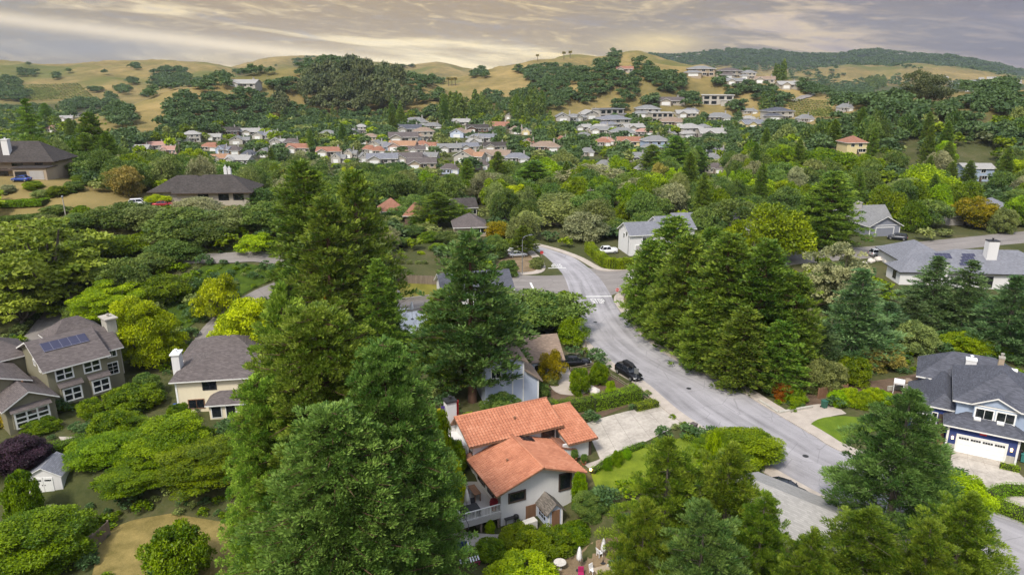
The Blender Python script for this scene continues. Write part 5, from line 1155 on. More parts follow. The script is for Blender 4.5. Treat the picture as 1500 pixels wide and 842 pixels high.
mid('small_gable_house', 'pale house with slate gable peeping over the roadside redwoods', 1108, 350, 34, 'roof_slate', 'wall_beige', 30, 'front', 9, 3.2, 6.0)
mid('grey_roof_cottage', 'grey-roofed white cottage left of the wide oak behind the redwoods', 1004, 345, 28, 'roof_slate', 'wall_white', 6, 'gable', 8, 3, 5.4)
mid('grey_bungalow', 'grey bungalow with slate roof at the right edge by the side street', 1462, 322, 46, 'roof_slate', 'wall_greystucco', 4, 'hip', 9, 3.2, 5.8)
mid('grey_carport_house', 'weathered grey house behind the golden-orange tree', 1410, 330, 44, 'roof_slate', 'wall_greystucco', 8, 'gable', 8, 2.8, 4.4)
h = mid('pale_blue_hillside_house', 'pale blue two-storey house at the foot of the right hillside', 1432, 266, 42, 'roof_pale', 'wall_paleblue', -4, 'gable', 8, 5.0, 6.4); h.win('f', 0, 3, 3.4, 1.6, 1.2, 2, 1); h.win('f', 0, 7, 3.4, 1.6, 1.2, 2, 1)
h = mid('terracotta_mansion', 'yellow stucco mansion with terracotta hip roofs on the right, among dark trees', 1254, 226, 30, 'roof_terracotta', 'wall_yellow', 4, 'hip', 9, 5.0, 7.4); h.win('f', 0, 2.5, 3.2, 1.5, 1.3, 2, 1); h.win('f', 0, 6, 3.2, 1.5, 1.3, 2, 1)
h2 = MB()
# ------------------------------------------------------------ cars
def paintm(n, c, metal=.3, rough=.28): M[n] = plain(n, c, .04, 1, rough, .6, metal); return M[n]
paintm('car_black', (.012, .012, .015)); paintm('car_white', (.75, .75, .76), 0); paintm('car_silver', (.52, .53, .55), .5); paintm('car_grey', (.07, .075, .09)); paintm('car_blue', (.03, .07, .30)); paintm('car_red', (.32, .02, .03)); paintm('car_dark', (.03, .034, .045))
paintm('headlamp', (.75, .76, .78), .2, .12); paintm('taillamp', (.40, .012, .012), 0, .25); paintm('plate', (.6, .6, .58), 0, .5); paintm('rim', (.45, .45, .47), .7, .35)
def loft(mb, secs, m=0, close=True):
    """secs: list of rings (same point count) -> skin"""
    n = len(secs[0]); vs = [p for s in secs for p in s]; fs = [(i*n+k, i*n+(k+1) % n, (i+1)*n+(k+1) % n, (i+1)*n+k) for i in range(len(secs)-1) for k in range(n)]
    if close: fs += [tuple(range(n)), tuple(range((len(secs)-1)*n, len(secs)*n))]
    return mb.add(vs, fs, m)
def make_car(kind, L=4.7, Wd=1.85, H=1.7, style='suv', paint='car_black', box=False):
    root = empty(kind); hw = Wd/2; f = L/2
    gc = .20                                     # x forwards
    hood = .98 if style != 'sedan' else .84
    belt = hood + .10
    st = {'suv': [(-f, .62, .55, .95), (-f+.12, .96, .30, belt), (-f+.9, 1, .26, belt+.02), (0, 1, .25, belt), (f-1.35, 1, .26, hood+.04), (f-.55, .97, .28, hood-.05), (f-.12, .90, .32, hood-.22), (f, .68, .42, hood-.34)],
          'sedan': [(-f, .70, .50, .80), (-f+.15, .95, .28, .92), (-f+1.0, 1, .24, .93), (0, 1, .23, .92), (f-1.35, 1, .24, .88), (f-.55, .97, .25, .80), (f-.12, .88, .30, .66), (f, .66, .36, .56)]}['sedan' if style == 'sedan' else 'suv']
    b = MB(); secs = []
    for x, wf, zb, zt in st:
        w_ = hw*wf; zm = zb + (zt-zb)*.55
        secs.append([(x,-w_*.90,zb),(x,-w_*.99,zb+.12),(x,-w_,zm),(x,-w_*.96,zt-.06),(x,-w_*.86,zt),(x,0,zt+.03),(x,w_*.86,zt),(x,w_*.96,zt-.06),(x,w_,zm),(x,w_*.99,zb+.12),(x,w_*.90,zb)])
    loft(b, secs)
    if style == 'suv': cab = (-f+.10, -f+.50, f-1.95, f-1.35)
    elif style == 'pickup': cab = (-f+1.75, -f+1.95, f-1.95, f-1.40)
    else: cab = (-f+.55, -f+1.35, f-2.15, f-1.30)
    zt0 = st[2][3]; w0, w1 = hw*.90, hw*.74
    # roof panel + pillars in paint, glass between
    b.add([(cab[1],-w1,H-.05),(cab[2],-w1,H-.05),(cab[2],w1,H-.05),(cab[1],w1,H-.05),(cab[1]+.05,-w1*.93,H),(cab[2]-.1,-w1*.93,H),(cab[2]-.1,w1*.93,H),(cab[1]+.05,w1*.93,H)], [(4,5,6,7),(0,1,5,4),(1,2,6,5),(2,3,7,6),(3,0,4,7),(3,2,1,0)])
    for s in (-1, 1):
        for xa, xb in ((cab[0], cab[1]), (cab[3], cab[2]), ((cab[0]+cab[3])/2, (cab[1]+cab[2])/2)):
            b.tube([(xa, s*w0, zt0-.02), (xb, s*w1, H-.04)], .045, 5)
    if style == 'pickup':
        for s in (-1, 1): b.box(-f+.12, cab[0], s*hw*.88-.05, s*hw*.88+.05, zt0-.02, zt0+.10)
        b.box(-f+.1, -f+.16, -hw*.9, hw*.9, zt0-.02, zt0+.10)
    body = b.build('body', M[paint], root, True)
    g = MB(); g.add([(cab[0],-w0*.985,zt0-.03),(cab[3],-w0*.985,zt0-.03),(cab[3],w0*.985,zt0-.03),(cab[0],w0*.985,zt0-.03),(cab[1],-w1*.985,H-.045),(cab[2],-w1*.985,H-.045),(cab[2],w1*.985,H-.045),(cab[1],w1*.985,H-.045)], [(0,1,5,4),(1,2,6,5),(2,3,7,6),(3,0,4,7),(4,5,6,7)])
    g.build('windows', M['glass'], root)
    wr = .36 if style != 'sedan' else .33
    for x in (-f+.85, f-.88):
        for s in (-1, 1):
            w_ = MB(); w_.lathe([(wr*.6, -.12), (wr*.94, -.12), (wr, -.08), (wr, .08), (wr*.94, .12), (wr*.6, .12)], 18)
            ty = w_.build('wheel', M['rubber'], root, False); ty.location = (x, s*(hw-.10), wr); ty.rotation_euler = (math.pi/2, 0, 0)
            r_ = MB(); r_.lathe([(wr*.15, -.126), (wr*.6, -.126), (wr*.62, 0), (wr*.6, .126), (wr*.15, .126)], 12); r_.build('rim', M['rim'], ty)
    zh = st[-2][3]-.10
    for s in (-1, 1):
        MB().obox((f-.10, s*hw*.66, zh), (.07, -s*.05, 0), (0, .20, 0), (0, 0, .075)).build('headlight', M['headlamp'], root)
        MB().obox((-f+.06, s*hw*.76, .88 if style != 'sedan' else .78), (.06, 0, 0), (0, .11, 0), (0, 0, .13 if style == 'suv' else .07)).build('taillight', M['taillamp'], root)
        MB().obox((cab[3]-.25, s*(hw+.05), zt0+.07), (.06, 0, 0), (0, .11, 0), (0, 0, .08)).build('mirror', M[paint], root)
    MB().obox((-f-.012, 0, .70), (.008, 0, 0), (0, .16, 0), (0, 0, .08)).build('number_plate', M['plate'], root); MB().obox((f+.004, 0, .46), (.01, 0, 0), (0, .16, 0), (0, 0, .08)).build('number_plate', M['plate'], root)
    MB().obox((f-.03, 0, .40), (.05, 0, 0), (0, hw*.62, 0), (0, 0, .08)).build('grille', M['black'], root)
    if box:
        q = MB(); loft(q, [[(x, s*w_, z) for s, z in ((-1,H+.12),(-1,H+.12+h_*.6),(-.8,H+.12+h_),(.8,H+.12+h_),(1,H+.12+h_*.6),(1,H+.12))] for x, w_, h_ in ((-1.25,.36,.30),(-1.1,.43,.40),(.4,.43,.40),(1.0,.32,.22),(1.1,.25,.12))])
        q.build('roof_box', M['black'], root)
        q = MB(); q.box(-.75,-.68,-.62,.62,H+.02,H+.12); q.box(.35,.42,-.62,.62,H+.02,H+.12); q.build('roof_rack', M['dark_metal'], root)
    return root
def car(kind, label, px, py, head, z=None, cat='car', group=None, **kw):
    c = make_car(kind, **kw)
    if z is None:
        g_ = ground(px, py); c.location = (g_[0], g_[1], g_[2] + .06)
    else: x, y = at(px, py, z); c.location = (x, y, z + .04)
    c.rotation_euler = (0, 0, R(head)); tag(c, label, cat, group); BLOCK.append((c.location.x, c.location.y, 3)); return c
car('parked_suv', 'black SUV with black roof box parked at the kerb below the crossing', 921, 551, -62, 0, style='suv', L=4.9, Wd=1.95, H=1.72, paint='car_black', box=True)
car('parked_sedan', 'black sedan parked in the pale blue house driveway', 842, 534, 8, 0, style='sedan', L=4.9, Wd=1.85, H=1.45, paint='car_black')
car('pickup_truck', 'white double-cab pickup on the corner house drive behind the hedge', 888, 371, 190, 0, cat='pickup', style='pickup', L=5.6, Wd=1.95, H=1.8, paint='car_white')
car('parked_suv', 'dark SUV in front of the grey garage gable', 1314, 351, 150, .05, style='suv', L=4.9, Wd=1.95, H=1.75, paint='car_dark')
car('parked_suv', 'silver SUV parked on the side street behind the white modern house', 1287, 375, 8, .05, style='suv', L=4.8, Wd=1.9, H=1.8, paint='car_silver')
car('parked_suv', 'white SUV beside the corner island, left of two', 741, 370, 10, 0, style='suv', paint='car_white')
car('parked_sedan', 'silver sedan beside the corner island, right of two', 758, 376, 15, 0, style='sedan', H=1.45, paint='car_silver')
car('parked_suv', 'white SUV beside the hipped grey-roof house', 205, 302, 20, style='suv', paint='car_white')
car('parked_sedan', 'blue sedan under the hipped grey roof beside the white SUV', 226, 301, 15, style='sedan', H=1.45, paint='car_blue')
car('parked_sedan', 'dark red sedan at the end of the cars by the hipped grey-roof house', 240, 303, 20, style='sedan', H=1.45, paint='car_red')
car('parked_sedan', 'blue sedan parked in front of the dark hillside house', 32, 266, 175, style='sedan', H=1.45, paint='car_blue')
car('parked_sedan', 'dark sedan parked at the kerb above the pale grey roof', 1150, 723, -36, 0, style='sedan', H=1.45, paint='car_dark')
# ------------------------------------------------------------ street furniture
def thing(name, label, cat, x, y, z, rz=0, group=None): return empty(name, (x, y, z), R(rz), label, cat, group)
def oct_(r, n=8, ph=math.pi/8): return [(r*math.cos(ph+2*math.pi*k/n), r*math.sin(ph+2*math.pi*k/n)) for k in range(n)]
def letters(word, w_, h_, mat, parent, y, zc, name='lettering'):
    mb = MB(); n = len(word)
    for i, ch in enumerate(word):
        for a0, b0, a1, b1 in GL[ch]:
            x0 = (i-n/2)*w_*1.3 + .15*w_
            mb.add([(x0+a0*w_, y, zc+(b0-.5)*h_), (x0+a1*w_, y, zc+(b0-.5)*h_), (x0+a1*w_, y, zc+(b1-.5)*h_), (x0+a0*w_, y, zc+(b1-.5)*h_)], [(0,1,2,3)])
    return mb.build(name, mat, parent)
def stop_sign(px, py, rz, label):
    x, y = at(px, py, .1); t_ = thing('stop_sign', label, 'sign', x, y, .1, rz)
    MB().tube([(0,0,0),(0,0,2.75)], .035, 8).build('post', M['grey_metal'], t_)
    for nm, r_, m_, d in (('sign_border', .42, 'white', .0), ('sign_plate', .385, 'red', .006)):
        pts = oct_(r_); mb = MB(); mb.add([(a, -.05-d, 2.35+b) for a, b in pts] + [(a, -.035-d*.5, 2.35+b) for a, b in pts], [tuple(range(8)), tuple(range(8, 16))[::-1]] + [(k, (k+1) % 8, 8+(k+1) % 8, 8+k) for k in range(8)])
        mb.build(nm, M[m_], t_)
    letters('STOP', .115, .22, M['white'], t_, -.064, 2.35)
stop_sign(903.5, 441, 8, 'red octagonal stop sign facing the camera, right of the painted STOP')
x, y = at(793.5, 384, .1); t_ = thing('stop_sign', 'stop sign seen from behind on the corner island', 'sign', x, y, .1, 190)
MB().tube([(0,0,0),(0,0,2.75)], .035, 8).build('post', M['grey_metal'], t_); pts = oct_(.42)
MB().add([(a, -.05, 2.35+b) for a, b in pts] + [(a, -.035, 2.35+b) for a, b in pts], [tuple(range(8)), tuple(range(8, 16))[::-1]] + [(k, (k+1) % 8, 8+(k+1) % 8, 8+k) for k in range(8)]).build('sign_plate', [M['red']], t_)
x, y = at(931, 566, .1); t_ = thing('speed_sign', 'grey-backed traffic sign on a pole in front of the black SUV', 'sign', x, y, .1, 150)
MB().tube([(0,0,0),(0,0,2.9)], .035, 8).build('post', M['grey_metal'], t_); MB().box(-.32,.32,-.05,-.03,2.0,2.85).build('sign_plate', M['grey_metal'], t_)
x, y = at(929, 399, .1); t_ = thing('street_name_sign', 'green street name sign on a pole at the hedge corner', 'sign', x, y, .1, 20)
MB().tube([(0,0,0),(0,0,3.0)], .035, 8).build('post', M['grey_metal'], t_); M['sign_green'] = plain('sign_green', (.02, .22, .06), .05, 2, .5); MB().box(-.5,.5,-.02,.02,3.0,3.25).build('sign_plate', M['sign_green'], t_); MB().box(-.02,.02,-.5,.5,3.27,3.52).build('sign_plate', M['sign_green'], t_)
x, y = at(765, 401, .1); t_ = thing('street_lamp', 'grey street lamp post on the corner island', 'street lamp', x, y, .1, 20)
MB().tube([(0,0,0),(0,0,4),(0,0,7.6),(.15,0,8.2),(.7,0,8.55),(1.6,0,8.7)], [.11,.09,.07,.06,.05,.045], 8).build('post', M['grey_metal'], t_); MB().obox((1.95,0,8.7), (.4,0,.02), (0,.16,0), (0,0,.07)).build('lamp_head', M['grey_metal'], t_)
def upole(px, py, h_, label, z=None):
    x, y, z = ground(px, py); t_ = thing('utility_pole', label, 'pole', x, y, z, 25)
    MB().tube([(0,0,-.5),(0,0,h_)], [.18,.12], 8).build('post', M['wood'], t_); MB().box(-1.1,1.1,-.06,.06,h_-.9,h_-.75).build('crossarm', M['wood'], t_)
    q = MB()
    for a in (-1,-.4,.4,1): q.lathe([(.05,0),(.07,.08),(.04,.18)], 8, (a,0,h_-.75))
    q.build('insulators', M['white'], t_); MB().lathe([(.2,0),(.22,.1),(.22,.7),(.18,.8)], 10, (.3,0,h_-2.2)).build('transformer', M['grey_metal'], t_)
upole(863, 330, 11, 'wooden utility pole with crossarm among the oaks above the road')
upole(265, 238, 11, 'utility pole standing above the valley roofs at left')
x, y, z = ground(97, 320); t_ = thing('lamp_post', 'pale concrete post on the dry bank at left', 'post', x, y, z); MB().tube([(0,0,-.3),(0,0,4.6)], [.14,.1], 8).build('post', M['concrete'], t_); MB().lathe([(.2,0),(.24,.1),(.2,.35),(.06,.45)], 10, (0,0,4.6)).build('lamp_head', M['grey_metal'], t_)
def bin_(px, py, mat, label, rz=0, group=None):
    x, y = at(px, py, .05); t_ = thing('wheelie_bin', label, 'bin', x, y, max(.05, T(x, y)), rz, group)
    loft(MB(), []) if False else None
    b = MB(); loft(b, [[(-.24,-.28,.08),(.24,-.28,.08),(.24,.28,.08),(-.24,.28,.08)], [(-.30,-.36,1.0),(.30,-.36,1.0),(.30,.36,1.0),(-.30,.36,1.0)]]); b.build('bin_body', M[mat], t_)
    MB().obox((0,.02,1.04), (.33,0,0), (0,.41,0), (0,-.02,.04)).build('lid', M[mat], t_)
    for s in (-1, 1): MB().tube([(s*.22,.34,.12),(s*.30,.34,.12)], .12, 10).build('wheel', M['rubber'], t_)
M['bin_brown'] = plain('bin_brown', (.10, .085, .08), .1, 2, .5); M['bin_green'] = plain('bin_green', (.03, .11, .075), .1, 2, .5); M['bin_teal'] = plain('bin_teal', (.05, .20, .18), .1, 2, .5)
bin_(1016, 631, 'bin_brown', 'brown wheelie bin at the kerb beside the yellow shrub', 40); bin_(1207, 597, 'bin_green', 'dark green wheelie bin at the end of the curved drive', 20)
bin_(1491, 672, 'bin_brown', 'brown wheelie bin right of the white garage door', -30); bin_(1498, 676, 'bin_teal', 'teal-lidded bin at the right edge beside the brown one', -30)
bin_(258, 603, 'car_blue', 'blue bin at the corner of the cream house', 10)
# ------------------------------------------------------------ fences and walls
def fence(name, label, pts, z, h_, mat, gap=.16, cat='fence', post=2.4, solid=True):
    P = [Vector((*at(a, b, z), 0)) for a, b in pts]; o = P[0]; t_ = thing(name, label, cat, o.x, o.y, 0)
    bd = MB(); 
    for p, q in zip(P, P[1:]):
        L = (q-p).length; d = (q-p)/L; n_ = Vector((-d.y, d.x, 0))
        if solid:
            k = max(1, int(L/gap))
            for i in range(k):
                c = p + d*(L*(i+.5)/k) - o; zz_ = T(c.x+o.x, c.y+o.y); hh = h_ + random.uniform(-.04, .04)
                bd.obox(c + Vector((0,0,zz_+hh/2)), d*(L/k/2-.008), n_*.018, Vector((0,0,hh/2)))
        else:
            for f_ in (.45, .85):
                c0 = p-o; c1 = q-o; bd.tube([c0+Vector((0,0,T(p.x,p.y)+h_*f_)), c1+Vector((0,0,T(q.x,q.y)+h_*f_))], .05, 6)
        m_ = max(1, int(L/post))
        for i in range(m_+1):
            c = p + d*(L*i/m_) - o + n_*.06; zz_ = T(c.x+o.x, c.y+o.y)
            MB().box(c.x-.06, c.x+.06, c.y-.06, c.y+.06, zz_-.1, zz_+h_+.08).build('post', M[mat], t_)
    bd.build('boards' if solid else 'rails', M[mat], t_); return t_
fence('wooden_fence', 'weathered plank fence behind the olive-green lawn, right of the tall redwoods', [(572,413),(605,415.5),(640,417)], 0, 1.9, 'wood')
fence('wooden_fence', 'grey plank fence at the corner of the dry back lawn', [(118,812),(140,803),(162,783)], -2.6, 1.7, 'wood')
fence('rail_fence', 'low post and rail fence along the kerb of the mulch garden', [(836,545),(868,538),(905,560),(950,590)], .0, .8, 'wood', solid=False, post=2.2)
fence('rail_fence', 'low rail fence behind the black sedan', [(826,522),(846,524),(857,518),(858,508)], .0, .8, 'wood', solid=False, post=2.2)
fence('rail_fence', 'row of fence posts on the dry bank below the hipped grey-roof house', [(143,311),(170,306),(198,301)], 14, 1.0, 'wood', solid=False, post=2.0)
fence('wooden_fence', 'brown fence glimpsed beyond the roadside redwoods', [(1030,358),(1056,357)], 0, 1.8, 'wood')
fence('wooden_fence', 'reddish fence panel behind the green bin', [(1198,584),(1216,580),(1240,578)], 0, 1.6, 'wood_brown')
def wallrun(label, pts, z, h_, mat='concrete', th=.25):
    P = [Vector((*at(a, b, z), 0)) for a, b in pts]; o = P[0]; t_ = thing('retaining_wall', label, 'wall', o.x, o.y, 0); mb = MB()
    for p, q in zip(P, P[1:]):
        d = (q-p).normalized(); c = (p+q)/2-o; n_ = Vector((-d.y, d.x, 0)); zz_ = min(T(p.x, p.y), T(q.x, q.y)); mb.obox(c+Vector((0,0,zz_+h_/2-.1)), d*((q-p).length/2), n_*th/2, Vector((0,0,h_/2+.1)))
    mb.build('wall', M[mat], t_)
wallrun('pale retaining wall below the olive-green lawn', [(572,444),(600,441),(630,437)], 0, .8); wallrun('second pale wall behind the white patio chairs', [(580,460),(610,455),(635,451)], 0, .6)
wallrun('stone garden wall on the slope above the blue house', [(1300,572),(1340,568),(1392,560)], 0, .7, 'stone'); wallrun('low stone edge of the curved drive bed', [(1112,588),(1140,606),(1190,597)], 0, .35, 'stone', .3)
# ------------------------------------------------------------ hedges
def hedge(label, pts, z, w_, h_, leaf, seed, px=True, n_m2=110, ls=.13, name='hedge'):
    rng = np.random.default_rng(seed); P = np.array([(ground(a, b)[:2] if z == 'g' else at(a, b, z)) for a, b in pts]) if px else np.array(pts, float)
    P = catmull(P, 6); n = len(P); d = np.gradient(P, axis=0); d /= np.linalg.norm(d, axis=1)[:, None]; nr = np.stack([-d[:, 1], d[:, 0]], -1)
    L = np.linalg.norm(np.diff(P, axis=0), axis=1).sum(); o = P[0]; zz_ = T(*o)
    N = int(L*(w_+2*h_)*n_m2)
    t_ = rng.random(N)*(n-1); i = t_.astype(int).clip(0, n-2); f = (t_-i)[:, None]
    c = P[i]*(1-f)+P[i+1]*f; nn = nr[i]
    s = rng.random(N)*(w_+2*h_); side = np.where(s < h_, -1, np.where(s > h_+w_, 1, 0))
    off = np.where(side == 0, s-h_-w_/2, side*w_/2); hz = np.where(side == 0, h_, np.where(side < 0, s, s-h_-w_))
    lump = 1 + .05*np.sin(t_*.9+seed) + .03*np.sin(t_*2.1)
    C = np.stack([c[:, 0]+nn[:, 0]*off*lump-o[0], c[:, 1]+nn[:, 1]*off*lump-o[1], hz*lump], -1) + rng.normal(size=(N, 3))*.06
    C[:, 2] = np.maximum(C[:, 2], .03) + (terrain(c[:, 0], c[:, 1]) - zz_)
    nd = np.stack([nn[:, 0]*side, nn[:, 1]*side, (side == 0)*1.0+.25], -1)
    A = rnd(N, rng) + nd*.6 + [0, 0, .4]
    V, F_, tt = leaves(C, A, norm(nd + rnd(N, rng)*.8), ls*(.6+.8*rng.random(N)), ls*.5, np.clip(rng.random(N)*.6+.2+.2*np.sin(t_*1.1+off), 0, 1))
    root = empty(name, (o[0], o[1], zz_), 0, label, 'hedge')
    link(bpy.data.objects.new('foliage', mesh_np('hedge_foliage', V, F_, [M['leaf_'+leaf]], tt)), root)
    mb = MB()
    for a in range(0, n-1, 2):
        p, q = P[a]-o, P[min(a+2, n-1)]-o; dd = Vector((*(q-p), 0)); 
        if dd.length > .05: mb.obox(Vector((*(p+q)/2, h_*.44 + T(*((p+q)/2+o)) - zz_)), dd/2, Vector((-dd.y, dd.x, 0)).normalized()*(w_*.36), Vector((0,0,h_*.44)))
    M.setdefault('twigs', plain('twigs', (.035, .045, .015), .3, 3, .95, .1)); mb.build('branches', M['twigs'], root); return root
hedge('long yellow-green clipped hedge round the white corner house', [(862,368),(876,382),(890,392),(905,394),(925,393),(948,391)], 0, 2.0, 2.3, 'hedge_yellow', 1, ls=.22)
hedge('long clipped green hedge above the driveway, left half', [(808,606),(835,603),(868,598)], 0, 1.7, 1.7, 'hedge', 2)
hedge('clipped green hedge above the driveway, taller right half', [(868,600),(900,593),(934,584)], 0, 1.9, 2.0, 'hedge', 3)
hedge('low yellow-green hedge beside the pavement at the driveway mouth', [(930,601),(945,598),(962,594)], 0, 1.3, .9, 'hedge_yellow', 4)
hedge('broad clipped hedge in the bottom right island', [(1452,742),(1480,752),(1530,772)], 0, 2.4, .9, 'hedge', 5); hedge('clipped hedge along the top of the bottom right island', [(1450,732),(1475,722),(1520,726)], 0, 1.6, .9, 'hedge', 6)
hedge('small clipped hedge right of the white garage door', [(1464,684),(1480,688),(1492,690)], 0, 1.0, .6, 'hedge_yellow', 7); hedge('green hedge along the front lawn edge', [(868,693),(892,677),(915,664),(945,652)], 0, .9, .5, 'hedge', 8)
hedge('yellow-green low hedge at the foot of the front lawn', [(1003,642),(1020,648),(1040,660)], 0, 1.5, .8, 'hedge_yellow', 9)
hedge('clipped green hedge row on the left hill terrace', [(4,302),(40,301),(68,300)], 'g', 3, 1.2, 'hedge', 10, ls=.3); hedge('lower clipped hedge on the left hill terrace', [(0,324),(35,322),(62,320)], 'g', 2.5, .9, 'oak', 11, ls=.3)
hedge('clipped green hedge above the white shed', [(75,668),(100,660),(128,652)], 0, 1.8, 1.4, 'hedge', 12)
for i, (px, Y, top, w_) in enumerate([(1228,89,570,28),(1246,89.5,566,30),(1262,88.5,572,28),(1278,90,566,30),(1294,90,570,30)]):
    tree('shrub', 'shrub_a', px, Y, top, w_, leaf='lime', cat='shrub', label='round lime-green bush above the right front lawn, %s of five from the left' % ['first','second','third','fourth','fifth'][i], group='lime bushes above the right lawn')
# ------------------------------------------------------------ garden things
def boulder(px, py, z, r, mat, label, group=None):
    x, y = at(px, py, z); rng = np.random.default_rng(int(px*7+py)); bm = bmesh.new(); bmesh.ops.create_icosphere(bm, subdivisions=2, radius=r)
    for v in bm.verts: v.co *= 1 + .25*(rng.random()-.5); v.co.z *= .72
    me = bpy.data.meshes.new('boulder'); bm.to_mesh(me); bm.free(); me.materials.append(M[mat]); o = link(bpy.data.objects.new('boulder', me)); o.location = (x, y, T(x, y)+r*.35); o.rotation_euler = (0, 0, px); tag(o, label, 'boulder', group); return o
M['pale_rock'] = plain('pale_rock', (.55, .51, .46), .25, 2, .9, .2, 0, .4); M['brown_rock'] = plain('brown_rock', (.26, .2, .15), .3, 2, .9, .2, 0, .4)
boulder(871, 575, 0, .75, 'pale_rock', 'pale boulder on the mulch above the clipped hedge'); boulder(821, 591, 0, .3, 'pale_rock', 'small pale stone on the mulch by the pale blue house')
for px, py, r in ((1265,388,.8),(1276,384,.9),(1287,382,1.0),(1300,386,.9),(1256,394,.8),(1310,384,.7)): boulder(px, py, 0, r, 'pale_rock', 'white garden boulder beside the silver SUV', 'white boulders by the silver SUV')
boulder(621, 458, 0, 1.0, 'brown_rock', 'brown round boulder beside the white patio chairs')
for px, py in ((1330,560),(1345,563),(1318,566),(1372,558)): boulder(px, py, 0, .6, 'brown_rock', 'brown rock in the slope garden above the blue house', 'rocks above the blue house')
def parasol(label, x, y, z, h_=2.5, mat='canvas', open_=False):
    t_ = thing('parasol', label, 'parasol', x, y, z); MB().tube([(0,0,0),(0,0,h_)], .03, 8).build('pole', M['wood'], t_); MB().lathe([(.3,0),(.3,.06),(.06,.1),(.05,.3)], 14).build('base', M['dark_metal'], t_)
    mb = MB(); n = 16; prof = [(.05,h_+.05),(.13,h_-.2),(.20,h_-.7),(.26,h_-1.15),(.20,h_-1.45),(.10,h_-1.5)]
    vs = [(r_*(1+.22*(k % 2))*math.cos(2*math.pi*k/n), r_*(1+.22*(k % 2))*math.sin(2*math.pi*k/n), z_) for r_, z_ in prof for k in range(n)]
    mb.add(vs, [(i*n+k, i*n+(k+1) % n, (i+1)*n+(k+1) % n, (i+1)*n+k) for i in range(len(prof)-1) for k in range(n)]); mb.build('canopy', M[mat], t_, True)
M['canvas'] = plain('canvas', (.66, .62, .55), .08, 3, .9); M['white_cloth'] = plain('white_cloth', (.74, .73, .74), .05, 3, .9); M['magenta'] = plain('magenta_cloth', (.36, .02, .11), .1, 3, .9); M['navy_cloth'] = plain('navy_cloth', (.03, .045, .12), .1, 3, .9); M['terracotta_pot'] = plain('terracotta_pot', (.33, .13, .07), .15, 4, .85); M['oak_barrel'] = plain('barrel', (.12, .11, .10), .25, 3, .7)
def loc(u, v):
    c, s = math.cos(R(25.5)), math.sin(R(25.5)); return HM.x+u*c-v*s, HM.y+u*s+v*c
def table(label, x, y, z, w_, d, h_, mat, rz=0, name='garden_table'):
    t_ = thing(name, label, 'table', x, y, z, rz); MB().box(-w_/2,w_/2,-d/2,d/2,h_-.06,h_).build('tabletop', M[mat], t_)
    for a in (-1, 1):
        for b in (-1, 1): MB().box(a*(w_/2-.1)-.04, a*(w_/2-.1)+.04, b*(d/2-.1)-.04, b*(d/2-.1)+.04, 0, h_-.06).build('leg', M[mat], t_)
def chair(label, x, y, z, rz, mat, group=None):
    t_ = thing('garden_chair', label, 'chair', x, y, z, rz, group); MB().box(-.25,.25,-.25,.25,.42,.47).build('seat', M[mat], t_); MB().obox((0,.26,.72), (.25,0,0), (0,.03,.0), (0,.05,.26)).build('backrest', M[mat], t_)
    for a in (-1, 1):
        for b in (-1, 1): MB().box(a*.21-.025, a*.21+.025, b*.21-.025, b*.21+.025, 0, .42).build('leg', M[mat], t_)
def pot(label, x, y, z, leaf, r=.3, h_=.5, hf=.8):
    t_ = thing('potted_plant', label, 'plant', x, y, z); MB().lathe([(r*.65,0),(r,h_),(r*1.08,h_),(r*1.08,h_+.05),(r*.85,h_+.05)], 14).build('pot', M['terracotta_pot'], t_)
    o = link(bpy.data.objects.new('foliage', PROTO['shrub_a']['c']), t_); o.location = (0,0,h_*.9); o.scale = (hf, hf, hf); o.material_slots[0].link = 'OBJECT'; o.material_slots[0].material = M['leaf_'+leaf]
DZ = -.75
x, y = loc(-3.2, 1.6); parasol('closed white parasol on the wooden deck', x, y, DZ, 2.6); x, y = loc(-3.1, 1.0); table('dark garden table on the wooden deck', x, y, DZ, 1.9, 1.1, .75, 'dark_metal', 25)
for i, (u, v, r_) in enumerate(((-4.0, .4, 205), (-2.5, .3, 205), (-4.1, 1.7, 25), (-2.3, 1.9, 25))):
    x, y = loc(u, v); chair('dark garden chair round the deck table, %s' % ['front left','front right','back left','back right'][i], x, y, DZ, r_, 'dark_metal', 'chairs round the deck table')
x, y = loc(-1.5, 3.6); table('outdoor kitchen counter with orange-brown top on the deck', x, y, DZ, 2.0, .8, .95, 'wood_brown', 115, 'outdoor_counter')
x, y = loc(-.6, .5); pot('red flowering plant in a pot at the deck corner', x, y, DZ, 'redflower', .3, .45, 1.0)
def at_loc_px(px, py, z): return at(px, py, z)
x, y = at(702, 772, -2.6); t_ = thing('wooden_barrel', 'grey wooden barrel under the deck railing', 'barrel', x, y, T(x, y)); MB().lathe([(.33,0),(.42,.3),(.44,.5),(.42,.7),(.33,1.0),(.30,1.0),(.30,.97)], 16).build('staves', M['oak_barrel'], t_)
q = MB(); [q.lathe([(r_, z_), (r_+.012, z_), (r_+.012, z_+.05), (r_, z_+.05)], 16) for r_, z_ in ((.40,.2),(.44,.5),(.41,.75))]; q.build('hoops', M['dark_metal'], t_)
x, y = at(747, 768, -2.6); table('potting bench with pots against the white gable wall', x, y, T(x, y), 1.3, .6, .9, 'dark_metal', 25, 'potting_bench'); pot('terracotta pot plant under the potting bench end', x+.9, y-.3, T(x, y), 'oak', .25, .4, .5)
x, y = at(756, 766, -2.6); t_ = thing('kettle_grill', 'dark grill beside the cellar door', 'grill', x, y, T(x, y)); MB().lathe([(.05,.5),(.28,.62),(.33,.8),(.28,1.0),(.06,1.12)], 16).build('bowl', M['black'], t_)
for k in range(3): MB().tube([(.2*math.cos(k*2.1), .2*math.sin(k*2.1), .65), (.34*math.cos(k*2.1), .34*math.sin(k*2.1), 0)], .02, 6).build('leg', M['dark_metal'], t_)
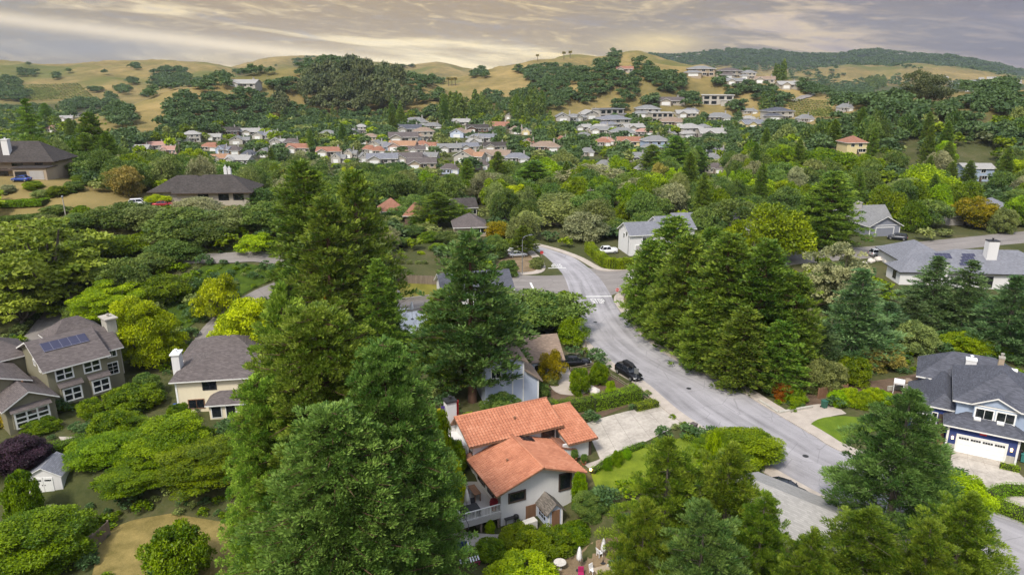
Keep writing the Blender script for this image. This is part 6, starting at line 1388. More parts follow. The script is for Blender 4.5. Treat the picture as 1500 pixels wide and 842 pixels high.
x, y = at(776, 774, -2.6); t_ = thing('covered_grill', 'beige covered crate in front of the little cellar porch', 'crate', x, y, T(x, y), 30); MB().box(-.75,.75,-.4,.4,0,1.05).build('cover', M['canvas'], t_, bevel=.08)
x, y = at(686, 826, -2.6); t_ = thing('sun_lounger', 'lounger with white slats below the deck', 'lounger', x, y, T(x, y)+.05, 15)
for k in range(9): MB().obox((-1.0+k*.25, 0, .42+(.05*max(0, k-5))), (.07,0,.0), (0,.38,0), (0,0,.02)).build('slat', M['white_cloth'], t_)
q = MB(); q.box(-1.1,1.15,-.42,-.36,.34,.40); q.box(-1.1,1.15,.36,.42,.34,.40); [q.box(a-.04,a+.04,b-.04,b+.04,0,.34) for a in (-1,1) for b in (-.39,.39)]; q.build('frame', M['magenta'], t_)
x, y = at(668, 812, -2.6); t_ = thing('garden_swing', 'navy cushioned bench left of the white-slatted lounger', 'bench', x, y, T(x, y), 12); MB().box(-1.2,1.2,-.35,.35,.38,.52).build('seat', M['navy_cloth'], t_, bevel=.04); MB().obox((0,.4,.8), (1.2,0,0), (0,.06,.02), (0,.06,.3)).build('backrest', M['navy_cloth'], t_)
for a in (-1.1, 1.1): MB().box(a-.05,a+.05,-.3,.3,0,.38).build('leg', M['dark_metal'], t_)
x, y = at(687, 800, -2.6); t_ = thing('garden_umbrella_stand', 'dark pole on a white base beside the deck steps', 'pole', x, y, T(x, y)); MB().tube([(0,0,0),(0,0,2.6),(-.3,0,3.3)], .03, 8).build('pole', M['dark_metal'], t_); MB().box(-.45,.45,-.45,.45,.0,.22).build('base', M['white_cloth'], t_)
x, y = at(700, 808, -2.6); wallz = T(x, y)
for px, py, w_ in ((670,803,1.4),(696,800,1.1),(655,792,1.0)):
    x, y = at(px, py, -2.6); o = MB().box(-w_/2,w_/2,-.35,.35,0,.4).build('stone_planter', M['concrete'], None, bevel=.04); o.location = (x, y, T(x, y)); o.rotation_euler = (0,0,.3); tag(o, 'pale stone planter below the deck, %s' % {670:'behind the navy bench',696:'beside the dark pole',655:'furthest left'}[px], 'planter', 'stone planters below the deck')
x, y = at(848, 836, -2.6); parasol('closed white parasol in the lower garden, left of two', x, y, T(x, y), 2.7, 'white_cloth'); x, y = at(883, 828, -2.6); parasol('closed white parasol in the lower garden, right of two', x, y, T(x, y), 2.8, 'white_cloth')
x, y = at(851, 846, -2.6); t_ = thing('draped_chair', 'magenta covered chair in front of the left closed parasol', 'chair', x, y, T(x, y)); MB().box(-.28,.28,-.28,.28,0,.5).build('seat', M['magenta'], t_, bevel=.05); MB().box(-.28,.28,.2,.3,.45,1.1).build('backrest', M['magenta'], t_, bevel=.04)
x, y = at(820, 833, -2.6); t_ = thing('bird_bath', 'round pale stone table among the shrubs at the bottom', 'table', x, y, T(x, y)); MB().lathe([(.3,0),(.12,.15),(.12,.65),(.55,.72),(.62,.8),(.55,.8),(.1,.76)], 18).build('bowl', M['pale_rock'], t_)
x, y = at(882, 843, -2.6); table('pale wooden table at the bottom of the lower garden', x, y, T(x, y), 1.6, .9, .75, 'wall_tan', 20)
for i, (px, py) in enumerate(((868,840),(878,822),(890,836))):
    x, y = at(px, py, -2.6); chair('white garden chair by the lower garden table, %s' % ['nearest','furthest','on the right'][i], x, y, T(x, y), 40+i*80, 'white_cloth', 'white chairs in the lower garden')
x, y = at(855, 680, 0); pot('round clipped plant in a pot at the house entry', x, y, 0, 'oak', .35, .45, .9); x, y = at(841, 676, 0); pot('dark potted plant inside the porch arch', x, y, 0, 'oak', .4, .6, 1.0)
x, y = at(865, 694, 0); t_ = thing('garden_lamp', 'small lit garden lamp at the corner of the front lawn', 'lamp', x, y, 0); MB().tube([(0,0,0),(0,0,.45)], .025, 6).build('post', M['dark_metal'], t_); MB().lathe([(.05,0),(.14,.04),(.15,.2),(.05,.28)], 10, (0,0,.45)).build('lamp_shade', M['lantern'], t_)
for nm, lb, mat, u, v, s in (('hanging_flag', 'yellow and purple flag hanging left of the white chimney', 'flag_y', -1.75, 13.0, 1), ('hanging_flag', 'red flag hanging right of the white chimney', 'red', .35, 13.4, 1)):
    x, y = loc(u, v); t_ = thing(nm, lb, 'flag', x, y, 3.6, 25); M['flag_y'] = M.get('flag_y') or plain('flag_yellow', (.55, .42, .03), .1, 2, .8); M['flag_p'] = M.get('flag_p') or plain('flag_purple', (.08, .04, .25), .1, 2, .8)
    def cloth(x0, x1, z0, z1, y0=0.0):
        q = MB(); n = 8; vs = [(x0+(x1-x0)*i/n, y0+.06*math.sin(i*1.7)*s, z) for z in (z0, z1) for i in range(n+1)]; q.add(vs, [(i, i+1, n+2+i, n+1+i) for i in range(n)]); return q
    if mat == 'flag_y': cloth(-.55,0,.4,2.2).build('flag_cloth', M['flag_y'], t_); cloth(.01,.5,.6,2.4).build('flag_cloth', M['flag_p'], t_)
    else: cloth(-.25,.3,.6,2.6).build('flag_cloth', M['red'], t_)
    MB().tube([(0,.05,-1.0),(0,.05,2.7)], .03, 6).build('pole', M['wood'], t_)
# white patio left of the crossing
x, y = at(604, 468); parasol('closed white parasol on the white patio left of the crossing', x, y, .05, 3.4, 'white_cloth')
for i, (px, py) in enumerate(((592,468),(597,464),(612,466),(619,470),(608,474))):
    x, y = at(px, py); chair('white chair on the patio left of the crossing, %s' % ['leftmost','behind the leftmost','right of the parasol','rightmost','in front'][i], x, y, .06, i*70, 'white_cloth', 'chairs on the white patio')
x, y = at(1212, 500); t_ = MB().lathe([(1.1,0),(1.2,.25),(1.25,.5),(1.15,.5),(1.05,.28),(.2,.25)], 18).build('plastic_tub', plain('blue_plastic', (.04, .13, .50), .1, 2, .5)); t_.location = (x, y, T(x, y)); tag(t_, 'small blue plastic tub on the slope behind the roadside redwoods', 'tub')
x, y = at(1315, 575); t_ = thing('cloth_gazebo', 'white cloth covered stand on the lawn left of the blue house', 'stand', x, y, 0, -30); MB().box(-.7,.7,-.7,.7,1.5,1.9).build('cover', M['white_cloth'], t_, bevel=.1)
for a in (-.6, .6):
    for b in (-.6, .6): MB().box(a-.04,a+.04,b-.04,b+.04,0,1.5).build('leg', M['white_cloth'], t_)

for i, (px, py, w_, h_, lf, lb) in enumerate([(85,286,5,2.2,'green','green shrub on the dry bank below the flat garage'),(108,280,5,2.4,'oak','dark shrub on the dry bank right of the blue sedan'),(60,288,4,1.6,'olive','olive shrub on the dry bank edge'),(12,283,3.5,2.0,'grey_olive','pale grey-green shrub at the left edge of the dry bank'),(82,312,6,1.8,'oak','low dark shrub in the middle of the dry bank'),(120,318,4,2.6,'green','green bush at the right of the dry bank, by the pale post'),(48,276,5,1.8,'green','green shrub in front of the blue sedan'),(70,322,5,1.4,'olive','low olive shrub at the foot of the dry bank')]):
    g_ = ground(px, py); plant('shrub', 'shrub_a', g_[0], g_[1], h_, w_, leaf=lf, cat='shrub', label=lb, z=g_[2])

for px, py, lb in ((1009, 569, 'dark round manhole cover in the road below the roadside redwoods'), (872, 472, 'dark round manhole cover in the road below the painted STOP'), (1180, 668, 'dark round manhole cover in the lower stretch of the road')):
    x, y = at(px, py); o = MB().lathe([(.30, 0), (.36, .004), (.36, .012), (.30, .016)], 18).build('manhole_cover', M['dark_metal']); o.location = (x, y, .028); tag(o, lb, 'manhole')
# ------------------------------------------------------------ houses of the valley and the far hills
def children(o): return list(o.children)
def proto_house(kind, L, D, ze, zr, lay):
    n0 = len(BLOCK); h = House(kind, None, 0, 0, 0, 0, 'wall_beige', 'roof_grey', 'white_trim'); wz = .9
    if lay == 'long': h.block(-L/2, L/2, 0, D, -2.5, ze, zr, 'gable', 'u', .55); h.block(-L*.45, -L*.05, -2.6, .5, -2.5, ze-.1, zr-.6, 'gable', 'v', .45)
    elif lay == 'hip': h.block(-L/2, L/2, 0, D, -2.5, ze, zr, 'hip', 'u', .6); h.block(L*.05, L*.45, -2.4, 2, -2.5, ze-.1, zr-.5, 'hip', 'v', .5)
    elif lay == 'front': h.block(-L*.32, L*.32, 0, D, -2.5, ze, zr, 'gable', 'v', .5); h.block(L*.30, L*.62, 1.5, D-1, -2.5, ze-.3, zr-1, 'gable', 'u', .4)
    elif lay == 'two': h.block(-L/2, L/2, 0, D, -2.5, 5.4, 7.4, 'hip', 'u', .5); h.block(-L/2-2, -L*.05, -2.5, 1, -2.5, 2.8, 4.0, 'hip', 'u', .45)
    elif lay == 'modern': h.block(-L/2, L/2, 0, D, -2.5, 6.4, None, 'flat', ov=.5); h.block(L*.1, L*.7, -2.5, D*.6, -2.5, 3.1, None, 'flat', ov=.3)
    h.done()
    if lay == 'modern':
        for a in (-.36, -.12, .12, .36): h.win('f', 0, L*a, 3.9, L*.15, 1.7, 1, 1, 'dark_metal')
        for a in (-.36, -.12): h.win('f', 0, L*a, .6, L*.15, 1.9, 1, 1, 'dark_metal')
        h.slab('door', 'f', -2.5, L*.3, 0, 1.1, 2.2, 'wood_dark'); h.win('f', -2.5, L*.5, .7, 2, 1.6, 1, 1, 'dark_metal')
    elif lay == 'two':
        for a in (-.3, .05, .34): h.win('f', 0, L*a, 3.5, 1.5, 1.3, 2, 1)
        for a in (.1, .35): h.win('f', 0, L*a, .8, 1.7, 1.5, 2, 1)
        h.garage('f', -2.5, -L*.36, 0, 4.4, 2.1, 'white', 1, 4); h.slab('door', 'f', 0, L*.22, 0, 1, 2.1, 'wood_dark')
    else:
        gx = {'long': -L*.25, 'hip': L*.25, 'front': 0}[lay]; gy = {'long': -2.6, 'hip': -2.4, 'front': 0}[lay]
        h.garage('f', gy, gx, 0, min(4.4, L*.34), 2.1, 'white', 1, 4)
        xs = {'long': (.12, .36), 'hip': (-.36, -.14), 'front': (.42, .54)}[lay]; k = 1.5 if lay == 'front' else 0
        for a in xs: h.win('f', k, L*a, wz, 1.7, 1.3, 2, 1)
        if lay == 'front': h.win('f', 0, 0, ze+.3, 1.2, .9, 2, 1)
        h.slab('door', 'f', k, L*{'long': .03, 'hip': -.01, 'front': .35}[lay], 0, .95, 2.1, 'wood_dark')
        h.chimney(L*.3, L*.3+.8, D*.5, D*.5+.7, ze, zr+1.0, 'wall_greystucco')
    del BLOCK[n0:]; h.L = L; h.lay = lay
    return h
N_NEAR_H = len(ALLH)
HP = {'long': proto_house('valley_house', 15, 8.5, 2.9, 5.0, 'long'), 'hip': proto_house('valley_house', 15, 9, 2.9, 5.2, 'hip'), 'front': proto_house('valley_house', 14, 10, 3.3, 5.6, 'front'),
      'two': proto_house('valley_house', 12, 8.5, 5.4, 7.4, 'two'), 'modern': proto_house('valley_house', 15, 9, 6.4, 6.4, 'modern')}
def copy_tree(o, parent=None):
    c = o.copy(); COL.objects.link(c); c.parent = parent
    for ch in children(o): copy_tree(ch, c)
    return c
def over(o, mat, slot=0):
    if slot < len(o.material_slots): o.material_slots[slot].link = 'OBJECT'; o.material_slots[slot].material = M[mat]
ROOFN = {'w': ('roof_pale', 'pale'), 'd': ('roof_dark', 'dark brown'), 'g': ('roof_grey', 'grey'), 's': ('roof_slate', 'slate-blue'), 't': ('roof_terracotta', 'terracotta'), 'o': ('roof_orange', 'orange'), 'b': ('roof_brown', 'brown'), 'n': ('roof_tan', 'tan'), 'p': ('roof_pink', 'pinkish'), 'c': ('roof_charcoal', 'charcoal')}
wall_mat('wall_chalk', (.41, .385, .345)); WALLN = {'w': ('wall_chalk', 'white'), 'b': ('wall_beige', 'beige'), 't': ('wall_tan', 'tan'), 'g': ('wall_greystucco', 'grey'), 'n': ('wall_brown', 'brown'), 's': ('wall_paleblue', 'pale blue'), 'y': ('wall_yellow', 'yellow'), 'p': ('wall_pink', 'pink'), 'e': ('wall_bluegrey', 'blue-grey')}
VH = """281,208,20,w,w,t 314,206,15,w,w,l 332,199,28,d,n,l 369,199,25,w,b,l 377,204,20,s,w,f 397,201,19,g,b,h 403,214,19,w,w,f 346,212,24,g,w,f 428,214,20,b,b,h 437,224,30,t,b,l 307,221,24,t,b,h 337,226,26,b,t,h 322,226,18,s,s,f 323,239,20,o,b,l 347,241,30,w,g,l 363,233,18,c,b,h 385,231,20,g,w,f 479,207,20,g,w,t 482,229,30,t,b,l 247,226,20,p,p,l 250,216,15,g,b,h 492,239,18,g,w,f
529,195,14,w,w,t 513,198,16,g,b,h 541,211,18,n,t,t 598,196,30,c,w,l 610,185,28,g,g,h 635,189,20,g,b,h 675,184,22,w,w,l 591,209,34,b,b,l 622,206,24,n,b,t 588,221,32,o,p,l 617,218,17,t,w,h 631,220,20,t,w,l 611,226,20,b,w,l 669,202,26,n,e,f 659,223,28,g,g,l 688,221,24,s,w,l 694,209,20,g,w,f 540,225,17,t,w,h 548,218,22,g,b,f 567,221,16,s,s,h 555,227,15,t,b,h 560,241,36,s,w,l 597,239,34,b,b,l 608,238,22,b,b,h 618,247,34,b,t,l 628,236,20,g,w,l 678,239,36,o,w,f 533,238,15,g,g,f 510,232,16,g,b,f 660,255,20,b,e,h
699,194,26,d,n,l 726,192,30,t,b,l 757,197,22,n,b,f 770,198,15,w,y,f 710,208,26,s,g,l 694,215,18,w,w,f 770,216,22,t,b,f 825,211,14,t,b,f 800,222,32,n,p,h 726,221,28,d,b,l 723,236,36,n,b,l 758,238,28,s,g,h 706,249,16,b,b,h 857,204,16,g,b,h 884,214,18,t,w,h 855,191,20,w,w,l 878,194,26,w,b,h 825,179,26,g,g,f 847,178,20,g,w,f 867,175,28,w,w,f 861,229,16,g,b,h 885,249,16,g,g,h 807,259,16,s,s,h 745,175,14,g,b,f
896,175,34,c,w,m 903,188,36,s,w,t 880,196,24,g,w,l 913,200,28,g,b,h 931,193,26,w,b,l 950,172,28,g,w,t 983,154,34,b,b,l 1051,154,38,w,w,m 970,180,28,w,b,m 986,185,28,n,t,h 1006,172,24,w,b,l 1013,167,18,s,b,h 1055,178,28,g,b,h 1015,202,26,w,w,t 1032,195,16,g,g,t 1047,203,34,w,w,l 945,198,20,p,w,h 978,203,22,g,w,f 925,215,32,t,y,l 888,212,20,p,b,h 963,223,30,g,s,t 988,223,14,w,w,t 935,237,28,g,g,h 948,239,16,g,w,h 943,255,16,g,b,h 1051,229,24,g,g,h 1043,238,20,g,t,h 1046,254,22,b,b,h
1144,176,32,c,w,t 1106,188,28,s,y,l 1099,167,18,g,b,h 1182,180,18,g,g,h 1157,130,32,w,b,l 1120,122,28,n,b,l 1073,115,32,b,b,t 1097,116,20,g,b,t 1028,112,38,g,t,t 1078,124,26,g,b,l 915,106,24,t,b,l 1015,91,13,t,p,h 354,129,34,w,w,l 598,147,24,w,w,t 119,172,16,d,b,h 97,178,14,w,w,l 74,194,14,p,b,h 205,224,20,w,w,l 226,219,24,p,w,l 1240,164,16,g,g,h 1098,178,16,w,w,h""".split()
LAYN = {'l': 'long', 'h': 'hip', 'f': 'front', 't': 'two', 'm': 'modern'}
LAYW = {'l': 'long', 'h': 'hipped', 'f': 'gable-fronted', 't': 'two-storey', 'm': 'flat-roofed'}
HOUSES = []; PROT = []
rngh = random.Random(5)
for spec in VH:
    px, py, w_, rf, wl, ly = spec.split(','); px, py, w_ = float(px), float(py), float(w_)*1.28
    g_ = ground(px, py)
    if g_ is None: continue
    if g_[1] > 650: w_ /= 1.22
    x, y, z = g_; P = HP[LAYN[ly]]
    c = copy_tree(P.root); c.location = (x, y, z); c.rotation_euler = (0, 0, R(rngh.choice([-14, -6, 4, 10, 18]) + rngh.uniform(-4, 4)))
    s_ = w_ / FOC * axis_depth(y, z) / (P.L * (1.05 if ly != 'm' else 1.1)); sz = min(1.25, max(.8, s_))
    c.scale = (s_, s_, sz)
    for ch in children(c):
        if ch.name.startswith('wall'): over(ch, WALLN[wl][0])
        if ch.name.startswith('roof'): over(ch, ROOFN[rf][0])
    HOUSES.append((c, '%s %s house with %s roof' % (WALLN[wl][1], LAYW[ly], ROOFN[rf][1]), px, py, y)); tag(c, None, 'house')
    if y > 680: c.name = 'hill_house'
    BLOCK.append((x, y+3*s_, 5.6*s_)); PROT.append((px-w_*.38, py-w_*.42, px+w_*.38, py-w_*.12, y, 1))
for P in HP.values():
    for ch in children(P.root):
        for c2 in children(ch):
            for c3 in children(c2): bpy.data.objects.remove(c3)
            bpy.data.objects.remove(c2)
        bpy.data.objects.remove(ch)
    bpy.data.objects.remove(P.root)
# ------------------------------------------------------------ photo areas that scattered plants must leave clear
PROT += [(735,400,800,436,150),(1260,345,1500,385,185),(840,345,962,400,185),(575,372,640,440,160),(738,340,800,400,165),(300,392,425,470,160),(262,368,300,392,165),(330,368,415,392,165),(0,440,80,520,125),(140,290,210,315,175),(1090,120,1200,172,600),(0,285,150,345,180),(1330,205,1350,236,400),(1405,215,1455,240,400),(1165,140,1215,172,600),(1400,320,1500,345,200),(430,380,0,0,0)]
for hh in ALLH[:N_NEAR_H]:
    c_, s_ = math.cos(R(hh.yaw)), math.sin(R(hh.yaw)); P_ = [pix(hh.x+a*c_-b*s_, hh.y+a*s_+b*c_, hh.z+max(z, .3)) for a, b, z in hh.W.v+hh.RF.v]
    xs_, ys_ = [p[0] for p in P_], [p[1] for p in P_]; w_ = max(xs_)-min(xs_); h_ = max(ys_)-min(ys_); PROT.append((min(xs_)+w_*.08, min(ys_)+h_*.05, max(xs_)-w_*.08, max(ys_)-h_*.1, hh.y+4))
ROADPX = [(*pix(p[0], p[1], T(p[0], p[1])), p[1]) for Q in ROAD_POLYS for p in Q]
def clear(x, y, z, h_, w_, soft=1.0):
    for bx, by, br in BLOCK:
        if (x-bx)**2 + (y-by)**2 < (br + w_*.28)**2: return False
    px, pt = pix(x, y, z+h_); _, pb = pix(x, y, z); hw = w_/2/axis_depth(y, z)*FOC*.8
    for a, b, c, d, Y, *v_ in PROT:
        if v_ and (hash((a, int(x))) % 20 < 1): continue
        if y < Y and px+hw > a and px-hw < c and pt < d and pb > b: return False
    if y < 200:
        for a, b, Y in ROADPX:
            if y < Y + 2 and px-hw < a < px+hw and pt < b < pb+1: return False
    return True
def inpoly(x, y, P):
    n = len(P); r_ = False; j = n-1
    for i in range(n):
        if ((P[i][1] > y) != (P[j][1] > y)) and x < (P[j][0]-P[i][0])*(y-P[i][1])/(P[j][1]-P[i][1])+P[i][0]: r_ = not r_
        j = i
    return r_
POLY = [[tuple(p) for p in a] for a in STRIP_POLYS]
IVY_P = POLY[IVY_I]
GRID = {}
def spaced(x, y, r):
    k = (int(x//6), int(y//6)); n = int(r//6)+1
    for i in range(-n, n+1):
        for j in range(-n, n+1):
            for a, b in GRID.get((k[0]+i, k[1]+j), ()):
                if (a-x)**2 + (b-y)**2 < r*r: return False
    return True
def claim(x, y): GRID.setdefault((int(x//6), int(y//6)), []).append((x, y))
for t_ in TREES: claim(t_['x'], t_['y'])
CAND = []      # every scattered plant before it is decided whether it stands alone or in the far woods
rs = random.Random(21)
LOOK = {'oak': 'dark green round oak', 'oak_far': 'dark oak', 'green': 'fresh green tree', 'olive': 'olive-green tree', 'lime': 'bright lime tree', 'grey_olive': 'grey-olive tree', 'redwood': 'dark conifer', 'yellow': 'yellow-green tree', 'euc': 'tall grey-green eucalyptus', 'purple': 'purple-leaved tree', 'brownish': 'brownish tree', 'gold': 'golden tree', 'cedar': 'blue-green cedar'}
def mixk(wts):
    r_ = rs.random()*sum(w for _, w in wts)
    for k, w in wts:
        r_ -= w
        if r_ <= 0: return k
    return wts[-1][0]
def cand(x, y, h_, w_, sp): CAND.append((x, y, T(x, y), h_, w_, sp)); claim(x, y)
# the wooded middle ground
MID = [('oak', 6), ('green', 2.2), ('olive', 1.8), ('grey_olive', 1.0), ('lime', .8), ('redwood', 1.0), ('yellow', .5), ('brownish', .3)]
for it in range(7000):
    y = 120 + 225*rs.random()**.9; s = rs.uniform(-.80, .80); x = s*y
    sp = mixk(MID); big = rs.random()
    h_ = (6.5 + 5*big) if sp != 'redwood' else 10+8*big; w_ = (7 + 6*rs.random()) if sp != 'redwood' else 5+3*rs.random()
    if y < 175 and abs(s) < .28: h_ *= .6; w_ *= .7
    if not spaced(x, y, 6.3 if y < 260 else 5.6) or any(inpoly(x, y, P) for P in POLY): continue
    z = T(x, y)
    if not clear(x, y, z, h_, w_): continue
    cand(x, y, h_, w_, sp)
for it in range(6000):      # lower growth in the gaps
    y = 135 + 215*rs.random(); s = rs.uniform(-.80, .80); x = s*y; h_ = 2.6+2.4*rs.random(); w_ = 4+2.5*rs.random()
    if any(inpoly(x, y, P) for P in POLY) or not spaced(x, y, 4.3): continue
    z = T(x, y)
    if not clear(x, y, z, h_, w_): continue
    cand(x, y, h_, w_, mixk([('oak', 4), ('green', 3), ('olive', 2), ('lime', .5), ('yellow', .3)]))
# between the valley houses
VAL = [('oak_far', 6), ('oak', 2), ('green', 1.1), ('olive', 1.2), ('lime', .35), ('redwood', .7), ('purple', .15), ('gold', .1), ('yellow', .12)]
for it in range(22000):
    y = 340 + 330*rs.random()**1.1; s = rs.uniform(-.78, .75); x = s*y; z = T(x, y)
    if z > 3.5: continue
    sp = mixk(VAL); h_ = 5.0+5.0*rs.random() if sp != 'redwood' else 8+6*rs.random(); w_ = 6.5+5*rs.random() if sp != 'redwood' else 5+2.5*rs.random()
    if not spaced(x, y, 4.7): continue
    if not clear(x, y, z, h_, w_): continue
    cand(x, y, h_, w_, sp)
# named woods of the hills: centre column, row, half width, half height, species
WOODS = """42,109,14,4,o 10,123,20,8,o 15,138,30,10,o 60,136,30,7,v 198,100,7,3,o 196,122,7,3,o 180,133,10,6,o 218,140,9,4,o 250,122,14,9,o 256,108,10,5,o 140,133,10,3,o 83,115,4,2,o 130,154,38,6,o 177,172,22,14,o 102,160,10,6,o 162,147,10,5,o 30,172,50,16,o 60,198,60,20,m 250,112,28,12,o 232,126,16,4,o 290,124,26,6,o 330,119,30,4,o 375,109,32,3,o
318,160,20,22,o 272,165,26,26,o 290,186,28,12,o 365,150,26,14,o 385,164,20,20,o 356,180,20,9,o 384,184,18,7,o 411,160,11,11,b 430,166,18,12,o 250,195,24,14,o 400,188,16,8,o 455,176,24,10,o 420,128,24,8,o 405,126,14,6,o 302,133,10,5,o 336,124,10,6,o
452,92,21,9,o 495,94,26,11,o 530,104,14,8,o 548,110,22,10,o 574,116,18,10,o 600,119,22,7,o 632,122,18,5,o 480,110,40,8,o 478,140,26,24,e 520,136,30,28,e 552,140,26,24,e 585,150,16,22,e 460,150,16,18,e 540,172,36,14,o 575,182,14,14,r 505,178,16,10,o 612,134,7,6,o 640,145,8,5,o 620,148,14,4,o
702,109,12,6,o 596,98,12,2,o 722,145,13,10,o 758,104,4,4,o 773,108,8,5,o 668,166,9,10,r 652,170,9,9,r 700,168,18,10,r 632,170,14,6,o 612,170,12,5,o
798,108,28,13,o 836,110,28,12,o 807,137,30,20,o 764,148,14,11,o 857,140,15,11,o 882,118,28,18,o 889,98,16,6,o 918,124,18,22,o 900,84,8,5,o 937,98,13,7,o 951,112,12,8,o 982,122,22,14,o 970,134,5,3,o 1006,144,9,8,o 956,153,14,7,o 1060,121,15,9,o 1089,123,13,13,o 771,168,24,18,r 860,152,10,4,b 745,160,14,10,o 1012,150,10,9,o 905,158,12,6,o
1090,122,15,13,o 1121,135,18,13,o 1136,148,18,11,o 1141,114,11,5,r 1196,128,24,12,o 1243,134,34,16,o 1282,122,14,8,r 1235,162,14,9,o 1276,157,18,8,o 1188,173,20,8,o 1120,208,56,16,o 1182,202,48,16,o 1232,192,30,14,o 1115,238,46,14,o 1180,222,34,12,o 1150,190,40,10,o 1210,178,30,8,o 1080,160,14,6,o 1125,158,12,6,r 1075,140,10,5,o
1421,186,24,16,o 1423,206,20,10,o 1476,194,26,16,o 1478,222,26,18,o 1456,154,44,12,o 1420,126,30,8,o 1453,136,30,8,o 1368,204,22,8,o 1366,228,28,14,o 1313,206,13,10,o 1311,236,28,16,o 1303,156,22,14,o 1296,170,20,10,o 1386,166,14,12,o 1340,175,16,14,o 1490,170,20,14,o 1275,190,26,14,o 1260,230,20,12,o 1478,258,24,14,o 1400,250,16,10,r 1330,262,26,10,o 1290,262,30,12,o 1225,252,26,8,o""".split()
SPK = {'o': [('oak_far', 6), ('oak', 1)], 'v': [('olive', 1)], 'm': [('oak_far', 4), ('green', 3), ('redwood', 1)], 'e': [('euc', 3), ('brownish', 1)], 'r': [('redwood', 1)], 'b': [('grey_olive', 1), ('brownish', 1)]}
for spec in WOODS:
    cx, cy, rx, ry, k = spec.split(','); cx, cy, rx, ry = map(float, (cx, cy, rx, ry))
    area = rx*ry; n = int(10 + area*(.42 if k == 'o' and cx < 760 else .6))
    for i in range(n):
        a = rs.random()*6.283; q = math.sqrt(rs.random()); g_ = ground(cx+rx*q*math.cos(a), cy+ry*q*math.sin(a) + ry*.25, 200)
        if g_ is None or g_[1] > 3000: continue
        x, y, z = g_; sp = mixk(SPK[k]); sc = 1.0
        if y > 1100: sc = 1.25
        h_ = {'euc': 20, 'redwood': 14, 'brownish': 14}.get(sp, 7.5)*(.7+.6*rs.random())*sc; w_ = {'euc': 14, 'redwood': 9.5, 'olive': 6}.get(sp, 11.5)*(.75+.5*rs.random())*sc
        if y > 1500: h_ *= .8; w_ *= 1.2
        if k == 'v': h_, w_ = 3.5, 5
        if not spaced(x, y, w_*.5): continue
        if y < 900 and not clear(x, y, z, h_*.9, w_*.8): continue
        cand(x, y, h_, w_, sp)
# lone trees on the golden slopes
for it in range(260):
    px = rs.uniform(-20, 1180); g_ = ground(px, rs.uniform(98, 175), 400)
    if g_ and 700 < g_[1] < 2400 and rs.random() < .55:
        x, y, z = g_; h_ = 4+6*rs.random(); cand(x, y, h_, h_*1.2, 'oak_far') if spaced(x, y, 30) and clear(x, y, z, h_, h_) else None
# the forest on the farthest ridge
fs, fz, fd, _, _ = _RD[0]
for it in range(5200):
    px = rs.uniform(760, 1530); s = (px-750)/FOC*1.045; y = rs.uniform(2250, 3230); x = s*y; z = T(x, y)
    if z < 34 + 16*fbm(np.array(x/260.), np.array(y/260.), 3, 4)*2 or not spaced(x, y, 13): continue
    cand(x, y, 11+7*rs.random(), 18+8*rs.random(), 'oak_far')
for it in range(900):     # thickets on the golden hills before it
    px = rs.uniform(1030, 1530); y = rs.uniform(1500, 2250); s = (px-750)/FOC*1.045; x = s*y; z = T(x, y)
    if fbm(np.array(x/150.), np.array(y/150.), 3, 14) < .10 or not spaced(x, y, 11): continue
    cand(x, y, 7+5*rs.random(), 12+6*rs.random(), 'oak_far')
# orchard rows on the right hill, olive rows on the left
for a in range(9):
    for b in range(14):
        g_ = ground(1152 + b*4.4 + a*1.5, 147 + a*2.9 + b*.25, 200)
        if g_: CAND.append((g_[0], g_[1], g_[2], 2.2, 2.6, 'orchard'))
for a in range(12):
    for b in range(22):
        g_ = ground(4 + b*5.2 + a*2.2, 128 + a*1.9 - b*.15, 300)
        if g_: CAND.append((g_[0], g_[1], g_[2], 3.2, 4.5, 'orchard'))
# ------------------------------------------------------------ the largest stand alone, the rest become the far woods
def psize(c): return c[3]*FOC/axis_depth(c[1], c[2]) if c[5] != 'orchard' else 0
CAND.sort(key=psize, reverse=True)
SPPROTO = {'oak': ['round_m1','round_m2','round_m3'], 'oak_far': ['round_f1','round_f2'], 'green': ['round_m1','round_m3'], 'olive': ['round_m2','round_m3'], 'grey_olive': ['round_m1','round_m2'], 'lime': ['oval_m','round_m3'], 'yellow': ['oval_m','round_m3'], 'redwood': ['conifer_m1','conifer_m2'], 'euc': ['tall_f'], 'purple': ['round_m1'], 'brownish': ['round_m2'], 'gold': ['round_m3']}
SPNAME = {'oak': 'oak_tree', 'oak_far': 'oak_tree', 'redwood': 'conifer_tree', 'euc': 'eucalyptus_tree', 'lime': 'maple_tree', 'green': 'leafy_tree', 'olive': 'leafy_tree', 'grey_olive': 'leafy_tree', 'purple': 'plum_tree', 'yellow': 'maple_tree', 'brownish': 'leafy_tree', 'gold': 'maple_tree'}
N_ALONE = 430; rest = []; cnt = {}
for c in CAND:
    x, y, z, h_, w_, sp = c; px, py = pix(x, y, z+h_/2)
    if len(TREES) < 10**6 and sp != 'orchard' and sum(cnt.values()) < N_ALONE and -20 < px < 1520 and cnt.get(SPNAME[sp], 0) < 200:
        cnt[SPNAME[sp]] = cnt.get(SPNAME[sp], 0)+1
        far = y > 330
        pr = rs.choice(SPPROTO[sp]); pr = rs.choice(['conifer_m1', 'conifer_m2']) if sp == 'redwood' and far else ('round_f1' if far and pr.startswith('round') else pr)
        plant(SPNAME[sp], pr, x, y, h_, w_, leaf=sp, look=LOOK[sp], z=z, parts=not far)
    else: rest.append(c)
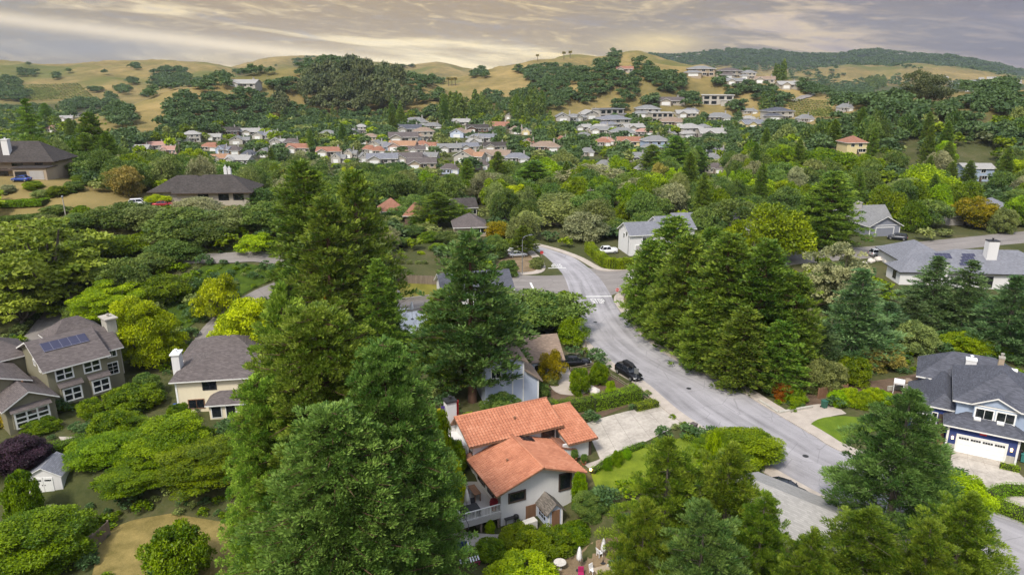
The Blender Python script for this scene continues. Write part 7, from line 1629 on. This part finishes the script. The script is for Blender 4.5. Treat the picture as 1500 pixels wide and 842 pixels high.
def small_crown(seed, conif=False, k=15, n=17, lf=.15):
    rng = np.random.default_rng(seed)
    if conif:
        f = np.linspace(.05, .98, k); a = rng.random(k)*6.28; r = (1-f)**.7*.30; cent = np.stack([np.cos(a)*r*.6, np.sin(a)*r*.6, f], -1); rad = np.stack([.5*(1-f)**.6+.05]*2 + [np.full(k, .10)], -1)*.8
    else:
        d = rnd(k*3, rng); d = d[d[:, 2] > -.35][:k]; k = len(d); rr = .55+.45*rng.random(k); cent = np.stack([d[:, 0]*.33*rr, d[:, 1]*.33*rr, .48+d[:, 2]*.32*rr], -1); rad = np.full((k, 3), .21)
    V, F_, t = clump_leaves(cent, rad, n, .26, rng, 1, .1, None, .4, .7, .6) if n < 12 else clump_leaves(cent, rad, n, lf, rng, 1, .1, None, .4, .7, .55)
    return V, F_, t
SMC = [small_crown(100+i) for i in range(6)]; SMK = [small_crown(200+i, True, 22, 14, .13) for i in range(3)]; SMD = [small_crown(300+i, False, 9, 8) for i in range(5)]
Vs, Fs, Ts, Ms, base = [], [], [], [], 0
slots = ['leaf_oak_far', 'leaf_oak', 'leaf_olive', 'leaf_green', 'leaf_euc', 'leaf_lime']
smap = {'oak': 0, 'oak_far': 0, 'redwood': 1, 'olive': 2, 'grey_olive': 2, 'green': 3, 'euc': 4, 'brownish': 4, 'lime': 5, 'yellow': 5, 'gold': 5, 'purple': 1, 'orchard': 2}
def add_stuff(lst, name, label_kind='stuff'):
    Vs, Fs, Ts, Ms, base = [], [], [], [], 0
    for x, y, z, h_, w_, sp in lst:
        V, F_, t = rs.choice(SMK if sp == 'redwood' else SMC if y < 1400 and sp != 'orchard' else SMD); a = rs.random()*6.28; c, s = math.cos(a), math.sin(a)
        q = np.stack([(V[:, 0]*c-V[:, 1]*s)*w_*1.1+x, (V[:, 0]*s+V[:, 1]*c)*w_*1.1+y, V[:, 2]*h_+z-.3], -1)
        Vs.append(q); Fs.append(F_+base); Ts.append(np.clip(t*.7+rs.uniform(-.1, .4), 0, 1)); Ms.append(np.full(len(F_), smap[sp])); base += len(V)
    me = mesh_np(name, np.concatenate(Vs), np.concatenate(Fs), [M[k] for k in slots], np.concatenate(Ts), np.concatenate(Ms))
    o = link(bpy.data.objects.new(name, me)); tag(o, kind=label_kind); return o
print('alone', cnt, 'rest', len(rest))
add_stuff(rest, 'distant_woods')
# palms on the golden ridge
def palm(px, py, h_px, label, group):
    g_ = ground(px, py, 400); 
    if not g_: return
    x, y, z = g_; H_ = h_px/FOC*axis_depth(y, z); t_ = empty('palm_tree', (x, y, z), px, label, 'palm', group)
    MB().tube([(0,0,-1),(0,0,H_*.5),(.2,0,H_*.9)], [H_*.05, H_*.04, H_*.035], 6).build('trunk', M['bark_grey'], t_)
    rng = np.random.default_rng(int(px)); n = 160; a = rng.random(n)*6.28; e = rng.uniform(-.7, .9, n); d = np.stack([np.cos(a)*np.cos(e), np.sin(a)*np.cos(e), np.sin(e)], -1)
    V, F_, tt = leaves(d*H_*.17+[.2, 0, H_*.88], d, norm(np.cross(d, rnd(n, rng))), H_*.32, H_*.05, rng.random(n)); link(bpy.data.objects.new('crown', mesh_np('palm_crown', V, F_, [M['leaf_brownish']], tt)), t_)
for i, (px, py, h_) in enumerate(((787.5,90,9),(826,87,10),(835,86,10))): palm(px, py, h_, 'palm standing on the golden skyline, %s from the left' % ['first','second','third'][i], 'skyline palms')
for i, px in enumerate((657, 662, 667)): palm(px, 126, 11, 'palm of the small group on the golden hill saddle, %s from the left' % ['first','second','third'][i], 'palms on the hill saddle')
# small paved roads on the hills
strip('hill_road', px2([(0,0)]*0) or [ground(p, q)[:2] for p, q in ((1158,148),(1172,142),(1186,138),(1182,134))], [ground(p, q)[:2] for p, q in ((1164,150),(1180,145),(1195,140),(1190,135))], M['road_side'], .8, 24, 3)
strip('valley_street', [ground(p, q)[:2] for p, q in ((796,268),(800,256),(798,244))], [ground(p, q)[:2] for p, q in ((820,268),(815,256),(806,244))], M['road_side'], .25, 20, 3)
# houses of the far town at the right, and its pale roofs
for i in range(26):
    px, py = rs.uniform(1383, 1500), rs.uniform(116, 140); g_ = ground(px, py, 900)
    if g_ is None or g_[1] < 900 or g_[1] > 2300: continue
    hh = House('town_house', None, g_[0], g_[1], g_[2], rs.uniform(-25, 25), rs.choice(['wall_white', 'wall_beige']), rs.choice(['roof_pale', 'roof_grey', 'roof_pale']))
    L = rs.uniform(5, 9)/FOC*g_[1]; hh.block(-L/2, L/2, 0, 9, -3, 5, 7.5, 'gable', 'u', .5); hh.done(); tag(hh.root, None, 'house'); HOUSES.append((hh.root, 'pale house of the far town', px, py, g_[1]))
# undergrowth close by, where the soil would show between gardens
SMALL = []
for it in range(9000):
    y = 52 + 95*rs.random(); s = rs.uniform(-.82, .82); x = s*y
    if any(inpoly(x, y, P) for P in POLY if P is not IVY_P): continue
    if any((x-bx)**2+(y-by)**2 < (br+.6)**2 for bx, by, br in BLOCK): continue
    r_ = .5+1.3*rs.random()**2
    z = T(x, y); px, py = pix(x, y, z)
    if 655 < px < 905 and 740 < py < 842: continue
    if 1180 < px < 1330 and 600 < py < 660: continue
    if not all((x-a)**2+(y-b)**2 > (r_+c)**2*.55 for a, b, c in SMALL): continue
    SMALL.append((x, y, r_))
under = [(x, y, T(x, y), r_*1.5, r_*2.2, rs.choice(['oak', 'oak', 'green', 'olive', 'green', 'oak_far'])) for x, y, r_ in SMALL]
print('under', len(under))
def add_under(lst, name):
    Vs, Fs, Ts, Ms, base = [], [], [], [], 0; rng = np.random.default_rng(77)
    var = []
    for i in range(5):
        k = 14; d = rnd(k*3, rng); d = d[d[:, 2] > -.1][:k]; cent = np.stack([d[:, 0]*.33, d[:, 1]*.33, .25+d[:, 2]*.45], -1); var.append(clump_leaves(cent, np.full((len(d), 3), .20), 26, .14, rng, 1, .2, None, .5, .5, .5))
    for x, y, z, h_, w_, sp in lst:
        V, F_, t = rs.choice(var); a = rs.random()*6.28; c, s = math.cos(a), math.sin(a)
        Vs.append(np.stack([(V[:, 0]*c-V[:, 1]*s)*w_+x, (V[:, 0]*s+V[:, 1]*c)*w_+y, V[:, 2]*h_+z-.1], -1)); Fs.append(F_+base); Ts.append(t); Ms.append(np.full(len(F_), smap[sp])); base += len(V)
    o = link(bpy.data.objects.new(name, mesh_np(name, np.concatenate(Vs), np.concatenate(Fs), [M[k] for k in slots], np.concatenate(Ts), np.concatenate(Ms)))); tag(o, kind='stuff')
add_under(under, 'undergrowth')
# ------------------------------------------------------------ labels for what has none yet
LAND = [('the tall redwood pair', 490, 300), ('the olive conifer', 640, 320), ('the autumn orange tree', 731, 345), ('the road head', 800, 350), ('the white corner house', 930, 345), ('the roadside redwoods', 1060, 400), ('the grey garage gable', 1295, 325), ('the golden-orange tree', 1432, 315), ('the big yellow-green tree', 1362, 275), ('the pale blue hillside house', 1435, 255), ('the terracotta mansion', 1240, 215), ('the giant eucalyptus', 1362, 150),
        ('the fresh-green domed trees', 1180, 250), ('the lime poplars', 1070, 270), ('the tall valley conifers', 990, 235), ('the lone bright lime tree', 828, 245), ('the grey-olive domed oak', 864, 285), ('the hipped grey roof', 285, 275), ('the dark hillside house', 30, 235), ('the ragged dark conifer', 45, 185), ('the layered conifer', 137, 195), ('the eucalyptus grove', 520, 135), ('the white hilltop house', 354, 128), ('the orchard rows', 1180, 155), ('the white flat-roofed villa', 896, 165), ('the hilltop mansions', 1050, 112), ('the purple plum', 936, 215), ('the large slate roof', 560, 235), ('the big tan roof', 723, 230), ('the orange gable roof', 678, 235), ('the cream terracotta house', 925, 210), ('the yellow-lime round tree', 1030, 280), ('the huge airy tree', 72, 380), ('the belt of oaks', 262, 350), ('the white saddle mansion', 598, 143), ('the left valley roofs', 430, 215), ('the cedar slope', 1330, 480), ('the white modern house', 1420, 380), ('the far town', 1430, 128), ('the palm saddle', 662, 122), ('the left vineyard', 60, 138), ('the grey bungalow', 1470, 305), ('the left drive', 60, 480), ('the big oak at the crossing', 800, 460)]
items = [dict(o=t_['o'], look=t_['look'], px=t_['px'], py=t_['py']) for t_ in TREES if not t_['label']] + [dict(o=a, look=b, px=c, py=d) for a, b, c, d, e in HOUSES]
def rel(dx, dy):
    if abs(dx) < 14 and abs(dy) < 9: return 'close beside'
    if abs(dx) > abs(dy)*1.3: return 'right of' if dx > 0 else 'left of'
    return 'in front of' if dy > 0 else 'beyond'
by = {}
for it in items:
    n_, lx, ly = min(LAND, key=lambda l: (l[1]-it['px'])**2 + (1.6*(l[2]-it['py']))**2); it['lab'] = '%s %s %s' % (it['look'], rel(it['px']-lx, it['py']-ly), n_); by.setdefault(it['lab'], []).append(it)
ORD = ['first', 'second', 'third', 'fourth', 'fifth', 'sixth', 'seventh', 'eighth', 'ninth', 'tenth', 'eleventh', 'twelfth', 'thirteenth', 'fourteenth', 'fifteenth', 'sixteenth', 'seventeenth', 'eighteenth', 'nineteenth', 'twentieth']
for lab, L in by.items():
    L.sort(key=lambda i: i['px'])
    for k, it in enumerate(L):
        if len(L) == 1: it['o']['label'] = lab
        elif len(L) == 2: it['o']['label'] = lab + ', ' + ('left' if k == 0 else 'right') + ' one of two'
        else: it['o']['label'] = lab + ', ' + (ORD[k] if k < 20 else 'number %d' % (k+1)) + ' from left'
        if len(L) > 1: it['o']['group'] = lab

# ------------------------------------------------------------ the air
hz_ = MB().box(-6500, 6500, -300, 4700, -12, 300).build('haze', plain('haze_air', (1, 1, 1)))
hm = NT('haze_volume'); pv = hm.n('ShaderNodeVolumePrincipled'); pv.inputs['Density'].default_value = HAZE; pv.inputs['Color'].default_value = (.72, .80, .92, 1); pv.inputs['Anisotropy'].default_value = .3
hm.l(pv.outputs[0], hm.out.inputs['Volume']); hz_.data.materials[0] = hm.m; tag(hz_, kind='stuff')
